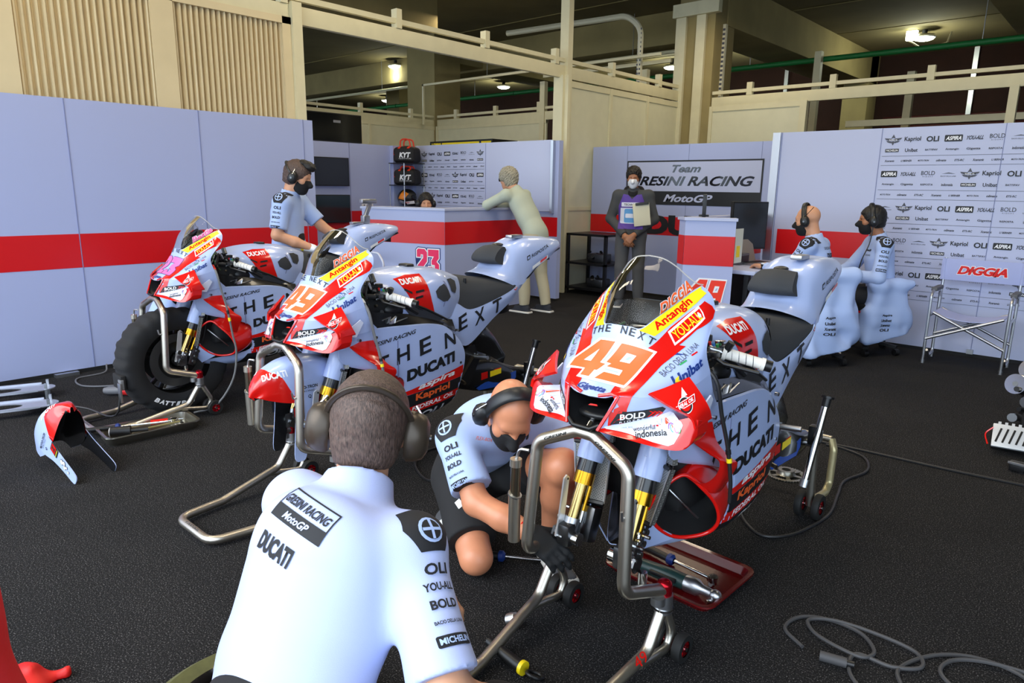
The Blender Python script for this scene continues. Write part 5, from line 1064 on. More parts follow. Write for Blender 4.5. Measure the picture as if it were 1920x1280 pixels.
def shoe(parent, ank, d, m=SHOE, sole=SOLE, name='shoe', k=1., v=.008, up=(0, 0, 1)):
    d = unit(d); u = unit(V3(up)-d*(V3(up) @ d)); r = np.cross(d, u); a = V3(ank); R = np.array([r, d, u]).T; S = SDF(a-.3, a+.3, v)
    S.cap(a-u*.035-d*.03, a-u*.045+d*.12, .045, .036, .02, flat=(r, .9)); S.cap(a-u*.03, a+u*.045, .045, .043, .02); S.slab(a-u*.078+d*.055, (.045, .145, .02), .015, R=R, rnd=.018); S.plane(a-u*.075, -u); o = S.build(name, m, parent)
    S = SDF(a-.3, a+.3, v); S.slab(a-u*.083+d*.055, (.049, .150, .017), 0, R=R, rnd=.014); S.build('sole', sole, o); return o
def limb(S, pts, rad, k=.02, **q):
    for i in range(len(pts)-1): S.cap(pts[i], pts[i+1], rad[i], rad[i+1], k, **q)
def torso(S, pel, chest, neck, shL, shR, fr, g=0., w=(.155, .165, .06)):
    S.cap(pel, V3(pel)*.5+V3(chest)*.5, w[0]+g, w[0]-.01+g, .03, flat=(fr, .68)); S.cap(V3(pel)*.5+V3(chest)*.5, chest, w[0]-.01+g, w[1]+g, .03, flat=(fr, .68)); S.cap(shL, shR, w[2]+g, w[2]+g, .05); up = V3(neck)-V3(chest); S.cap(V3(chest)+up*.25, V3(chest)+up*.8, .10+g, .065+g, .05, flat=(fr, .8))
def patch_hex(p, c, k=1.): return [(c[0]+k*a, c[1]+k*b) for a, b in ((-.055, .0), (-.045, .045), (0, .055), (.045, .045), (.055, 0), (.03, -.05), (-.03, -.05))]
def sleeve_print(sk, mb, sh, el, outd, k=1., rows=5, m=PATCH):
    """Shoulder shield and the column of small words down an upper arm, laid on the sleeve from outside."""
    sh, el, n = V3(sh), V3(el), unit(outd); Y = unit(sh-el); n = unit(n-Y*(n @ Y)); X = np.cross(Y, n); O = sh+n*.3
    P = patch_hex(None, (0, .005), .95*k); sk.poly(mb, P, m, O, X, Y, off=.002, far=.6)
    for r, mm, o in ((.027, SHIRT, .003), (.021, m, .004)): sk.poly(mb, disc(r*k, 16, (0, .0)), mm, O, X, Y, off=o, far=.6)
    sk.poly(mb, [(-.02*k, -.003), (.02*k, -.003), (.02*k, .003), (-.02*k, .003)], SHIRT, O, X, Y, off=.005, far=.6); sk.poly(mb, [(-.003, -.02*k), (.003, -.02*k), (.003, .02*k), (-.003, .02*k)], SHIRT, O, X, Y, off=.005, far=.6)
    for i, (t, w, h) in enumerate((('OLI', .05, .022), ('YOU-ALL', .062, .016), ('BOLD', .055, .018), ('BACIO DELLA LUNA', .06, .007), ('MICHELIN', .062, .012))[:rows]):
        c = (0, -.075*k-.034*k*i)
        if t == 'MICHELIN': sk.poly(mb, rrect(.07*k, .022*k, .003, 2, c), m, O, X, Y, off=.002, far=.6)
        sk.text(mb, t, c, w*k, h*k, SHIRT if t == 'MICHELIN' else m, O, X, Y, off=.003, bold=.03, far=.6)
def person(label, loc, group=None): return thing('person', label, 'person', loc, group=group)
# ---------------------------------------------------------------- the man in the foreground, seen from behind
def foreground_man():
    L0 = V3((-1.05, .50, 0)); t = person('man crouching in the foreground, seen from behind in a pale team shirt and headset', tuple(L0)); P = lambda *a: V3(a)-L0
    f = unit((-.30, .95, 0)); hd = Head(P(-1.225, .885, .922), (-.72, .66, -.12), (.06, .13, 1), 1.0)
    neck, chest, pel = P(-1.165, .80, .80), P(-1.13, .70, .68), P(-1.03, .46, .33); sL, sR = P(-1.345, .765, .745), P(-1.000, .815, .742); eL, eR = P(-1.42, .93, .50), P(-.805, .735, .555); wL, wR = P(-1.28, 1.08, .42), P(-.78, .90, .40)
    hip = [P(-1.09, .48, .36), P(-.88, .50, .36)]; kn = [P(-1.28, .86, .42), P(-.80, .86, .42)]; an = [P(-1.20, .60, .09), P(-.86, .60, .09)]
    v = .006; S = SDF(P(-1.62, .2, -.02), P(-.58, 1.3, 1.12), v); hd.flesh(S); S.cap(neck-(0, .0, .04), hd.at(0, -.03, -.06), .058, .056, .03); torso(S, pel, chest, neck, sL, sR, f, -.02)
    for sh, e, w, s in ((sL, eL, wL, 1), (sR, eR, wR, -1)): limb(S, [sh, e], [.050, .043]); limb(S, [e, (e+w)/2, w], [.043, .043, .03]); hand(S, w, w-e+V3((0, .02, -.05)), (0, -.3, -1), -s, .8)
    for h, k, a in zip(hip, kn, an): limb(S, [h, k], [.075, .052]); limb(S, [k, (k+a)/2, a], [.052, .052, .036])
    S.build('body', SKIN1, t); hd.hair('hair', HAIRB, t, v=.0035, th=.009, nape=-.075, ripple=.0009)
    hd.headset(mat('headset_bronze', '4a4036', .35, metal=.4), t, tilt=-.75, pad=1.14, bw=.28)
    S = SDF(P(-1.62, .2, .2), P(-.58, 1.15, .95), .006); torso(S, pel, chest, neck, sL, sR, f, .006, w=(.160, .175, .062))
    for sh, e in ((sL, eL), (sR, eR)): S.cap(sh, sh+(e-sh)*.90, .060, .068, .04, cut1=True)
    S.ripple(.0036, 22, 4); S.plane(pel-(0, 0, .06), (0, -.2, -1)); c = V3(neck); ax_ = unit(hd.at(0, -.03, -.06)-neck)
    S.cap(c-ax_*.03, c+ax_*.045, .088, .074, .012, cut1=True); S.cap(c-ax_*.0, c+ax_*.09, .062, .06, 0, sub=True)
    mb = S.grown(SHIRTW); sk = S.skin(); n = unit((.28, -.78, .55)); n = unit(V3((.30, -.72, .62))); X = unit(np.cross((.24, .08, 1), n)); Y = np.cross(n, X); O = P(-1.155, .70, .73)+n*.3; lay = lambda Pq, m, o=.002: sk.poly(mb, Pq, m, O, X, Y, off=o, far=.6)
    lay([(-.075, .075), (.075, .075), (.075, .078), (-.075, .078)], PATCH); lay([(-.075, .040), (-.072, .040), (-.072, .078), (-.075, .078)], PATCH); lay([(.072, .040), (.075, .040), (.075, .078), (.072, .078)], PATCH)
    sk.text(mb, 'GRESINI RACING', (0, .056), .135, .018, PATCH, O, X, Y, shear=.3, bold=.03, off=.002, far=.6); lay([(-.075, .012), (.075, .012), (.075, .040), (-.075, .040)], PATCH); sk.text(mb, 'MotoGP', (0, .026), .075, .015, SHIRTW, O, X, Y, shear=.3, bold=.03, off=.003, far=.6)
    sk.text(mb, 'DUCATI', (-.012, -.035), .098, .036, PATCH, O, X, Y, bold=.05, off=.002, far=.6)
    sleeve_print(sk, mb, sR+V3((.03, .0, .035)), eR+V3((.03, 0, .03)), (.85, .25, .6), .98)
    mb.build('shirt', t, ang=180)
    S = SDF(P(-1.6, .15, 0), P(-.5, 1.15, .62), .009); S.cap(pel, pel+(chest-pel)*.3, .172, .165, .03, flat=(f, .75))
    for h, k, a in zip(hip, kn, an): limb(S, [h, k], [.095, .075]); limb(S, [k, a], [.075, .058])
    S.ripple(.003, 20, 2); S.build('trousers', TROUS, t)
    for a in an: shoe(t, a, (-.2, 1, 0))
foreground_man()
# ---------------------------------------------------------------- the bald mechanic kneeling at the nearest bike
def kneeling_mechanic():
    L0 = V3((-1.85, 1.85, 0)); t = person('bald mechanic kneeling beside the nearest bike in headset, black mask and shorts', tuple(L0)); P = lambda *a: V3(a)-L0
    hd = Head(P(-1.585, 1.755, .665), (.62, -.42, -.66), (.50, -.25, .83), 1.0); neck, chest, pel = P(-1.715, 1.835, .60), P(-1.80, 1.88, .50), P(-1.99, 1.97, .27); f = unit((.8, -.35, -.3))
    sR, sL = P(-1.79, 1.68, .545), P(-1.62, 1.995, .555); eR, eL = P(-1.60, 1.60, .37), P(-1.36, 2.00, .42); wR, wL = P(-1.365, 1.625, .325), P(-1.30, 1.885, .455)
    hR, hL = P(-1.98, 1.88, .26), P(-1.93, 2.05, .27); kR, kL = P(-1.70, 1.70, .075), P(-1.455, 1.90, .455); aR, aL = P(-2.05, 1.91, .10), P(-1.56, 1.98, .10)
    S = SDF(P(-2.3, 1.4, -.02), P(-1.0, 2.3, .95), .006); hd.flesh(S); S.cap(neck, hd.at(0, -.03, -.06), .06, .058, .03); torso(S, pel, chest, neck, sL, sR, f, -.02)
    limb(S, [sR, eR], [.052, .046]); limb(S, [eR, eR*.5+wR*.5, wR], [.046, .044, .03]); limb(S, [sL, eL], [.052, .046]); limb(S, [eL, eL*.5+wL*.5, wL], [.046, .042, .03])
    limb(S, [hR, kR], [.085, .062]); limb(S, [kR, kR*.55+aR*.45, aR], [.06, .058, .038]); limb(S, [hL, kL], [.085, .066]); S.ell(kL+(.015, -.02, .01), (.06, .06, .062), .03); limb(S, [kL, kL*.6+aL*.4, aL], [.062, .062, .038])
    S.build('body', SKIN2, t); hd.mask(MASKB, t)
    hs = hd.headset(CUPB, t, tilt=.05, bw=1.35); mb = MB(); p = hd.at(-.060, .006, .121); n = unit(hd.u*.75-hd.r*.62); x = unit(np.cross(hd.f, n)); mb.flat(rrect(.05, .024, .002), WHITE, p+n*.012, x, hd.f, 0); mb.text('PELTOR', .03, .006, INK, p+n*.0125+hd.f*.004, x, hd.f, 0); mb.build('headset_label', hs)
    mb = MB(); mb.tube(crom([hd.at(-.08, .03, -.06), hd.at(-.10, .02, -.16), hd.at(-.10, -.06, -.24), hd.at(-.02, -.10, -.30)], 16), .004, BLACK, n=6); mb.build('headset_cord', hs)
    for w, d, n, th, c in ((wR, (.95, -.05, -.25), (.1, .5, -.85), 1, .75), (wL, (.45, -.35, -.80), (-.6, -.5, -.2), -1, .7)):
        S = SDF(w-.24, w+.24, .0045); hand(S, w, d, n, th, c, 1.08); S.cap(w-unit(d)*.04, w, .034, .031, .01, cut0=True); o = S.build('glove', GLOVEB, t)
        d = unit(d); mb = MB(); mb.torus(w-d*.035, d, .033, .003, FRED, n=24, k=6); mb.build('glove_cuff', o)
    S = SDF(P(-2.35, 1.4, 0), P(-1.3, 2.35, .9), .0065); torso(S, pel+(.02, 0, .05), chest, neck, sL, sR, f, .004, w=(.165, .175, .066))
    S.cap(sR, sR+(eR-sR)*.80, .066, .076, .04, cut1=True); S.cap(sL, sL+(eL-sL)*.75, .066, .074, .04, cut1=True); S.ripple(.003, 20, 9); a = unit(hd.at(0, -.03, -.06)-neck); S.cap(neck-a*.02, neck+a*.045, .082, .074, .012, cut1=True); S.cap(neck-a*.01, neck+a*.1, .064, .06, 0, sub=True)
    mb = S.grown(SHIRT); sk = S.skin(); sleeve_print(sk, mb, sR+V3((.0, -.01, .03)), eR, (-.1, -.85, .55), 1.05); sk.text(mb, 'FLEX-BOX', (0, 0), .06, .012, ORANGE, P(-1.66, 1.70, .50)+V3((.25, -.3, .05)), unit((.76, .64, 0)), (0, 0, 1), off=.002, rot=-.3, far=.6); mb.build('shirt', t, ang=180)
    S = SDF(P(-2.4, 1.4, -.02), P(-1.2, 2.4, .62), .0065); S.cap(pel, pel+(chest-pel)*.35, .172, .168, .03, flat=(f, .8)); S.cap(hR, hR+(kR-hR)*.80, .112, .098, .04, cut1=True); S.cap(hL, hL+(kL-hL)*.72, .112, .098, .04, cut1=True); S.ripple(.0035, 20, 6)
    mb = S.grown(TROUS); sk = S.skin(); sk.poly(mb, rrect(.035, .02, .002), WHITE, hR*.5+kR*.5+V3((.0, -.4, .2)), unit((.9, -.2, -.4)), unit((.3, .3, .9)), off=.002, far=.7); mb.build('shorts', t, ang=180)
    shoe(t, aR+V3((-.02, .0, .01)), (-.75, .25, -.6), up=(-.4, .3, .8)); shoe(t, aL, (.8, -.5, 0))
kneeling_mechanic()
# ---------------------------------------------------------------- people further back
def simple(label, o, yaw, J, skin, top, bottom, hair, sleeve='short', lean=None, v=.008, k=1., **kw):
    """A dressed figure in its own frame: +y is where the body faces, joints J in metres."""
    t = person(label, o); t.rotation_euler = (0, 0, yaw); V = {a: V3(b) for a, b in J.items()}; hd = Head(V['head'], V['hf'], V['hu'], k); f = V3((0, 1, 0)) if lean is None else unit(lean)
    lo = V3((-.75, -.75, -.03)); hi = V3((.75, .95, 1.95)); S = SDF(lo, hi, min(v, .007)); hd.flesh(S); S.cap(V['neck'], hd.at(0, -.03, -.06), .056, .054, .03); torso(S, V['pel'], V['chest'], V['neck'], V['sL'], V['sR'], f, -.022)
    for s in 'LR':
        limb(S, [V['s'+s], V['e'+s]], [.048, .042]); limb(S, [V['e'+s], V['e'+s]*.5+V['w'+s]*.5, V['w'+s]], [.042, .040, .028])
        d = V.get('d'+s, V['w'+s]-V['e'+s]); hand(S, V['w'+s], d, V.get('n'+s, V3((0, 0, -1))), kw.get('th', 1)*(1 if s == 'R' else -1), kw.get('curl', .6))
        limb(S, [V['h'+s], V['k'+s]], [.078, .055]); limb(S, [V['k'+s], V['k'+s]*.55+V['a'+s]*.45, V['a'+s]], [.054, .054, .038])
    S.build('body', skin, t)
    if hair: hd.hair('hair', hair, t, v=.006, **kw.get('hairk', {}))
    S = SDF(lo, hi, v); torso(S, V['pel'], V['chest'], V['neck'], V['sL'], V['sR'], f, .004, w=kw.get('tw', (.165, .175, .066)))
    for s in 'LR':
        sh, e, w = V['s'+s], V['e'+s], V['w'+s]
        if sleeve == 'short': S.cap(sh, sh+(e-sh)*.82, .066, .070, .04, cut1=True)
        else: limb(S, [sh, e], [.066, .06], .03); S.cap(e, e+(w-e)*.9, .058, .046, .02, cut1=True)
    S.cap(V['pel'], V['pel']-(0, 0, kw.get('skirt', .0)+.001), .172, .178, .03, flat=(f, .75))
    S.ripple(.003, 17, kw.get('seed', 1)); S.plane(V['pel']-(0, 0, kw.get('hem', .04)), (0, 0, -1)); a = unit(hd.at(0, -.03, -.06)-V['neck']); S.cap(V['neck']-a*.02, V['neck']+a*.04, .076, .07, .012, cut1=True); S.cap(V['neck']-a*.0, V['neck']+a*.1, .06, .058, 0, sub=True)
    mb = S.grown(top); sk = S.skin()
    if kw.get('deco'): kw['deco'](mb, sk, V, hd)
    mb.build('shirt', t, ang=180)
    S = SDF(V3((-.7, -.8, 0)), V3((.7, .9, 1.2)), v); wf = kw.get('waist', .25); S.cap(V['pel'], V['pel']+(V['chest']-V['pel'])*wf, .168 if wf > .1 else .155, .160 if wf > .1 else .15, .03, flat=(f, .75))
    for s in 'LR': limb(S, [V['h'+s], V['k'+s]], [.098, .076], .03); S.cap(V['k'+s], V['a'+s], .076, .062, .02, cut1=True)
    S.ripple(.0035, 18, 5); S.build('trousers', bottom, t)
    for s in 'LR': shoe(t, V['a'+s], V.get('t'+s, V3((0, 1, 0))), kw.get('shoe', SHOE), SOLE, k=1, v=.009)
    return t, hd, V
STAND = dict(head=(0, .02, 1.60), hf=(0, 1, -.1), hu=(0, .1, 1), neck=(0, -.01, 1.44), chest=(0, -.01, 1.25), pel=(0, 0, .95), sL=(-.185, -.01, 1.385), sR=(.185, -.01, 1.385), eL=(-.25, .02, 1.10), eR=(.25, .02, 1.10), wL=(-.22, .2, .92), wR=(.22, .2, .92), hL=(-.095, 0, .90), hR=(.095, 0, .90), kL=(-.11, .02, .50), kR=(.11, .02, .50), aL=(-.12, -.02, .09), aR=(.12, -.02, .09))
def yaw_of(d): return math.atan2(-d[0], d[1])
# mechanic behind bike 23
def deco3(mb, sk, V, hd): sleeve_print(sk, mb, V['sR']+V3((.0, .0, .03)), V['eR'], (1, .0, .35), 1.1)
J = dict(STAND); J.update(head=(0, .10, 1.515), hf=(0, 1, -.35), hu=(0, .35, 1), neck=(0, .03, 1.375), chest=(0, .0, 1.21), sL=(-.18, .03, 1.32), sR=(.18, .03, 1.32), eL=(-.22, .20, 1.12), eR=(.24, .0, 1.07), wL=(-.12, .42, 1.0), wR=(.15, .25, .965), dL=(.1, 1, -.3), dR=(-.1, 1, -.25))
t3, h3, V_ = simple('mechanic standing behind the number 23 bike in headset, black mask and white gloves', (-5.14, 2.99, 0), yaw_of((.78, .62)), J, SKIN1, SHIRT, TROUS, HAIRB, deco=deco3, hairk=dict(front=.02))
h3.mask(MASKB, t3); h3.headset(CUPB, t3, tilt=-.95, bw=.4)
for s, n in (('L', 1), ('R', 1)):
    w, d = V_['w'+s], unit(V_['d'+s]); S = SDF(w-.25, w+.25, .006); hand(S, w, d, (0, 0, -1), 1 if s == 'R' else -1, .6, 1.1); S.cap(w-d*.07, w, .038, .034, .01, cut0=True); o = S.build('glove', GLOVEW, t3); mb = MB(); mb.cyl(w-d*.085, w-d*.065, .038, YEL, n=20); mb.build('glove_cuff', o)
S = SDF(h3.c-.2, h3.c+.25, .006); S.ell(h3.at(0, .075, .105), (.05, .045, .035), 0, R=h3.R); S.ell(h3.at(0, .03, .118), (.055, .06, .03), .02, R=h3.R); S.ripple(.003, 200, 4); S.build('hair_quiff', HAIRK, t3)
# man leaning on the counter
J = dict(STAND); J.update(head=(0, .36, 1.555), hf=(.1, 1, -.15), hu=(0, .15, 1), neck=(0, .24, 1.42), chest=(0, .16, 1.27), pel=(0, -.05, .95), sL=(-.19, .25, 1.37), sR=(.19, .25, 1.37), eL=(-.22, .50, 1.255), eR=(.22, .50, 1.255), wL=(0, .62, 1.25), wR=(.0, .56, 1.27), dL=(1, .2, 0), dR=(-1, .2, 0), hL=(-.09, -.06, .90), hR=(.09, -.06, .90), kL=(-.10, .04, .50), kR=(.11, -.06, .50), aL=(-.10, .02, .09), aR=(.12, -.14, .09))
SAGE = mat('shirt_sage', 'b9c2b2', .8, bump=.2, bscale=300); KHAKI = mat('trousers_khaki', 'b9b094', .85, bump=.2, bscale=300)
t4, h4, _v = simple('grey-haired man in a sage shirt and khaki trousers leaning on the counter', (-5.36, 6.28, 0), yaw_of((-1, -.1)), J, SKIN1, SAGE, KHAKI, HAIRG, sleeve='long', lean=(0, 1, -.3), hem=.16, skirt=.16, waist=.05, seed=3, shoe=mat('shoe_navy', '2a2d36', .8), tw=(.172, .172, .066), hairk=dict(front=.0, nape=-.105, th=.028, ripple=.006))
mb = MB()
for s in (1, -1): mb.box(h4.at(s*.034, .098, .006), (.05, .008, .036), mat('dark_lens', '0c0c0e', .1), R=h4.R, bev=.003); mb.bar(h4.at(s*.058, .09, .01), h4.at(s*.082, -.01, .01), .005, .012, BLACK)
mb.build('sunglasses', t4)
# person behind the counter: only the head shows
J = dict(STAND); dz = -.36
J.update({q: tuple(V3(STAND[q])+(0, 0, dz)) for q in ('head', 'neck', 'chest', 'pel', 'sL', 'sR', 'eL', 'eR', 'wL', 'wR', 'hL', 'hR')}); J.update(kL=(-.12, .42, .52), kR=(.12, .42, .52), aL=(-.12, .40, .09), aR=(.12, .40, .09))
t5, h5, _v = simple('dark-haired person with a headset sitting behind the counter, only the head showing', (-7.1, 6.15, 0), yaw_of((.8, -.6)), J, SKIN1, SHIRT, TROUS, HAIRK, hairk=dict(front=.0, ripple=.005, th=.02)); h5.headset(CUPB, t5, bw=.7)
mb = MB(); mb.cyl((0, 0, .0), (0, 0, .44), .03, BLACK); mb.cyl((0, 0, .0), (0, 0, .03), .25, BLACK); mb.cyl((0, 0, .42), (0, 0, .47), .2, BLACK, n=28); q = mb.build('swivel_stool', None, loc=(-7.1, 6.15, 0)); tag(q, 'black round stool under the person behind the counter', 'stool')
# marshal in a purple bib
HOOD = mat('hoodie_charcoal', '46484a', .9, bump=.25, bscale=300); SWEAT = mat('sweatpants_grey', '5c5d60', .9, bump=.25, bscale=300); BIBP = mat('bib_purple', '5a3f9c', .7); BIBW = mat('bib_white', 'dfe2f0', .7); BIBB = mat('bib_blue', '5f9fd8', .7)
def deco6(mb, sk, V, hd):
    O, X, Y = V3((0, .5, 1.20)), (-1, 0, 0), (0, 0, 1); L = lambda P_, m, o=.004: sk.poly(mb, P_, m, O, X, Y, off=o, far=.7)
    L([(-.15, -.22), (.15, -.22), (.165, .05), (.11, .20), (.05, .19), (0, .14), (-.05, .19), (-.11, .20), (-.165, .05)], BIBP); L(rrect(.25, .05, .004, 2, (0, .075)), BIBW, .006); sk.text(mb, 'TECHNICAL', (0, .075), .19, .025, INK, O, X, Y, off=.008, bold=.02, far=.7)
    L(rrect(.27, .19, .004, 2, (0, -.06)), BIBW, .006); L(rrect(.15, .17, .02, 3, (-.01, -.06)), BIBB, .008); L(rrect(.12, .05, .01, 2, (-.01, -.06)), BIBW, .010)
J = dict(STAND); J.update(hf=(0, 1, -.25), wL=(-.04, .20, .90), wR=(.05, .19, .89), eL=(-.27, .0, 1.10), eR=(.27, .0, 1.10), dL=(.55, .2, -.8), dR=(-.55, .2, -.8), nL=(0, -1, 0), nR=(0, -1, 0)); J['head'] = (0, .04, 1.60)
t6, h6, _v = simple('marshal in a purple bib, white mask and grey sweatpants, hands clasped', (-4.77, 7.5, 0), yaw_of((.45, -.9)), J, SKIN3, HOOD, SWEAT, HAIRK, sleeve='long', deco=deco6, hem=.08, seed=8, hairk=dict(front=-.022, ripple=.006, th=.016, nape=-.06)); h6.mask(MASKW, t6)
S = SDF((-.3, -.3, 1.2), (.3, .3, 1.7), .008); S.cap((-.07, -.08, 1.44), (.07, -.08, 1.44), .06, .06, .03); S.cap((0, -.05, 1.42), (0, .02, 1.40), .09, .075, .04); S.ell((0, .05, 1.50), (.065, .09, .08), 0, sub=True); S.build('hood', mat('hood_black', '1d1d1f', .9), t6)
mb = MB(); mb.box((-.13, .165, 1.16), (.20, .03, .27), mat('papers_cream', 'd9d6bc', .7), R=np.array(Euler((.1, .12, .2)).to_matrix()), bev=.004); mb.box((-.13, .175, 1.29), (.16, .034, .03), BLACK, R=np.array(Euler((.1, .12, .2)).to_matrix()), bev=.004)
q = mb.build('clipboard', None, loc=(-4.77, 7.5, 0)); q.rotation_euler = (0, 0, yaw_of((.45, -.9))); tag(q, 'cream clipboard tucked under the arm of the marshal in the purple bib', 'clipboard')
# seated pair at the desk
SIT = dict(head=(0, .10, 1.215), hf=(0, 1, -.2), hu=(0, .2, 1), neck=(0, .03, 1.06), chest=(0, .0, .88), pel=(0, -.05, .56), sL=(-.19, .02, 1.0), sR=(.19, .02, 1.0), eL=(-.23, .16, .78), eR=(.23, .16, .78), wL=(-.12, .40, .80), wR=(.10, .38, .80), hL=(-.09, -.02, .54), hR=(.09, -.02, .54), kL=(-.12, .40, .54), kR=(.12, .40, .54), aL=(-.13, .36, .09), aR=(.13, .36, .09))
def deco7(mb, sk, V, hd):
    sleeve_print(sk, mb, V['sL']+V3((.0, .0, .03)), V['eL'], (-1, .0, .35), 1.15); O = V3((0, -.5, .93)); sk.text(mb, 'DUCATI', (0, 0), .13, .04, PATCH, O, (1, 0, 0), (0, 0, 1), off=.003, bold=.05, far=.7); sk.text(mb, 'GRESINI RACING', (0, .06), .17, .022, PATCH, O, (1, 0, 0), (0, 0, 1), off=.003, far=.7)
J = dict(SIT); t7, h7, _v = simple('bald engineer in headset and black mask sitting at the desk', (-2.08, 6.22, 0), yaw_of((-1, -.05)), J, SKIN1, SHIRT, TROUS, None, sleeve='long', deco=deco7, hem=.10, seed=12)
h7.mask(MASKB, t7); h7.headset(CUPB, t7, bw=1.1, mic=0)
mb = MB(); mb.tube([h7.at(-.10, -.02, .04), h7.at(-.10, -.09, .10)], .003, BLACK, n=6); mb.build('antenna', t7); mb = MB(); w, e = V3(J['wL']), V3(J['eL']); d = unit(w-e); mb.cyl(w-d*.02, w+d*.008, .036, BLACK, n=20); mb.box(w-d*.006+V3((-.02, 0, .03)), (.034, .036, .012), mat('watch_face', 'e8ecf0', .2), bev=.004); mb.build('wrist_watch', t7)
def deco8(mb, sk, V, hd):
    sleeve_print(sk, mb, V['sL']+V3((.0, .0, .03)), V['eL'], (-1, .0, .35), 1.2); O = V3((-.05, .5, .95)); sk.text(mb, 'MotoGP', (0, 0), .08, .02, PATCH, O, (-1, 0, 0), (0, 0, 1), off=.003, bold=.05, far=.7); sk.text(mb, 'DUCATI', (0, -.045), .08, .016, PATCH, O, (-1, 0, 0), (0, 0, 1), off=.003, far=.7)
J = dict(SIT); J.update(hf=(.15, 1, -.1), wL=(.0, .30, .72), wR=(.10, .33, .72), dL=(.6, .6, 0), eL=(-.25, .06, .72)); t8, h8, _v = simple('dark-haired engineer in headset and black mask sitting beside the sponsor wall', (-1.76, 6.92, 0), yaw_of((-.86, -.5)), J, SKIN3, SHIRT, TROUS, HAIRK, sleeve='long', deco=deco8, hem=.10, seed=15, hairk=dict(front=.0, th=.012)); h8.mask(MASKB, t8); h8.headset(CUPB, t8, bw=1.0)
mb = MB(); mb.tube(crom([h8.at(-.1, .0, -.05), h8.at(-.12, .03, -.2), (-.12, .18, .85), (-.10, .18, .70), (-.13, .10, .66)], 20), .005, BLACK, n=6); mb.build('headset_cord', t8)
# crouching person behind the left bike's wheel
J = dict(head=(0, .22, .98), hf=(0, 1, -.2), hu=(0, .2, 1), neck=(0, .12, .83), chest=(0, .05, .66), pel=(0, -.10, .36), sL=(-.19, .12, .78), sR=(.19, .12, .78), eL=(-.25, .28, .60), eR=(.25, .28, .60), wL=(-.16, .45, .50), wR=(.16, .45, .50), hL=(-.1, -.08, .36), hR=(.1, -.08, .36), kL=(-.2, .28, .42), kR=(.2, .28, .42), aL=(-.17, .02, .09), aR=(.17, .02, .09))
def deco9(mb, sk, V, hd): sleeve_print(sk, mb, V['sL']+V3((0, 0, .03)), V['eL'], (-1, -.2, .3), 1.1)
t9, h9, _v = simple('crouching mechanic mostly hidden behind the warmer-wrapped wheel of bike 23', (-5.13, 2.0, 0), yaw_of((.45, .9)), J, SKIN1, SHIRT, TROUS, HAIRK, deco=deco9, lean=(0, 1, -.4), seed=21); h9.headset(CUPB, t9)
# ================================================================ counters and furniture of the box
def counter(name, label, pts, h, cat='counter'):
    """Closed outline in plan, raised to height h, with the red band around it."""
    mb = MB(); n = len(pts); mb.prism(pts, h, PANEL, (0, 0, 0), (1, 0, 0), (0, 1, 0))
    for i in range(n):
        a, b = V3(pts[i]+(0,)), V3(pts[(i+1) % n]+(0,)); X = unit(b-a); L = np.linalg.norm(b-a); mb.flat([(0, S0), (L, S0), (L, S1), (0, S1)], RED, a, X, (0, 0, 1), .003)
    c = grow(pts, .012); mb.prism(c, .025, PANEL2, (0, 0, h), (1, 0, 0), (0, 1, 0)); return mb
CL = [(-6.95, 5.02), (-6.27, 5.22), (-5.85, 5.34), (-5.85, 6.80), (-6.10, 6.80), (-6.10, 5.56), (-6.95, 5.30)]
mb = counter('c', '', CL, 1.195); A, Bp = V3((-6.265, 5.222, .60)), V3((-5.85, 5.34, .60)); X = unit(Bp-A)
for P in digits23(.30, .27, (.205, .025)): mb.flat(grow(P, .022), NAVY, A, X, (0, 0, 1), .004); mb.flat(grow(P, .012), WHITE, A, X, (0, 0, 1), .005); mb.flat(P, mat('number_crimson', 'f0105a', .4), A, X, (0, 0, 1), .006)
tag(mb.build('counter'), 'pale blue counter with a red band and a pink 23', 'counter')
mb = counter('c', '', [(-3.09, 5.64), (-2.985, 5.553), (-2.595, 5.715), (-2.66, 5.82)], 1.2); A, Bp = V3((-2.985, 5.553, .62)), V3((-2.595, 5.715, .62)); X = unit(Bp-A); k = 1.28
for P, m, o in ((NW, WHITE, .004), (N4, mat('number_red', 'f5361a', .4), .005), (N9, mat('number_red', 'f5361a', .4), .005), (N4H, WHITE, .006), (N9H, WHITE, .006), (NS1, PANEL, .005), (NS2, PANEL, .005), ([(.058, .022), (.068, .022), (.06, .01), (.05, .01)], PANEL, .007)):
    q = [(.225+a*k, b*1.9-.04) for a, b in P]; q = q if m is None else q
    ar = sum(q[i][0]*q[(i+1) % len(q)][1]-q[(i+1) % len(q)][0]*q[i][1] for i in range(len(q))); mb.flat(q if ar > 0 else q[::-1], m, A, X, (0, 0, 1), o)
tag(mb.build('counter_end_panel'), 'blue end panel with a red band and a red 49', 'panel')
mb = counter('c', '', [(-3.12, 5.86), (-3.02, 5.86), (-3.02, 7.30), (-3.12, 7.30)], 1.195); tag(mb.build('counter_back_panel'), 'long low blue and red panel behind the desk, below the team name', 'panel')
t = thing('desk', 'white-topped black desk where the bald engineer types', 'desk', (-2.75, 6.4, 0)); mb = MB(); mb.bx((-.26, -.55, .74), (.30, .55, .775), PANEL2, bev=.004); mb.build('desk_top', t)
for x in (-.2, .2):
    for y in (-.48, .48): mb = MB(); mb.bx((x-.02, y-.02, 0), (x+.02, y+.02, .74), BLACK); mb.build('leg', t)
mb = MB(); mb.bx((-.24, -.5, .2), (-.22, .5, .74), BLKM); mb.build('modesty_panel', t)
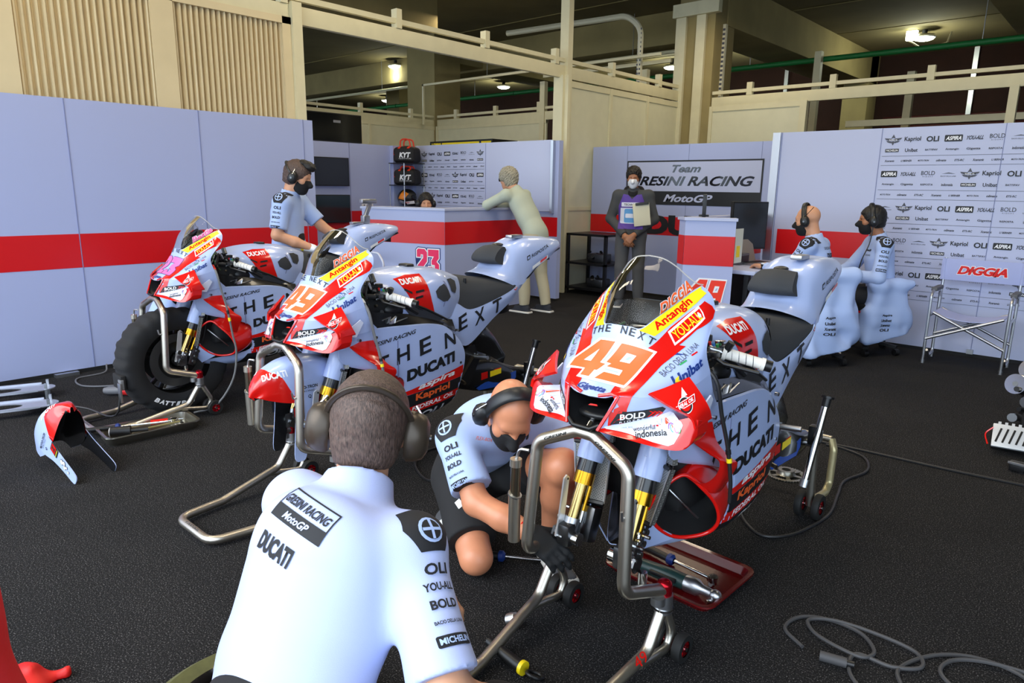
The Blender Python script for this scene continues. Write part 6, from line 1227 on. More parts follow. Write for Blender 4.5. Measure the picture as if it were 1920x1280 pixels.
def monitor(label, loc, rz, w=.42, h=.30, port=False, name='monitor'):
    t = thing(name, label, 'monitor', loc, rz); mb = MB(); mb.box((0, 0, h/2+.12), (w, .035, h), BLACK, bev=.006); mb.build('housing', t); mb = MB(); mb.box((0, -.019, h/2+.12), (w-.03, .003, h-.03), mat('screen_off', '2e3238', .15)); mb.build('screen', t)
    mb = MB(); mb.box((0, .02, .08), (.04, .03, .2), ALU); mb.lathe([(0, 0), (.11, 0), (.11, .012), (.02, .02)], (0, .02, 0), (0, 0, 1), BLACK); mb.build('stand', t); return t
monitor('flat monitor standing on the desk in front of the bald engineer', (-2.90, 6.66, .775), math.radians(62), .42, .46)
mb = MB(); mb.box((0, 0, .10), (.035, .36, .20), BLACK, bev=.006); mb.box((0, 0, .008), (.09, .14, .016), BLACK); q = mb.build('monitor', None, loc=(-3.07, 6.05, 1.22)); q.rotation_euler = (0, 0, math.radians(27)); tag(q, 'dark monitor seen edge-on on the back panel, above the 49', 'monitor')
t = thing('laptop', 'open grey laptop on the desk behind the bald engineer\'s hands', 'laptop', (-2.74, 6.50, .778), math.radians(75)); mb = MB(); mb.box((0, 0, .008), (.33, .23, .016), ALU, bev=.003); mb.box((0, 0, .017), (.29, .10, .003), BLACK); mb.build('keyboard_base', t); mb = MB(); mb.box((0, .15, .11), (.33, .01, .22), mat('laptop_lid', '8a8075', .4), R=np.array(Euler((-.3, 0, 0)).to_matrix()), bev=.003); mb.build('laptop_screen', t)
mb = MB(); mb.box((0, 0, .05), (.16, .22, .10), mat('box_grey', '5c5e63', .5), bev=.006); mb.box((.081, 0, .05), (.004, .18, .06), BLACK); tag(mb.build('data_box', None, loc=(-2.86, 6.36, .778)), 'small grey electronics box on the desk by the monitor', 'box')
mb = MB(); mb.bx((-.002, 0, 0), (.002, .17, .30), mat('paper', 'd8dcd0', .7)); mb.bx((.002, .05, .05), (.003, .12, .15), YEL); tag(mb.build('paper_sheet', None, loc=(-2.655, 5.835, .83)), 'sheet of printed paper fixed upright behind the 49 panel', 'paper')
# ---- jackets hung on chairs, and the chairs
def hung_jacket(label, loc, rz, w, h, seed, deco=None, dip=0.):
    t = thing('jacket', label, 'jacket', loc, rz); S = SDF((-.5, -.35, -.1), (.6, .35, 1.05), .01)
    S.cap((-w/2+.05, 0, h), (w/2-.05, 0, h), .05, .05, .03); S.slab((0, .03, h*.70), (w*.42, .07, h*.36), .05, rnd=.05); S.slab((0, .04, h*.32), (w*.50, .075, h*.30), .05, rnd=.05); S.cap((-w*.3, .05, h*.75), (-w*.42, .08, .12+dip), .07, .06, .04); S.cap((w*.3, .05, h*.7), (w*.52, .1, .22), .07, .09, .06); S.ripple(.013, 24, seed, dirs=(1, .7, .10)); S.plane((0, 0, .06), (.25, 0, -1))
    mb = S.grown(SHIRT); sk = S.skin()
    for i, q in enumerate(('Aspira', 'Unibat', 'Xceramic', 'OLI')): sk.text(mb, q, (-.05, h*.52-.045*i), .10, .026, PATCH, (0, -.5, 0), (1, 0, 0), (0, 0, 1), off=.004, bold=.03, far=1)
    mb.build('cloth', t, ang=180); return t
hung_jacket('pale blue jacket hanging off the bald engineer\'s chair almost to the floor', (-1.835, 6.05, .06), yaw_of((-.74, .67)), .42, .72, 3)
hung_jacket('pale blue jacket hanging from the chair of the dark-haired engineer', (-1.60, 6.81, .10), yaw_of((-.8, .6)), .44, .56, 7)
def office_chair(label, loc, rz, red=False):
    t = thing('office_chair', label, 'chair', loc, rz, 'desk chairs'); mb = MB(); mb.box((0, 0, .44), (.46, .44, .07), BLKM, bev=.03); mb.build('seat', t)
    if red: mb = MB(); mb.box((0, 0, .405), (.47, .45, .018), RED, bev=.006); mb.build('seat_edge', t)
    mb = MB(); mb.box((0, -.215, .60), (.22, .03, .20), BLKM, bev=.012); mb.bar((0, -.20, .42), (0, -.235, .6), .06, .02, BLACK); mb.build('backrest', t); mb = MB(); mb.cyl((0, 0, .10), (0, 0, .41), .03, BLACK); mb.build('gas_column', t)
    for k in range(5):
        a = 2*PI*k/5+.3; c = V3((.27*math.cos(a), .27*math.sin(a), .06)); mb = MB(); mb.bar((0, 0, .12), c+(0, 0, .02), .05, .025, BLACK); mb.build('leg', t); mb = MB(); mb.cyl(c+V3((-.02, 0, -.028)), c+V3((.02, 0, -.028)), .03, BLACK, n=14); mb.build('caster', t)
    return t
office_chair('black office chair under the bald engineer, its casters on the dark floor', (-2.02, 6.22, 0), yaw_of((-.74, .67))); office_chair('black chair with a red seat edge under the dark-haired engineer', (-1.80, 6.96, 0), yaw_of((-.8, .6)), True)
mb = MB(); mb.box((0, 0, 0), (.16, .22, .012), WHITE); tag(mb.build('notepad', None, loc=(-2.07, 6.78, .745)), 'white notepad in the hand of the dark-haired engineer', 'notepad')
# ---- director's chair
t = thing('folding_chair', 'aluminium folding director\'s chair with a pale blue back lettered in red', 'chair', (-1.0, 7.0, 0)); CAN = mat('canvas_blue', 'a9b2de', .8, bump=.15, bscale=300); x0, x1, y0, y1 = -.285, .285, -.17, .17
for x in (x0, x1):
    mb = MB(); mb.tube(fillet([(x, y1, .0), (x, y0+.06, .0), (x, y0, .03), (x, y0, 0)], .03) if False else fillet([(x, y0, 0), (x, y0-.01, .60), (x, y0+.05, .635), (x, y1-.02, .62), (x, y1-.01, .56)], .05), .0125, ALU, n=10); mb.cyl((x, y0, 0), (x, y0, .03), .016, ALU, n=10); mb.build('front_leg', t)
    mb = MB(); mb.tube(fillet([(x, y0+.10, .10), (x, y0+.19, .035), (x, y1, .04), (x, y1, .60)], .05), .0125, ALU, n=10); mb.cyl((x, y1, 0), (x, y1, .05), .015, ALU, n=10); mb.build('rear_leg', t)
    mb = MB(); mb.cyl((x, y1+.02, .40), (x, y1+.04, .90), .012, ALU, n=10); mb.build('back_post', t); mb = MB(); mb.box((x, .02, .645), (.05, .26, .035), mat('arm_pad', '55565a', .6), bev=.012); mb.build('armrest', t); mb = MB(); mb.cyl((x, y0, .42), (x, y1, .42), .011, ALU, n=8); mb.build('side_rail', t)
for y in (y0-.015, y1-.02): mb = MB(); mb.cyl((x0, y, .22), (x1-.03, y, .455), .0125, ALU, n=10); mb.cyl((x1, y+.006, .20), (x0+.03, y+.006, .455), .0125, ALU, n=10); mb.build('cross_brace', t)
mb = MB(); G = [[(x, y, .455-.055*(1-(abs(x)/.26)**2)) for y in np.linspace(y0, y1, 4)] for x in np.linspace(-.26, .26, 14)]; mb.grid(G, CAN, flip=True); mb.build('seat', t, solid=.006)
mb = MB(); mb.box((0, y1+.028, .80), (.62, .012, .19), CAN, bev=.004)
for x in (-.29, .29): mb.cyl((x, y1+.035, .71), (x, y1+.035, .895), .019, CAN, n=12)
mb.text('DIGGIA', .38, .085, WHITE, (0, y1+.022, .80), (1, 0, 0), (0, 0, 1), off=.002, shear=.3, bold=.09); mb.text('DIGGIA', .37, .075, FRED, (0, y1+.022, .80), (1, 0, 0), (0, 0, 1), off=.003, shear=.3, bold=.05); mb.build('back_canvas', t)
# ---- screens, shelf with bags and helmet, alcove bits
def wall_screen(label, a, b, m, extra=None):
    t = thing('wall_screen', label, 'screen', (a[0], (a[1]+b[1])/2, a[2])); mb = MB(); mb.bx((-.03, a[1]-(a[1]+b[1])/2, 0), (.03, b[1]-(a[1]+b[1])/2, b[2]-a[2]), BLACK, bev=.004); mb.build('bezel', t); mb = MB(); mb.bx((.03, a[1]-(a[1]+b[1])/2+.01, .012), (.032, b[1]-(a[1]+b[1])/2-.01, b[2]-a[2]-.012), m); mb.build('panel', t)
    if extra: extra(t)
SCRK = mat('screen_black', '0e0f12', .12); SCRG = mat('screen_green_reflect', '16282c', .08)
def _lab(t): mb = MB(); mb.bx((.033, -.0, .26), (.034, .12, .295), mat('label_grey', '7d8086', .5)); mb.build('label', t)
wall_screen('large black screen mounted high above the two lower screens', (-8.72, 5.36, 2.06), (-8.72, 6.32, 2.45), SCRK, _lab); mb = MB(); mb.bx((-8.85, 5.3, 0), (-8.78, 6.4, 2.4), CREAM); struct(mb, 'column_screen_mount')
wall_screen('black screen, middle one of the stack of three', (-8.565, 5.40, 1.45), (-8.565, 5.97, 1.84), SCRK)
wall_screen('lowest screen, dark green with reflections', (-8.565, 5.40, .94), (-8.565, 5.97, 1.33), SCRG)
mb = MB(); mb.bx((-.003, -.1, -.09), (.003, .1, .09), WHITE)
for k in range(9): mb.flat(disc(.012, 10, (-.06+.06*(k % 3), -.05+.05*(k//3))), INKG, (.003, 0, 0), (0, 1, 0), (0, 0, 1), .001)
tag(mb.build('notice', None, loc=(-8.594, 6.31, 1.18)), 'small white notice on the blue wall beside the lowest screen', 'notice')
t = thing('display_shelf', 'slim three-tier shelf in the corner carrying two bags and a helmet', 'shelf', (-8.40, 6.90, 0))
for z in (1.80, 1.48, 1.16): mb = MB(); mb.bx((-.17, -.20, z-.012), (.19, .20, z), BLACK); mb.build('shelf_board', t)
for x, y in ((-.16, -.19), (.18, -.19), (.18, .19), (-.16, .19)): mb = MB(); mb.cyl((x, y, 0), (x, y, 1.80), .008, ALU, n=8); mb.build('post', t)
BAGK = mat('bag_black', '151213', .7); BAGR = mat('bag_red', 'd83414', .6)
def bag(label, z, tall):
    t = thing('helmet_bag', label, 'bag', (-8.34, 6.87, z), math.radians(22), 'helmet bags'); mb = MB(); h = .22; mb.loft([[(-.17, y, 0), (-.17, y*1.0, h*.7), (-.12, y*.7, h), (.12, y*.7, h), (.17, y, h*.7), (.17, y, 0)] for y in (-.12, -.06, 0, .06, .12)], BAGK, nu=10, nv=20); S = SDF((-.25, -.2, -.02), (.25, .2, .35), .008); S.slab((0, 0, h*.5), (.175, .125, h*.5), .02, rnd=.05); S.ell((0, 0, h*.85), (.14, .10, .06), .04); S.ripple(.003, 30, 2); S.plane((0, 0, 0), (0, 0, -1)); g = S.grown(BAGK); sk = S.skin()
    sk.text(g, 'KYT', (.03, .11), .19, .075, WHITE, (0, -.4, 0), (1, 0, 0), (0, 0, 1), off=.003, shear=.2, bold=.05, far=.8); sk.text(g, 'HELMETS FOR LIFE', (.03, .058), .2, .012, WHITE, (0, -.4, 0), (1, 0, 0), (0, 0, 1), off=.003, far=.8); sk.poly(g, [(-.3, .11), (.125, .11), (.06, .24), (-.2, .26)], BAGR, (-.5, 0, 0), (0, -1, 0), (0, 0, 1), off=.003, far=.8)
    sk.poly(g, [(-.09, .2), (-.05, .2), (-.05, .27), (-.09, .27)], BAGR, (0, -.4, 0), (1, 0, 0), (0, 0, 1), off=.004, far=.8); sk.poly(g, [(.06, .2), (.10, .2), (.10, .27), (.06, .27)], BAGR, (0, -.4, 0), (1, 0, 0), (0, 0, 1), off=.004, far=.8); g.build('body', t, ang=180)
    for y in (-.06, .05): mb = MB(); hh = .12 if tall else .05; mb.tube(crom([(-.08, y, h), (-.07, y, h+hh*.8), (0, y, h+hh), (.07, y, h+hh*.8), (.09, y, h)], 20), .011, BAGR, n=8); mb.build('handle', t)
bag('black and red helmet bag with raised handles on the top shelf', 1.80, True); bag('black and red helmet bag on the middle shelf, handles lying flat', 1.48, False)
def helmet(label, loc, rz, c1, c2, s=1.):
    t = thing('helmet', label, 'helmet', loc, rz); S = SDF((-.2, -.22, 0), (.2, .22, .3), .006); S.ell((0, 0, .135), (.115, .145, .125), 0); S.cap((-.0, .07, .07), (0, .115, .06), .075, .05, .04); S.plane((0, 0, .02), (0, -.1, -1)); S.slab((0, .13, .135), (.085, .06, .036), 0, rnd=.02, sub=True); g = S.grown(c1); sk = S.skin()
    for s_ in (1, -1):
        X = (0, s_, 0); O = (.4*s_, 0, 0); f = lambda P_: [(s_*a, b) for a, b in (P_ if s_ > 0 else P_[::-1])]; sk.poly(g, f([(-.12, .12), (-.02, .10), (.05, .19), (-.04, .24)]), c2, O, X, (0, 0, 1), off=.002, far=.8); sk.poly(g, f([(.02, .035), (.13, .05), (.12, .09), (.0, .075)]), WHITE, O, X, (0, 0, 1), off=.002, far=.8); sk.poly(g, f([(-.11, .05), (-.03, .04), (-.02, .08), (-.10, .10)]), mat('helmet_grey', '9aa0ac', .3), O, X, (0, 0, 1), off=.002, far=.8); sk.text(g, 'KYT', (s_*.03, .060), .06, .02, FRED, O, X, (0, 0, 1), off=.004, bold=.05, far=.8)
    g.build('shell', t, ang=180); S = SDF((-.2, -.22, 0), (.2, .22, .3), .006); S.ell((0, 0, .135), (.110, .140, .120), 0); S.plane((0, .06, 0), (0, -1, 0)); S.plane((0, 0, .172), (0, 0, 1)); S.plane((0, 0, .098), (0, 0, -1)); S.build('visor', mat('visor_dark', '101216', .08), t); return t
helmet('black racing helmet with orange and white flashes on the lowest shelf', (-8.34, 6.86, 1.16), yaw_of((.75, .5)), BLACK, mat('helmet_orange', 'e8861c', .35))
t = thing('side_table', 'small black table with papers and a lower shelf, left of the pink 23 counter', 'table', (-7.72, 5.9, 0)); mb = MB(); mb.bx((-.28, -.3, .78), (.28, .3, .80), BLACK); mb.build('table_top', t); mb = MB(); mb.bx((-.26, -.28, .38), (.26, .28, .40), BLACK); mb.build('lower_shelf', t)
for x in (-.25, .25):
    for y in (-.27, .27): mb = MB(); mb.bx((x-.02, y-.02, 0), (x+.02, y+.02, .78), BLACK); mb.build('leg', t)
helmet('white, blue and red helmet on the small table\'s lower shelf', (-7.62, 5.86, .40), yaw_of((.9, -.3)), FWHITE, NAVY)
mb = MB()
for k in range(4): mb.box((.0+.05*k-.08, -.1+.07*k, .006+.003*k), (.21, .15, .006), WHITE, R=np.array(Euler((0, 0, .3*k)).to_matrix()))
tag(mb.build('papers', None, loc=(-7.72, 5.86, .80)), 'loose white papers on the small black table', 'papers')
mb = MB(); mb.tube(fillet([(-.19, 0, 0), (-.19, 0, .60), (-.10, 0, .70), (.10, 0, .70), (.19, 0, .60), (.19, 0, 0)], .09), .013, FWHITE, n=10); mb.tube([(-.19, 0, .25), (.19, 0, .25)], .01, FWHITE, n=8); mb.bx((-.2, -.15, 0), (.2, .15, .03), BLACK); tag(mb.build('hand_trolley', None, loc=(-6.62, 4.92, 0)), 'white tube hand trolley standing left of the pink 23 counter', 'trolley')
# black rack by the partition
t = thing('rack', 'black open metal rack with engine parts, against the team name wall', 'rack', (-5.72, 8.12, 0))
for z in (.85, .45, .10): mb = MB(); mb.bx((-.34, -.27, z-.03), (.34, .27, z), BLACK); mb.build('shelf_board', t)
for x in (-.32, .32):
    for y in (-.25, .25): mb = MB(); mb.bx((x-.02, y-.02, 0), (x+.02, y+.02, .84), BLACK); mb.build('post', t)
rg = random.Random(8)
for k, (z, lb) in enumerate(((.45, 'dark metal engine part on the rack\'s middle shelf'), (.10, 'dark metal engine part on the rack\'s bottom shelf'))):
    mb = MB(); mb.box((0, 0, .06), (.28, .2, .12), GREYM, bev=.02)
    for q in range(12): c = V3((rg.uniform(-.13, .13), rg.uniform(-.11, .08), rg.uniform(.04, .14))); mb.cyl(c, c+V3((0, -.03, .02)), rg.uniform(.012, .03), (CHROME, BLACK, GREYM)[q % 3], n=12)
    tag(mb.build('engine_part', None, loc=(-5.66, 8.10, z)), lb, 'engine part')
t = thing('trolley_case', 'yellow and black display case top seen over the alcove sponsor wall', 'case', (-8.7, 8.6, 0)); mb = MB(); mb.bx((-.75, -.3, 0), (.75, .3, 2.22), BLACK); mb.bx((-.70, -.305, 1.9), (.45, -.3, 2.19), YEL); mb.bx((.5, -.305, 1.9), (.72, -.3, 2.19), YEL); mb.text('h.2', .25, .12, BLACK, (-.55, -.307, 2.15), (1, 0, 0), (0, 0, 1)); mb.build('case_body', t)
# ---- device on the number 23 bike's tail
mb = MB(); mb.box((0, 0, .03), (.05, .06, .06), ALU, bev=.01); mb.bar((0, 0, .05), (0, .05, .15), .03, .03, ALU, bev=.008); mb.box((0, .03, .165), (.05, .14, .035), ALU, bev=.012); tag(mb.build('cordless_tool', None, loc=(-4.50, 3.28, 1.172)), 'silver cordless tool standing on the tail of the number 23 bike', 'tool')
# ================================================================ things on the floor
# lying mudguard
o = fender(None, dy=0); FR = Matrix.Rotation(math.radians(-56), 4, 'X'); tag(o, 'pale blue and red mudguard lying on the floor in front of the number 23 bike', 'mudguard')
R3 = np.array(FR.to_3x3()); v = np.array([q.co[:] for q in o.data.vertices]) @ R3.T; rz = np.array(Matrix.Rotation(math.radians(100), 3, 'Z')); v = v @ rz.T; lo = v[:, 2].min(); c = v[v[:, 2] < lo+.03].mean(0); v = v-np.array((c[0], c[1], lo)); o.data.vertices.foreach_set('co', v.ravel()); o.data.update(); o.location = (-3.745, 1.02, 0)
# red enamel tray with tools
def tray(label, loc, rz, L, Wd, h, m, flare=.02, t=.004):
    P = lambda w, l, z, r: [(a, b, z) for a, b in rrect(w, l, r, 4)]; mb = MB(); rings = [P(Wd-2*flare, L-2*flare, t, .03), P(Wd-2*flare, L-2*flare, t, .03), P(Wd-.012, L-.012, h-.002, .04), P(Wd+.02, L+.02, h, .045), P(Wd+.022, L+.022, h-.006, .045), P(Wd-.006, L-.006, h-.006, .04), P(Wd-2*flare+.006, L-2*flare+.006, 0, .03)]
    for a, b in zip(rings[1:-1], rings[2:]): k = len(a); mb.add(a+b, [(i, (i+1) % k, k+(i+1) % k, k+i) for i in range(k)], m)
    mb.add(rings[0], [tuple(range(len(rings[0])))], m); mb.add(rings[-1], [tuple(range(len(rings[-1])))[::-1]], m); o = mb.build('tool_tray', None, ang=50, loc=loc, merge=1e-5); o.rotation_euler = (0, 0, rz); return tag(o, label, 'tray')
tray('dark red enamel tray under the nearest bike\'s fork', (-1.14, 2.25, 0), math.radians(-2), .36, .44, .035, mat('enamel_red', '5c0a0d', .22, coat=.3))
tray('steel tray full of tools in front of the number 23 bike', (-4.22, 1.47, 0), math.radians(-4), .50, .24, .055, mat('tray_steel', 'a8a59a', .3, metal=1), flare=.015)
def ratchet(label, a, b, group=None, hc=NAVY):
    a, b = V3(a), V3(b); t = thing('ratchet_wrench', label, 'wrench', tuple(a)); d = b-a; L = np.linalg.norm(d); d = unit(d); mb = MB(); mb.tube([(0, 0, 0), d*.03, d*L*.38], [.012, .016, .015], BLACK, n=14); mb.build('handle', t); mb = MB(); mb.lathe([(.012, 0), (.022, .004), (.022, .02), (.012, .03)], d*L*.38, d, hc, n=18); mb.build('handle_collar', t); mb = MB(); mb.cyl(d*L*.4, d*L*.92, .007, CHROME, n=12); mb.build('shaft', t); mb = MB(); mb.cyl(d*L*.96-(0, 0, .012), d*L*.96+V3((0, 0, .014)), .019, CHROME, n=18); mb.bar(d*L*.90, d*L*.97, .024, .018, CHROME, bev=.004); mb.cyl(d*L*.96-(0, 0, .02), d*L*.96+V3((0, -.02, -.01)), .009, CHROME, n=10); mb.build('ratchet_head', t); return t
ratchet('blue-collared ratchet wrench lying in the red tray', (-1.34, 2.30, .025), (-.985, 2.25, .032)); ratchet('blue-collared ratchet wrench on the floor beside the kneeling mechanic', (-1.83, 1.77, .018), (-1.53, 1.955, .022))
t = thing('impact_wrench', 'green and silver cordless impact wrench lying in the red tray', 'power tool', (-1.26, 2.15, .035)); GT = mat('tool_green', '1e3a38', .35); mb = MB(); mb.tube([(0, 0, 0), (.03, 0, .004), (.14, .004, .004), (.20, .005, .002)], [.022, .026, .030, .029], GT, n=18); mb.build('body', t); mb = MB(); mb.box((.12, -.024, .01), (.11, .02, .014), BLACK, bev=.004); mb.build('trigger', t); mb = MB(); mb.tube([(.20, .005, .002), (.205, .005, .002), (.245, .006, .002), (.265, .006, .002), (.30, .007, 0)], [.030, .031, .031, .018, .017], ALU, n=18); mb.ell((.315, .007, 0), (.024, .022, .02), ALU); mb.cyl((.318, .007, -.02), (.30, -.03, -.018), .009, CHROME, n=12); mb.build('angle_head', t)
# tools in the steel tray
ratchet('blue-collared ratchet wrench sticking out of the steel tray', (-4.40, 1.13, .045), (-4.18, 1.62, .05))
mb = MB(); mb.cyl((-.0, 0, .0), (.05, .09, .0), .030, BLACK, n=18); mb.cyl((-.002, -.003, 0), (0, 0, 0), .026, WHITE, n=18); mb.cyl((.05, .09, 0), (.09, .17, .0), .012, BLACK, n=10); tag(mb.build('power_tool', None, loc=(-4.20, 1.255, .062)), 'black tool with a round white end cap in the steel tray', 'power tool')
mb = MB(); mb.cyl((0, 0, 0), (.02, .30, 0), .006, mat('yellow_steel', 'c8c08a', .3, metal=.8), n=10); tag(mb.build('extension_bar', None, loc=(-4.17, 1.32, .05)), 'long straight extension bar lying in the steel tray', 'tool')
mb = MB(); mb.tube([(0, 0, 0), (.03, .09, 0)], [.016, .014], FRED, n=12); mb.cyl((.03, .09, 0), (.06, .17, 0), .005, CHROME, n=8); tag(mb.build('screwdriver', None, loc=(-4.28, 1.50, .04)), 'red-handled screwdriver in the steel tray', 'screwdriver')
for k in range(5): mb = MB(); r = .010+.0015*(k % 3); mb.lathe([(r*.6, .0), (r, 0), (r, .045), (r*.65, .045), (r*.65, .02)], (0, 0, 0), (0, 0, 1), CHROME, n=16); q = mb.build('socket', None, loc=(-4.27+.037*k, 1.62+.008*(k % 2), .006)); tag(q, 'chrome socket standing in a row at the far end of the steel tray', 'socket', 'sockets in the steel tray')
# cleaner tool and cables on the left
t = thing('impact_wrench', 'red and grey power tool on the floor beside the warmer-wrapped wheel', 'power tool', (-5.22, 1.55, .035)); RT = mat('tool_red', 'd02828', .35); GTg = mat('tool_grey', '6a6b70', .5); mb = MB(); mb.tube([(0, 0, 0), (.02, .02, 0), (.09, .08, .005)], [.02, .028, .03], GTg, n=14); mb.build('grip', t); mb = MB(); mb.tube([(.09, .08, .005), (.17, .15, .0), (.19, .165, 0)], [.034, .034, .028], RT, n=14); mb.build('body', t); mb = MB(); mb.cyl((.19, .165, 0), (.215, .187, 0), .02, BLACK, n=12); mb.cyl((.215, .187, 0), (.225, .195, 0), .014, PINK, n=12); mb.build('nose', t)
def cable(label, P, r=.006, m=HOSE, name='cable', n=60): mb = MB(); mb.tube(crom(P, n), r, m, n=7); return tag(mb.build(name), label, 'cable')
cable('thin grey cable looping on the floor at the foot of the left wall', [(-5.93, 1.80, .05), (-5.85, 1.75, .008), (-5.80, 1.55, .007), (-5.55, 1.52, .007), (-5.40, 1.72, .007), (-5.50, 1.92, .007), (-5.75, 1.90, .008), (-5.90, 1.84, .02)], .006, GTg)
cable('dark cable running from the tyre warmer across the floor', [(-4.52+.09, 1.76-.36, .22), (-4.44, 1.38, .10), (-4.55, 1.36, .05), (-4.75, 1.30, .07), (-4.86, 1.20, .075), (-4.78, 1.12, .01), (-4.50, 1.10, .008)], .006)
cable('black cable snaking from the nearest bike\'s rear stand along the floor', [(-1.20, 4.10, .008), (-1.10, 4.10, .008), (-.97, 4.03, .008), (-.905, 3.84, .008), (-.95, 3.62, .008), (-.92, 3.42, .008), (-.88, 3.18, .008), (-.90, 2.98, .008), (-.94, 2.84, .008), (-1.02, 2.76, .008), (-1.12, 2.82, .008), (-1.22, 2.95, .008)], .007)
cable('straight black cable crossing the dark floor to the right edge', [(-1.30, 4.12, .008), (-1.0, 4.15, .008), (-.6, 4.17, .008), (-.2, 4.21, .008), (.4, 4.25, .008)], .007)
CG = mat('cable_grey', '414143', .6)
cable('coiled grey extension cable on the floor, the loops holding its connector', [(-.62, 2.12, .008), (-.70, 2.18, .008), (-.685, 2.28, .008), (-.60, 2.33, .010), (-.50, 2.32, .012), (-.44, 2.25, .012), (-.46, 2.19, .014), (-.54, 2.19, .014), (-.62, 2.22, .012), (-.655, 2.28, .012), (-.58, 2.33, .016), (-.45, 2.35, .014), (-.34, 2.34, .010), (-.31, 2.27, .010), (-.38, 2.21, .010), (-.48, 2.20, .010), (-.47, 2.10, .008), (-.40, 2.02, .008)], .0065, CG, n=120)
cable('second coil of grey cable on the floor at the bottom right corner', [(-.33, 2.13, .008), (-.36, 2.22, .008), (-.30, 2.36, .008), (-.20, 2.44, .010), (-.08, 2.44, .012), (-.02, 2.36, .010), (-.06, 2.26, .010), (-.18, 2.22, .012), (-.26, 2.28, .014), (-.24, 2.38, .012), (-.14, 2.44, .016), (.0, 2.46, .010), (.08, 2.36, .008)], .0065, CG, n=100)
mb = MB(); mb.cyl((0, 0, 0), (.075, .02, 0), .016, CG, n=14); mb.cyl((.075, .02, 0), (.095, .026, 0), .011, BLACK, n=12); tag(mb.build('cable_connector', None, loc=(-.56, 2.10, .018)), 'dark cylindrical connector lying in the grey cable coil', 'connector')
cable('thin black cable on the floor behind the foreground man\'s head', [(-2.78, 2.55, .007), (-2.80, 2.40, .007), (-2.70, 2.24, .007), (-2.50, 2.15, .007), (-2.44, 2.25, .007), (-2.42, 2.40, .007)], .006)
# sprocket on the floor
mb = MB(); n = 44; P = [((.104 if k % 4 < 2 else .097)*math.cos(2*PI*k/(n*4)*1.), (.104 if k % 4 < 2 else .097)*math.sin(2*PI*k/(n*4))) for k in range(n*4)]; SPR = mat('sprocket_steel', '9c988c', .35, metal=1)
A = np.array([(a, b, .006) for a, b in P]); I = np.array([(a*.80, b*.80, .006) for a, b in P]); k = len(P); mb.add(np.vstack([A, I]), [(i, (i+1) % k, k+(i+1) % k, k+i) for i in range(k)], SPR); D0 = A*np.array((1, 1, 0)); mb.add(np.vstack([D0, A]), [(i, (i+1) % k, k+(i+1) % k, k+i) for i in range(k)], SPR); mb.lathe([(.078, 0), (.084, .006)], (0, 0, 0), (0, 0, 1), SPR, n=40); mb.lathe([(.022, .0), (.022, .03), (.040, .03), (.044, .012), (.05, .006)], (0, 0, 0), (0, 0, 1), SPR, n=30)
for q in range(6): a = 2*PI*q/6; mb.bar((.04*math.cos(a), .04*math.sin(a), .005), (.085*math.cos(a), .085*math.sin(a), .005), .02, .006, SPR)
tag(mb.build('sprocket', None, loc=(-1.205, 3.50, .002)), 'steel chain sprocket lying flat by the rear stand', 'sprocket')
# silver perforated plates at the left
def plate(label, loc, z, rz=0):
    t = thing('carry_stand', label, 'stand', loc, rz); AL = mat('plate_alu', 'c2c6d2', .35, metal=.7)
    from mathutils.geometry import tessellate_polygon
    mb = MB(); out = [(.29*math.cos(a)*(1 if math.cos(a) > 0 else 1.1), .13*math.sin(a)*(1+.12*math.cos(2*a))) for a in np.linspace(0, 2*PI, 56, endpoint=False)]; hole = [(-.02+.115*math.cos(a), .058*math.sin(a)) for a in np.linspace(0, 2*PI, 36, endpoint=False)]
    T = tessellate_polygon([[Vector((a, b, 0)) for a, b in out], [Vector((a, b, 0)) for a, b in hole[::-1]]]); al = out+hole[::-1]
    T = [q if (al[q[1]][0]-al[q[0]][0])*(al[q[2]][1]-al[q[0]][1])-(al[q[1]][1]-al[q[0]][1])*(al[q[2]][0]-al[q[0]][0]) > 0 else (q[0], q[2], q[1]) for q in T]
    mb.add([(a, b, z+.006) for a, b in al], T, AL); mb.add([(a, b, z) for a, b in al], [q[::-1] for q in T], AL)
    for R_ in (out, hole): k = len(R_); mb.add([(a, b, z) for a, b in R_]+[(a, b, z+.006) for a, b in R_], [(i, (i+1) % k, k+(i+1) % k, k+i) for i in range(k)], AL)
    for yy in (-.105, .105): mb.bx((-.2, yy-.006, z+.006), (.2, yy+.006, z+.016), AL)
    mb.build('plate', t)
    for x, y in ((-.24, -.06), (-.24, .06), (.24, -.06), (.24, .06)): mb = MB(); mb.bx((x-.008, y-.008, 0), (x+.008, y+.008, z+.045), ALU); mb.build('post', t)
    return t
plate('bright aluminium plate on short posts at the left edge, the one nearer the camera', (-5.20, .97, 0), .045, math.radians(70)); plate('bright aluminium plate on short posts against the left wall, the one further from the camera', (-5.56, 1.05, 0), .06, math.radians(70))
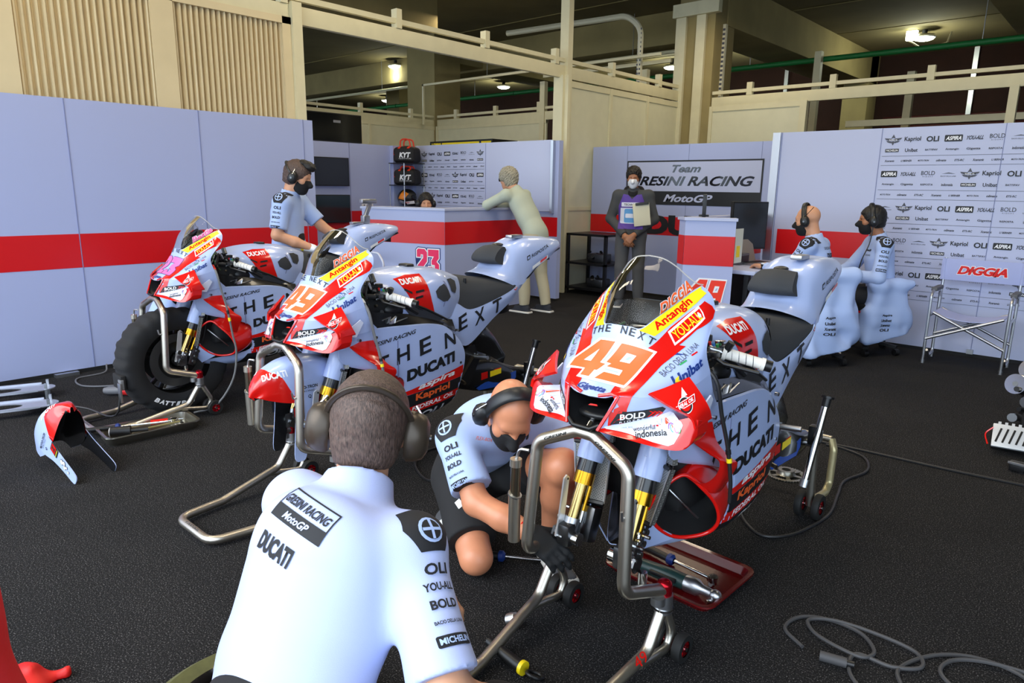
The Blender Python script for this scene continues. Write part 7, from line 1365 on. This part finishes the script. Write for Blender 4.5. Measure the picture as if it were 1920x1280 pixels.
# loose wheel at the bottom edge
t = thing('wheel', 'loose motorcycle wheel with yellow lettering on its rim, flat on the floor', 'wheel', (-1.52, .71, 0)); TYG = mat('tyre_dusty', '55552f', .85, var=.15, vscale=30); mb = MB(); mb.lathe([(.215, .02), (.255, .0), (.29, .03), (.30, .075), (.29, .125), (.255, .15), (.215, .135)], (0, 0, 0), (0, 0, 1), TYG, n=64); mb.build('tyre', t); MAG = MATS['magnesium_black']; mb = MB(); mb.lathe([(.217, .02), (.20, .03), (.19, .07), (.20, .12), (.217, .137)], (0, 0, 0), (0, 0, 1), MAG, n=48); mb.lathe([(.0, .13), (.05, .13), (.05, .03), (0, .03)], (0, 0, 0), (0, 0, 1), MAG, n=24)
for q in range(5):
    a = 2*PI*q/5; d = V3((math.cos(a), math.sin(a), 0)); e = V3((-math.sin(a), math.cos(a), 0))
    for s_ in (.3, -.3): mb.bar(d*.04+(0, 0, .09), unit(d+e*s_)*.20+(0, 0, .1), .03, .026, MAG, bev=.005)
mb.build('rim', t); mb = MB()
for q in range(5):
    a = 2*PI*q/5+.12; mb.flat([(-.04, -.008), (.02, -.012), (.045, .004), (0, .012)], YEL, (.125*math.cos(a), .125*math.sin(a), .118), (math.cos(a), math.sin(a), 0), (-math.sin(a), math.cos(a), 0))
for q in range(10): a = 2*PI*q/10; mb.cyl((.205*math.cos(a), .205*math.sin(a), .125), (.205*math.cos(a), .205*math.sin(a), .142), .010, (YEL, ALU)[q % 2], n=10)
mb.build('rim_decals', t)
# red cloth at the left edge
REDC = mat('red_fabric', 'd8140c', .55, bump=.2, bscale=150); S = SDF((-1.75, -.25, 0), (-1.10, .45, 1.0), .010); S.cap((-1.445, .075, .0), (-1.445, .095, .80), .145, .115, .04); S.ell((-1.42, .12, .40), (.15, .13, .22), .05); S.ripple(.012, 12, 5, dirs=(.6, .6, .25)); o = S.build('red_cover', REDC); tag(o, 'tall red fabric cover at the left edge of the view, nearest the camera', 'cover')
S = SDF((-2.5, .15, -.02), (-1.9, .75, .2), .006); S.ell((-2.245, .355, .01), (.10, .065, .045), 0); S.cap((-2.24, .40, .01), (-2.20, .46, .02), .03, .02, .03); S.ripple(.010, 50, 9); S.plane((0, 0, .002), (0, 0, -1)); o = S.build('red_cloth', REDC); tag(o, 'crumpled red cloth on the floor at the bottom left corner', 'cloth')
# small tool by the foreground man's arm
t = thing('air_gun', 'black air tool with a yellow band on the floor right of the foreground man', 'tool', (-1.20, 1.40, .03)); mb = MB(); mb.tube([(-.16, .02, 0), (-.02, 0, 0), (.0, 0, 0)], [.016, .02, .022], BLACK, n=14); mb.build('body', t); mb = MB(); mb.cyl((-.005, 0, 0), (.008, 0, 0), .0225, YEL, n=14); mb.build('band', t); mb = MB(); mb.torus((.05, 0, .0), (0, .5, 1), .026, .006, BLACK, n=24, k=8); mb.build('ring', t)
mb = MB(); mb.lathe([(.014, 0), (.022, .004), (.024, .02), (.022, .036), (.014, .04)], (0, 0, 0), (.8, .3, .4), ALU, n=20); tag(mb.build('hose_coupling', None, loc=(-1.40, 1.55, .022)), 'grey metal hose coupling on the floor by the foreground man\'s sleeve', 'coupling')
# black trolley parts at the right edge
t = thing('engine_assembly', 'black engine assembly with silver discs cut by the right edge', 'engine', (-.33, 5.1, 0)); rg = random.Random(4); mb = MB(); mb.box((.12, .28, .28), (.42, .40, .44), BLACK, bev=.06); mb.box((.15, .1, .1), (.4, .5, .2), BLKM, bev=.03)
for q in range(16): c = V3((rg.uniform(-.12, .2), rg.uniform(-.1, .12), rg.uniform(.06, .4))); mb.cyl(c, c+V3((rg.uniform(-.03, .0), -.05, .01)), rg.uniform(.012, .035), (BLACK, GREYM, BLACK)[q % 3], n=12)
mb.build('engine_block', t)
for c, r in (((-.10, .06, .31), .062), ((-.05, .12, .40), .060)): mb = MB(); mb.cyl(c, V3(c)+V3((-.02, -.045, .012)), r, CHROME, n=28); mb.cyl(V3(c)+V3((-.02, -.045, .012)), V3(c)+V3((-.021, -.048, .013)), r*.25, GREYM, n=16); mb.build('clutch_disc', t)
t = thing('control_unit', 'white slotted metal unit in front of the black engine assembly', 'device', (-.37, 4.70, .0)); AL = mat('unit_white', 'cfd2d6', .35, metal=.3); mb = MB(); Rm = np.array(Euler((.9, 0, .15)).to_matrix()); mb.box((0, 0, .10), (.22, .14, .02), AL, R=Rm, bev=.004)
for q in range(6): mb.box(V3((0, 0, .10))+Rm @ V3((-.08+.032*q, .0, .0105)), (.010, .09, .003), BLACK, R=Rm @ np.array(Euler((0, 0, -.25)).to_matrix())); mb.box(V3((0, 0, .10))+Rm @ V3((-.08+.032*q, .075, 0)), (.014, .02, .016), AL, R=Rm)
mb.build('face_plate', t); mb = MB(); mb.box((.0, .08, .07), (.24, .10, .14), BLACK, bev=.02); mb.build('case', t); mb = MB(); mb.tube(crom([(-.11, 0, .14), (-.14, -.02, .10), (-.12, -.05, .05)], 8), .004, FRED, n=6); mb.build('wire', t)
mb = MB(); mb.tube(fillet([(0, 0, .0), (0, 0, .02), (.3, .02, .02)], .01), .02, BLACK, n=10); mb.box((-.02, 0, .03), (.07, .05, .05), BLACK, bev=.01); mb.bar((-.06, -.02, .05), (.03, -.03, .05), .01, .01, ALU); tag(mb.build('trolley_caster_unit', None, loc=(-.30, 4.42, .0)), 'black trolley foot at the right edge, nearest the long cable', 'trolley foot')
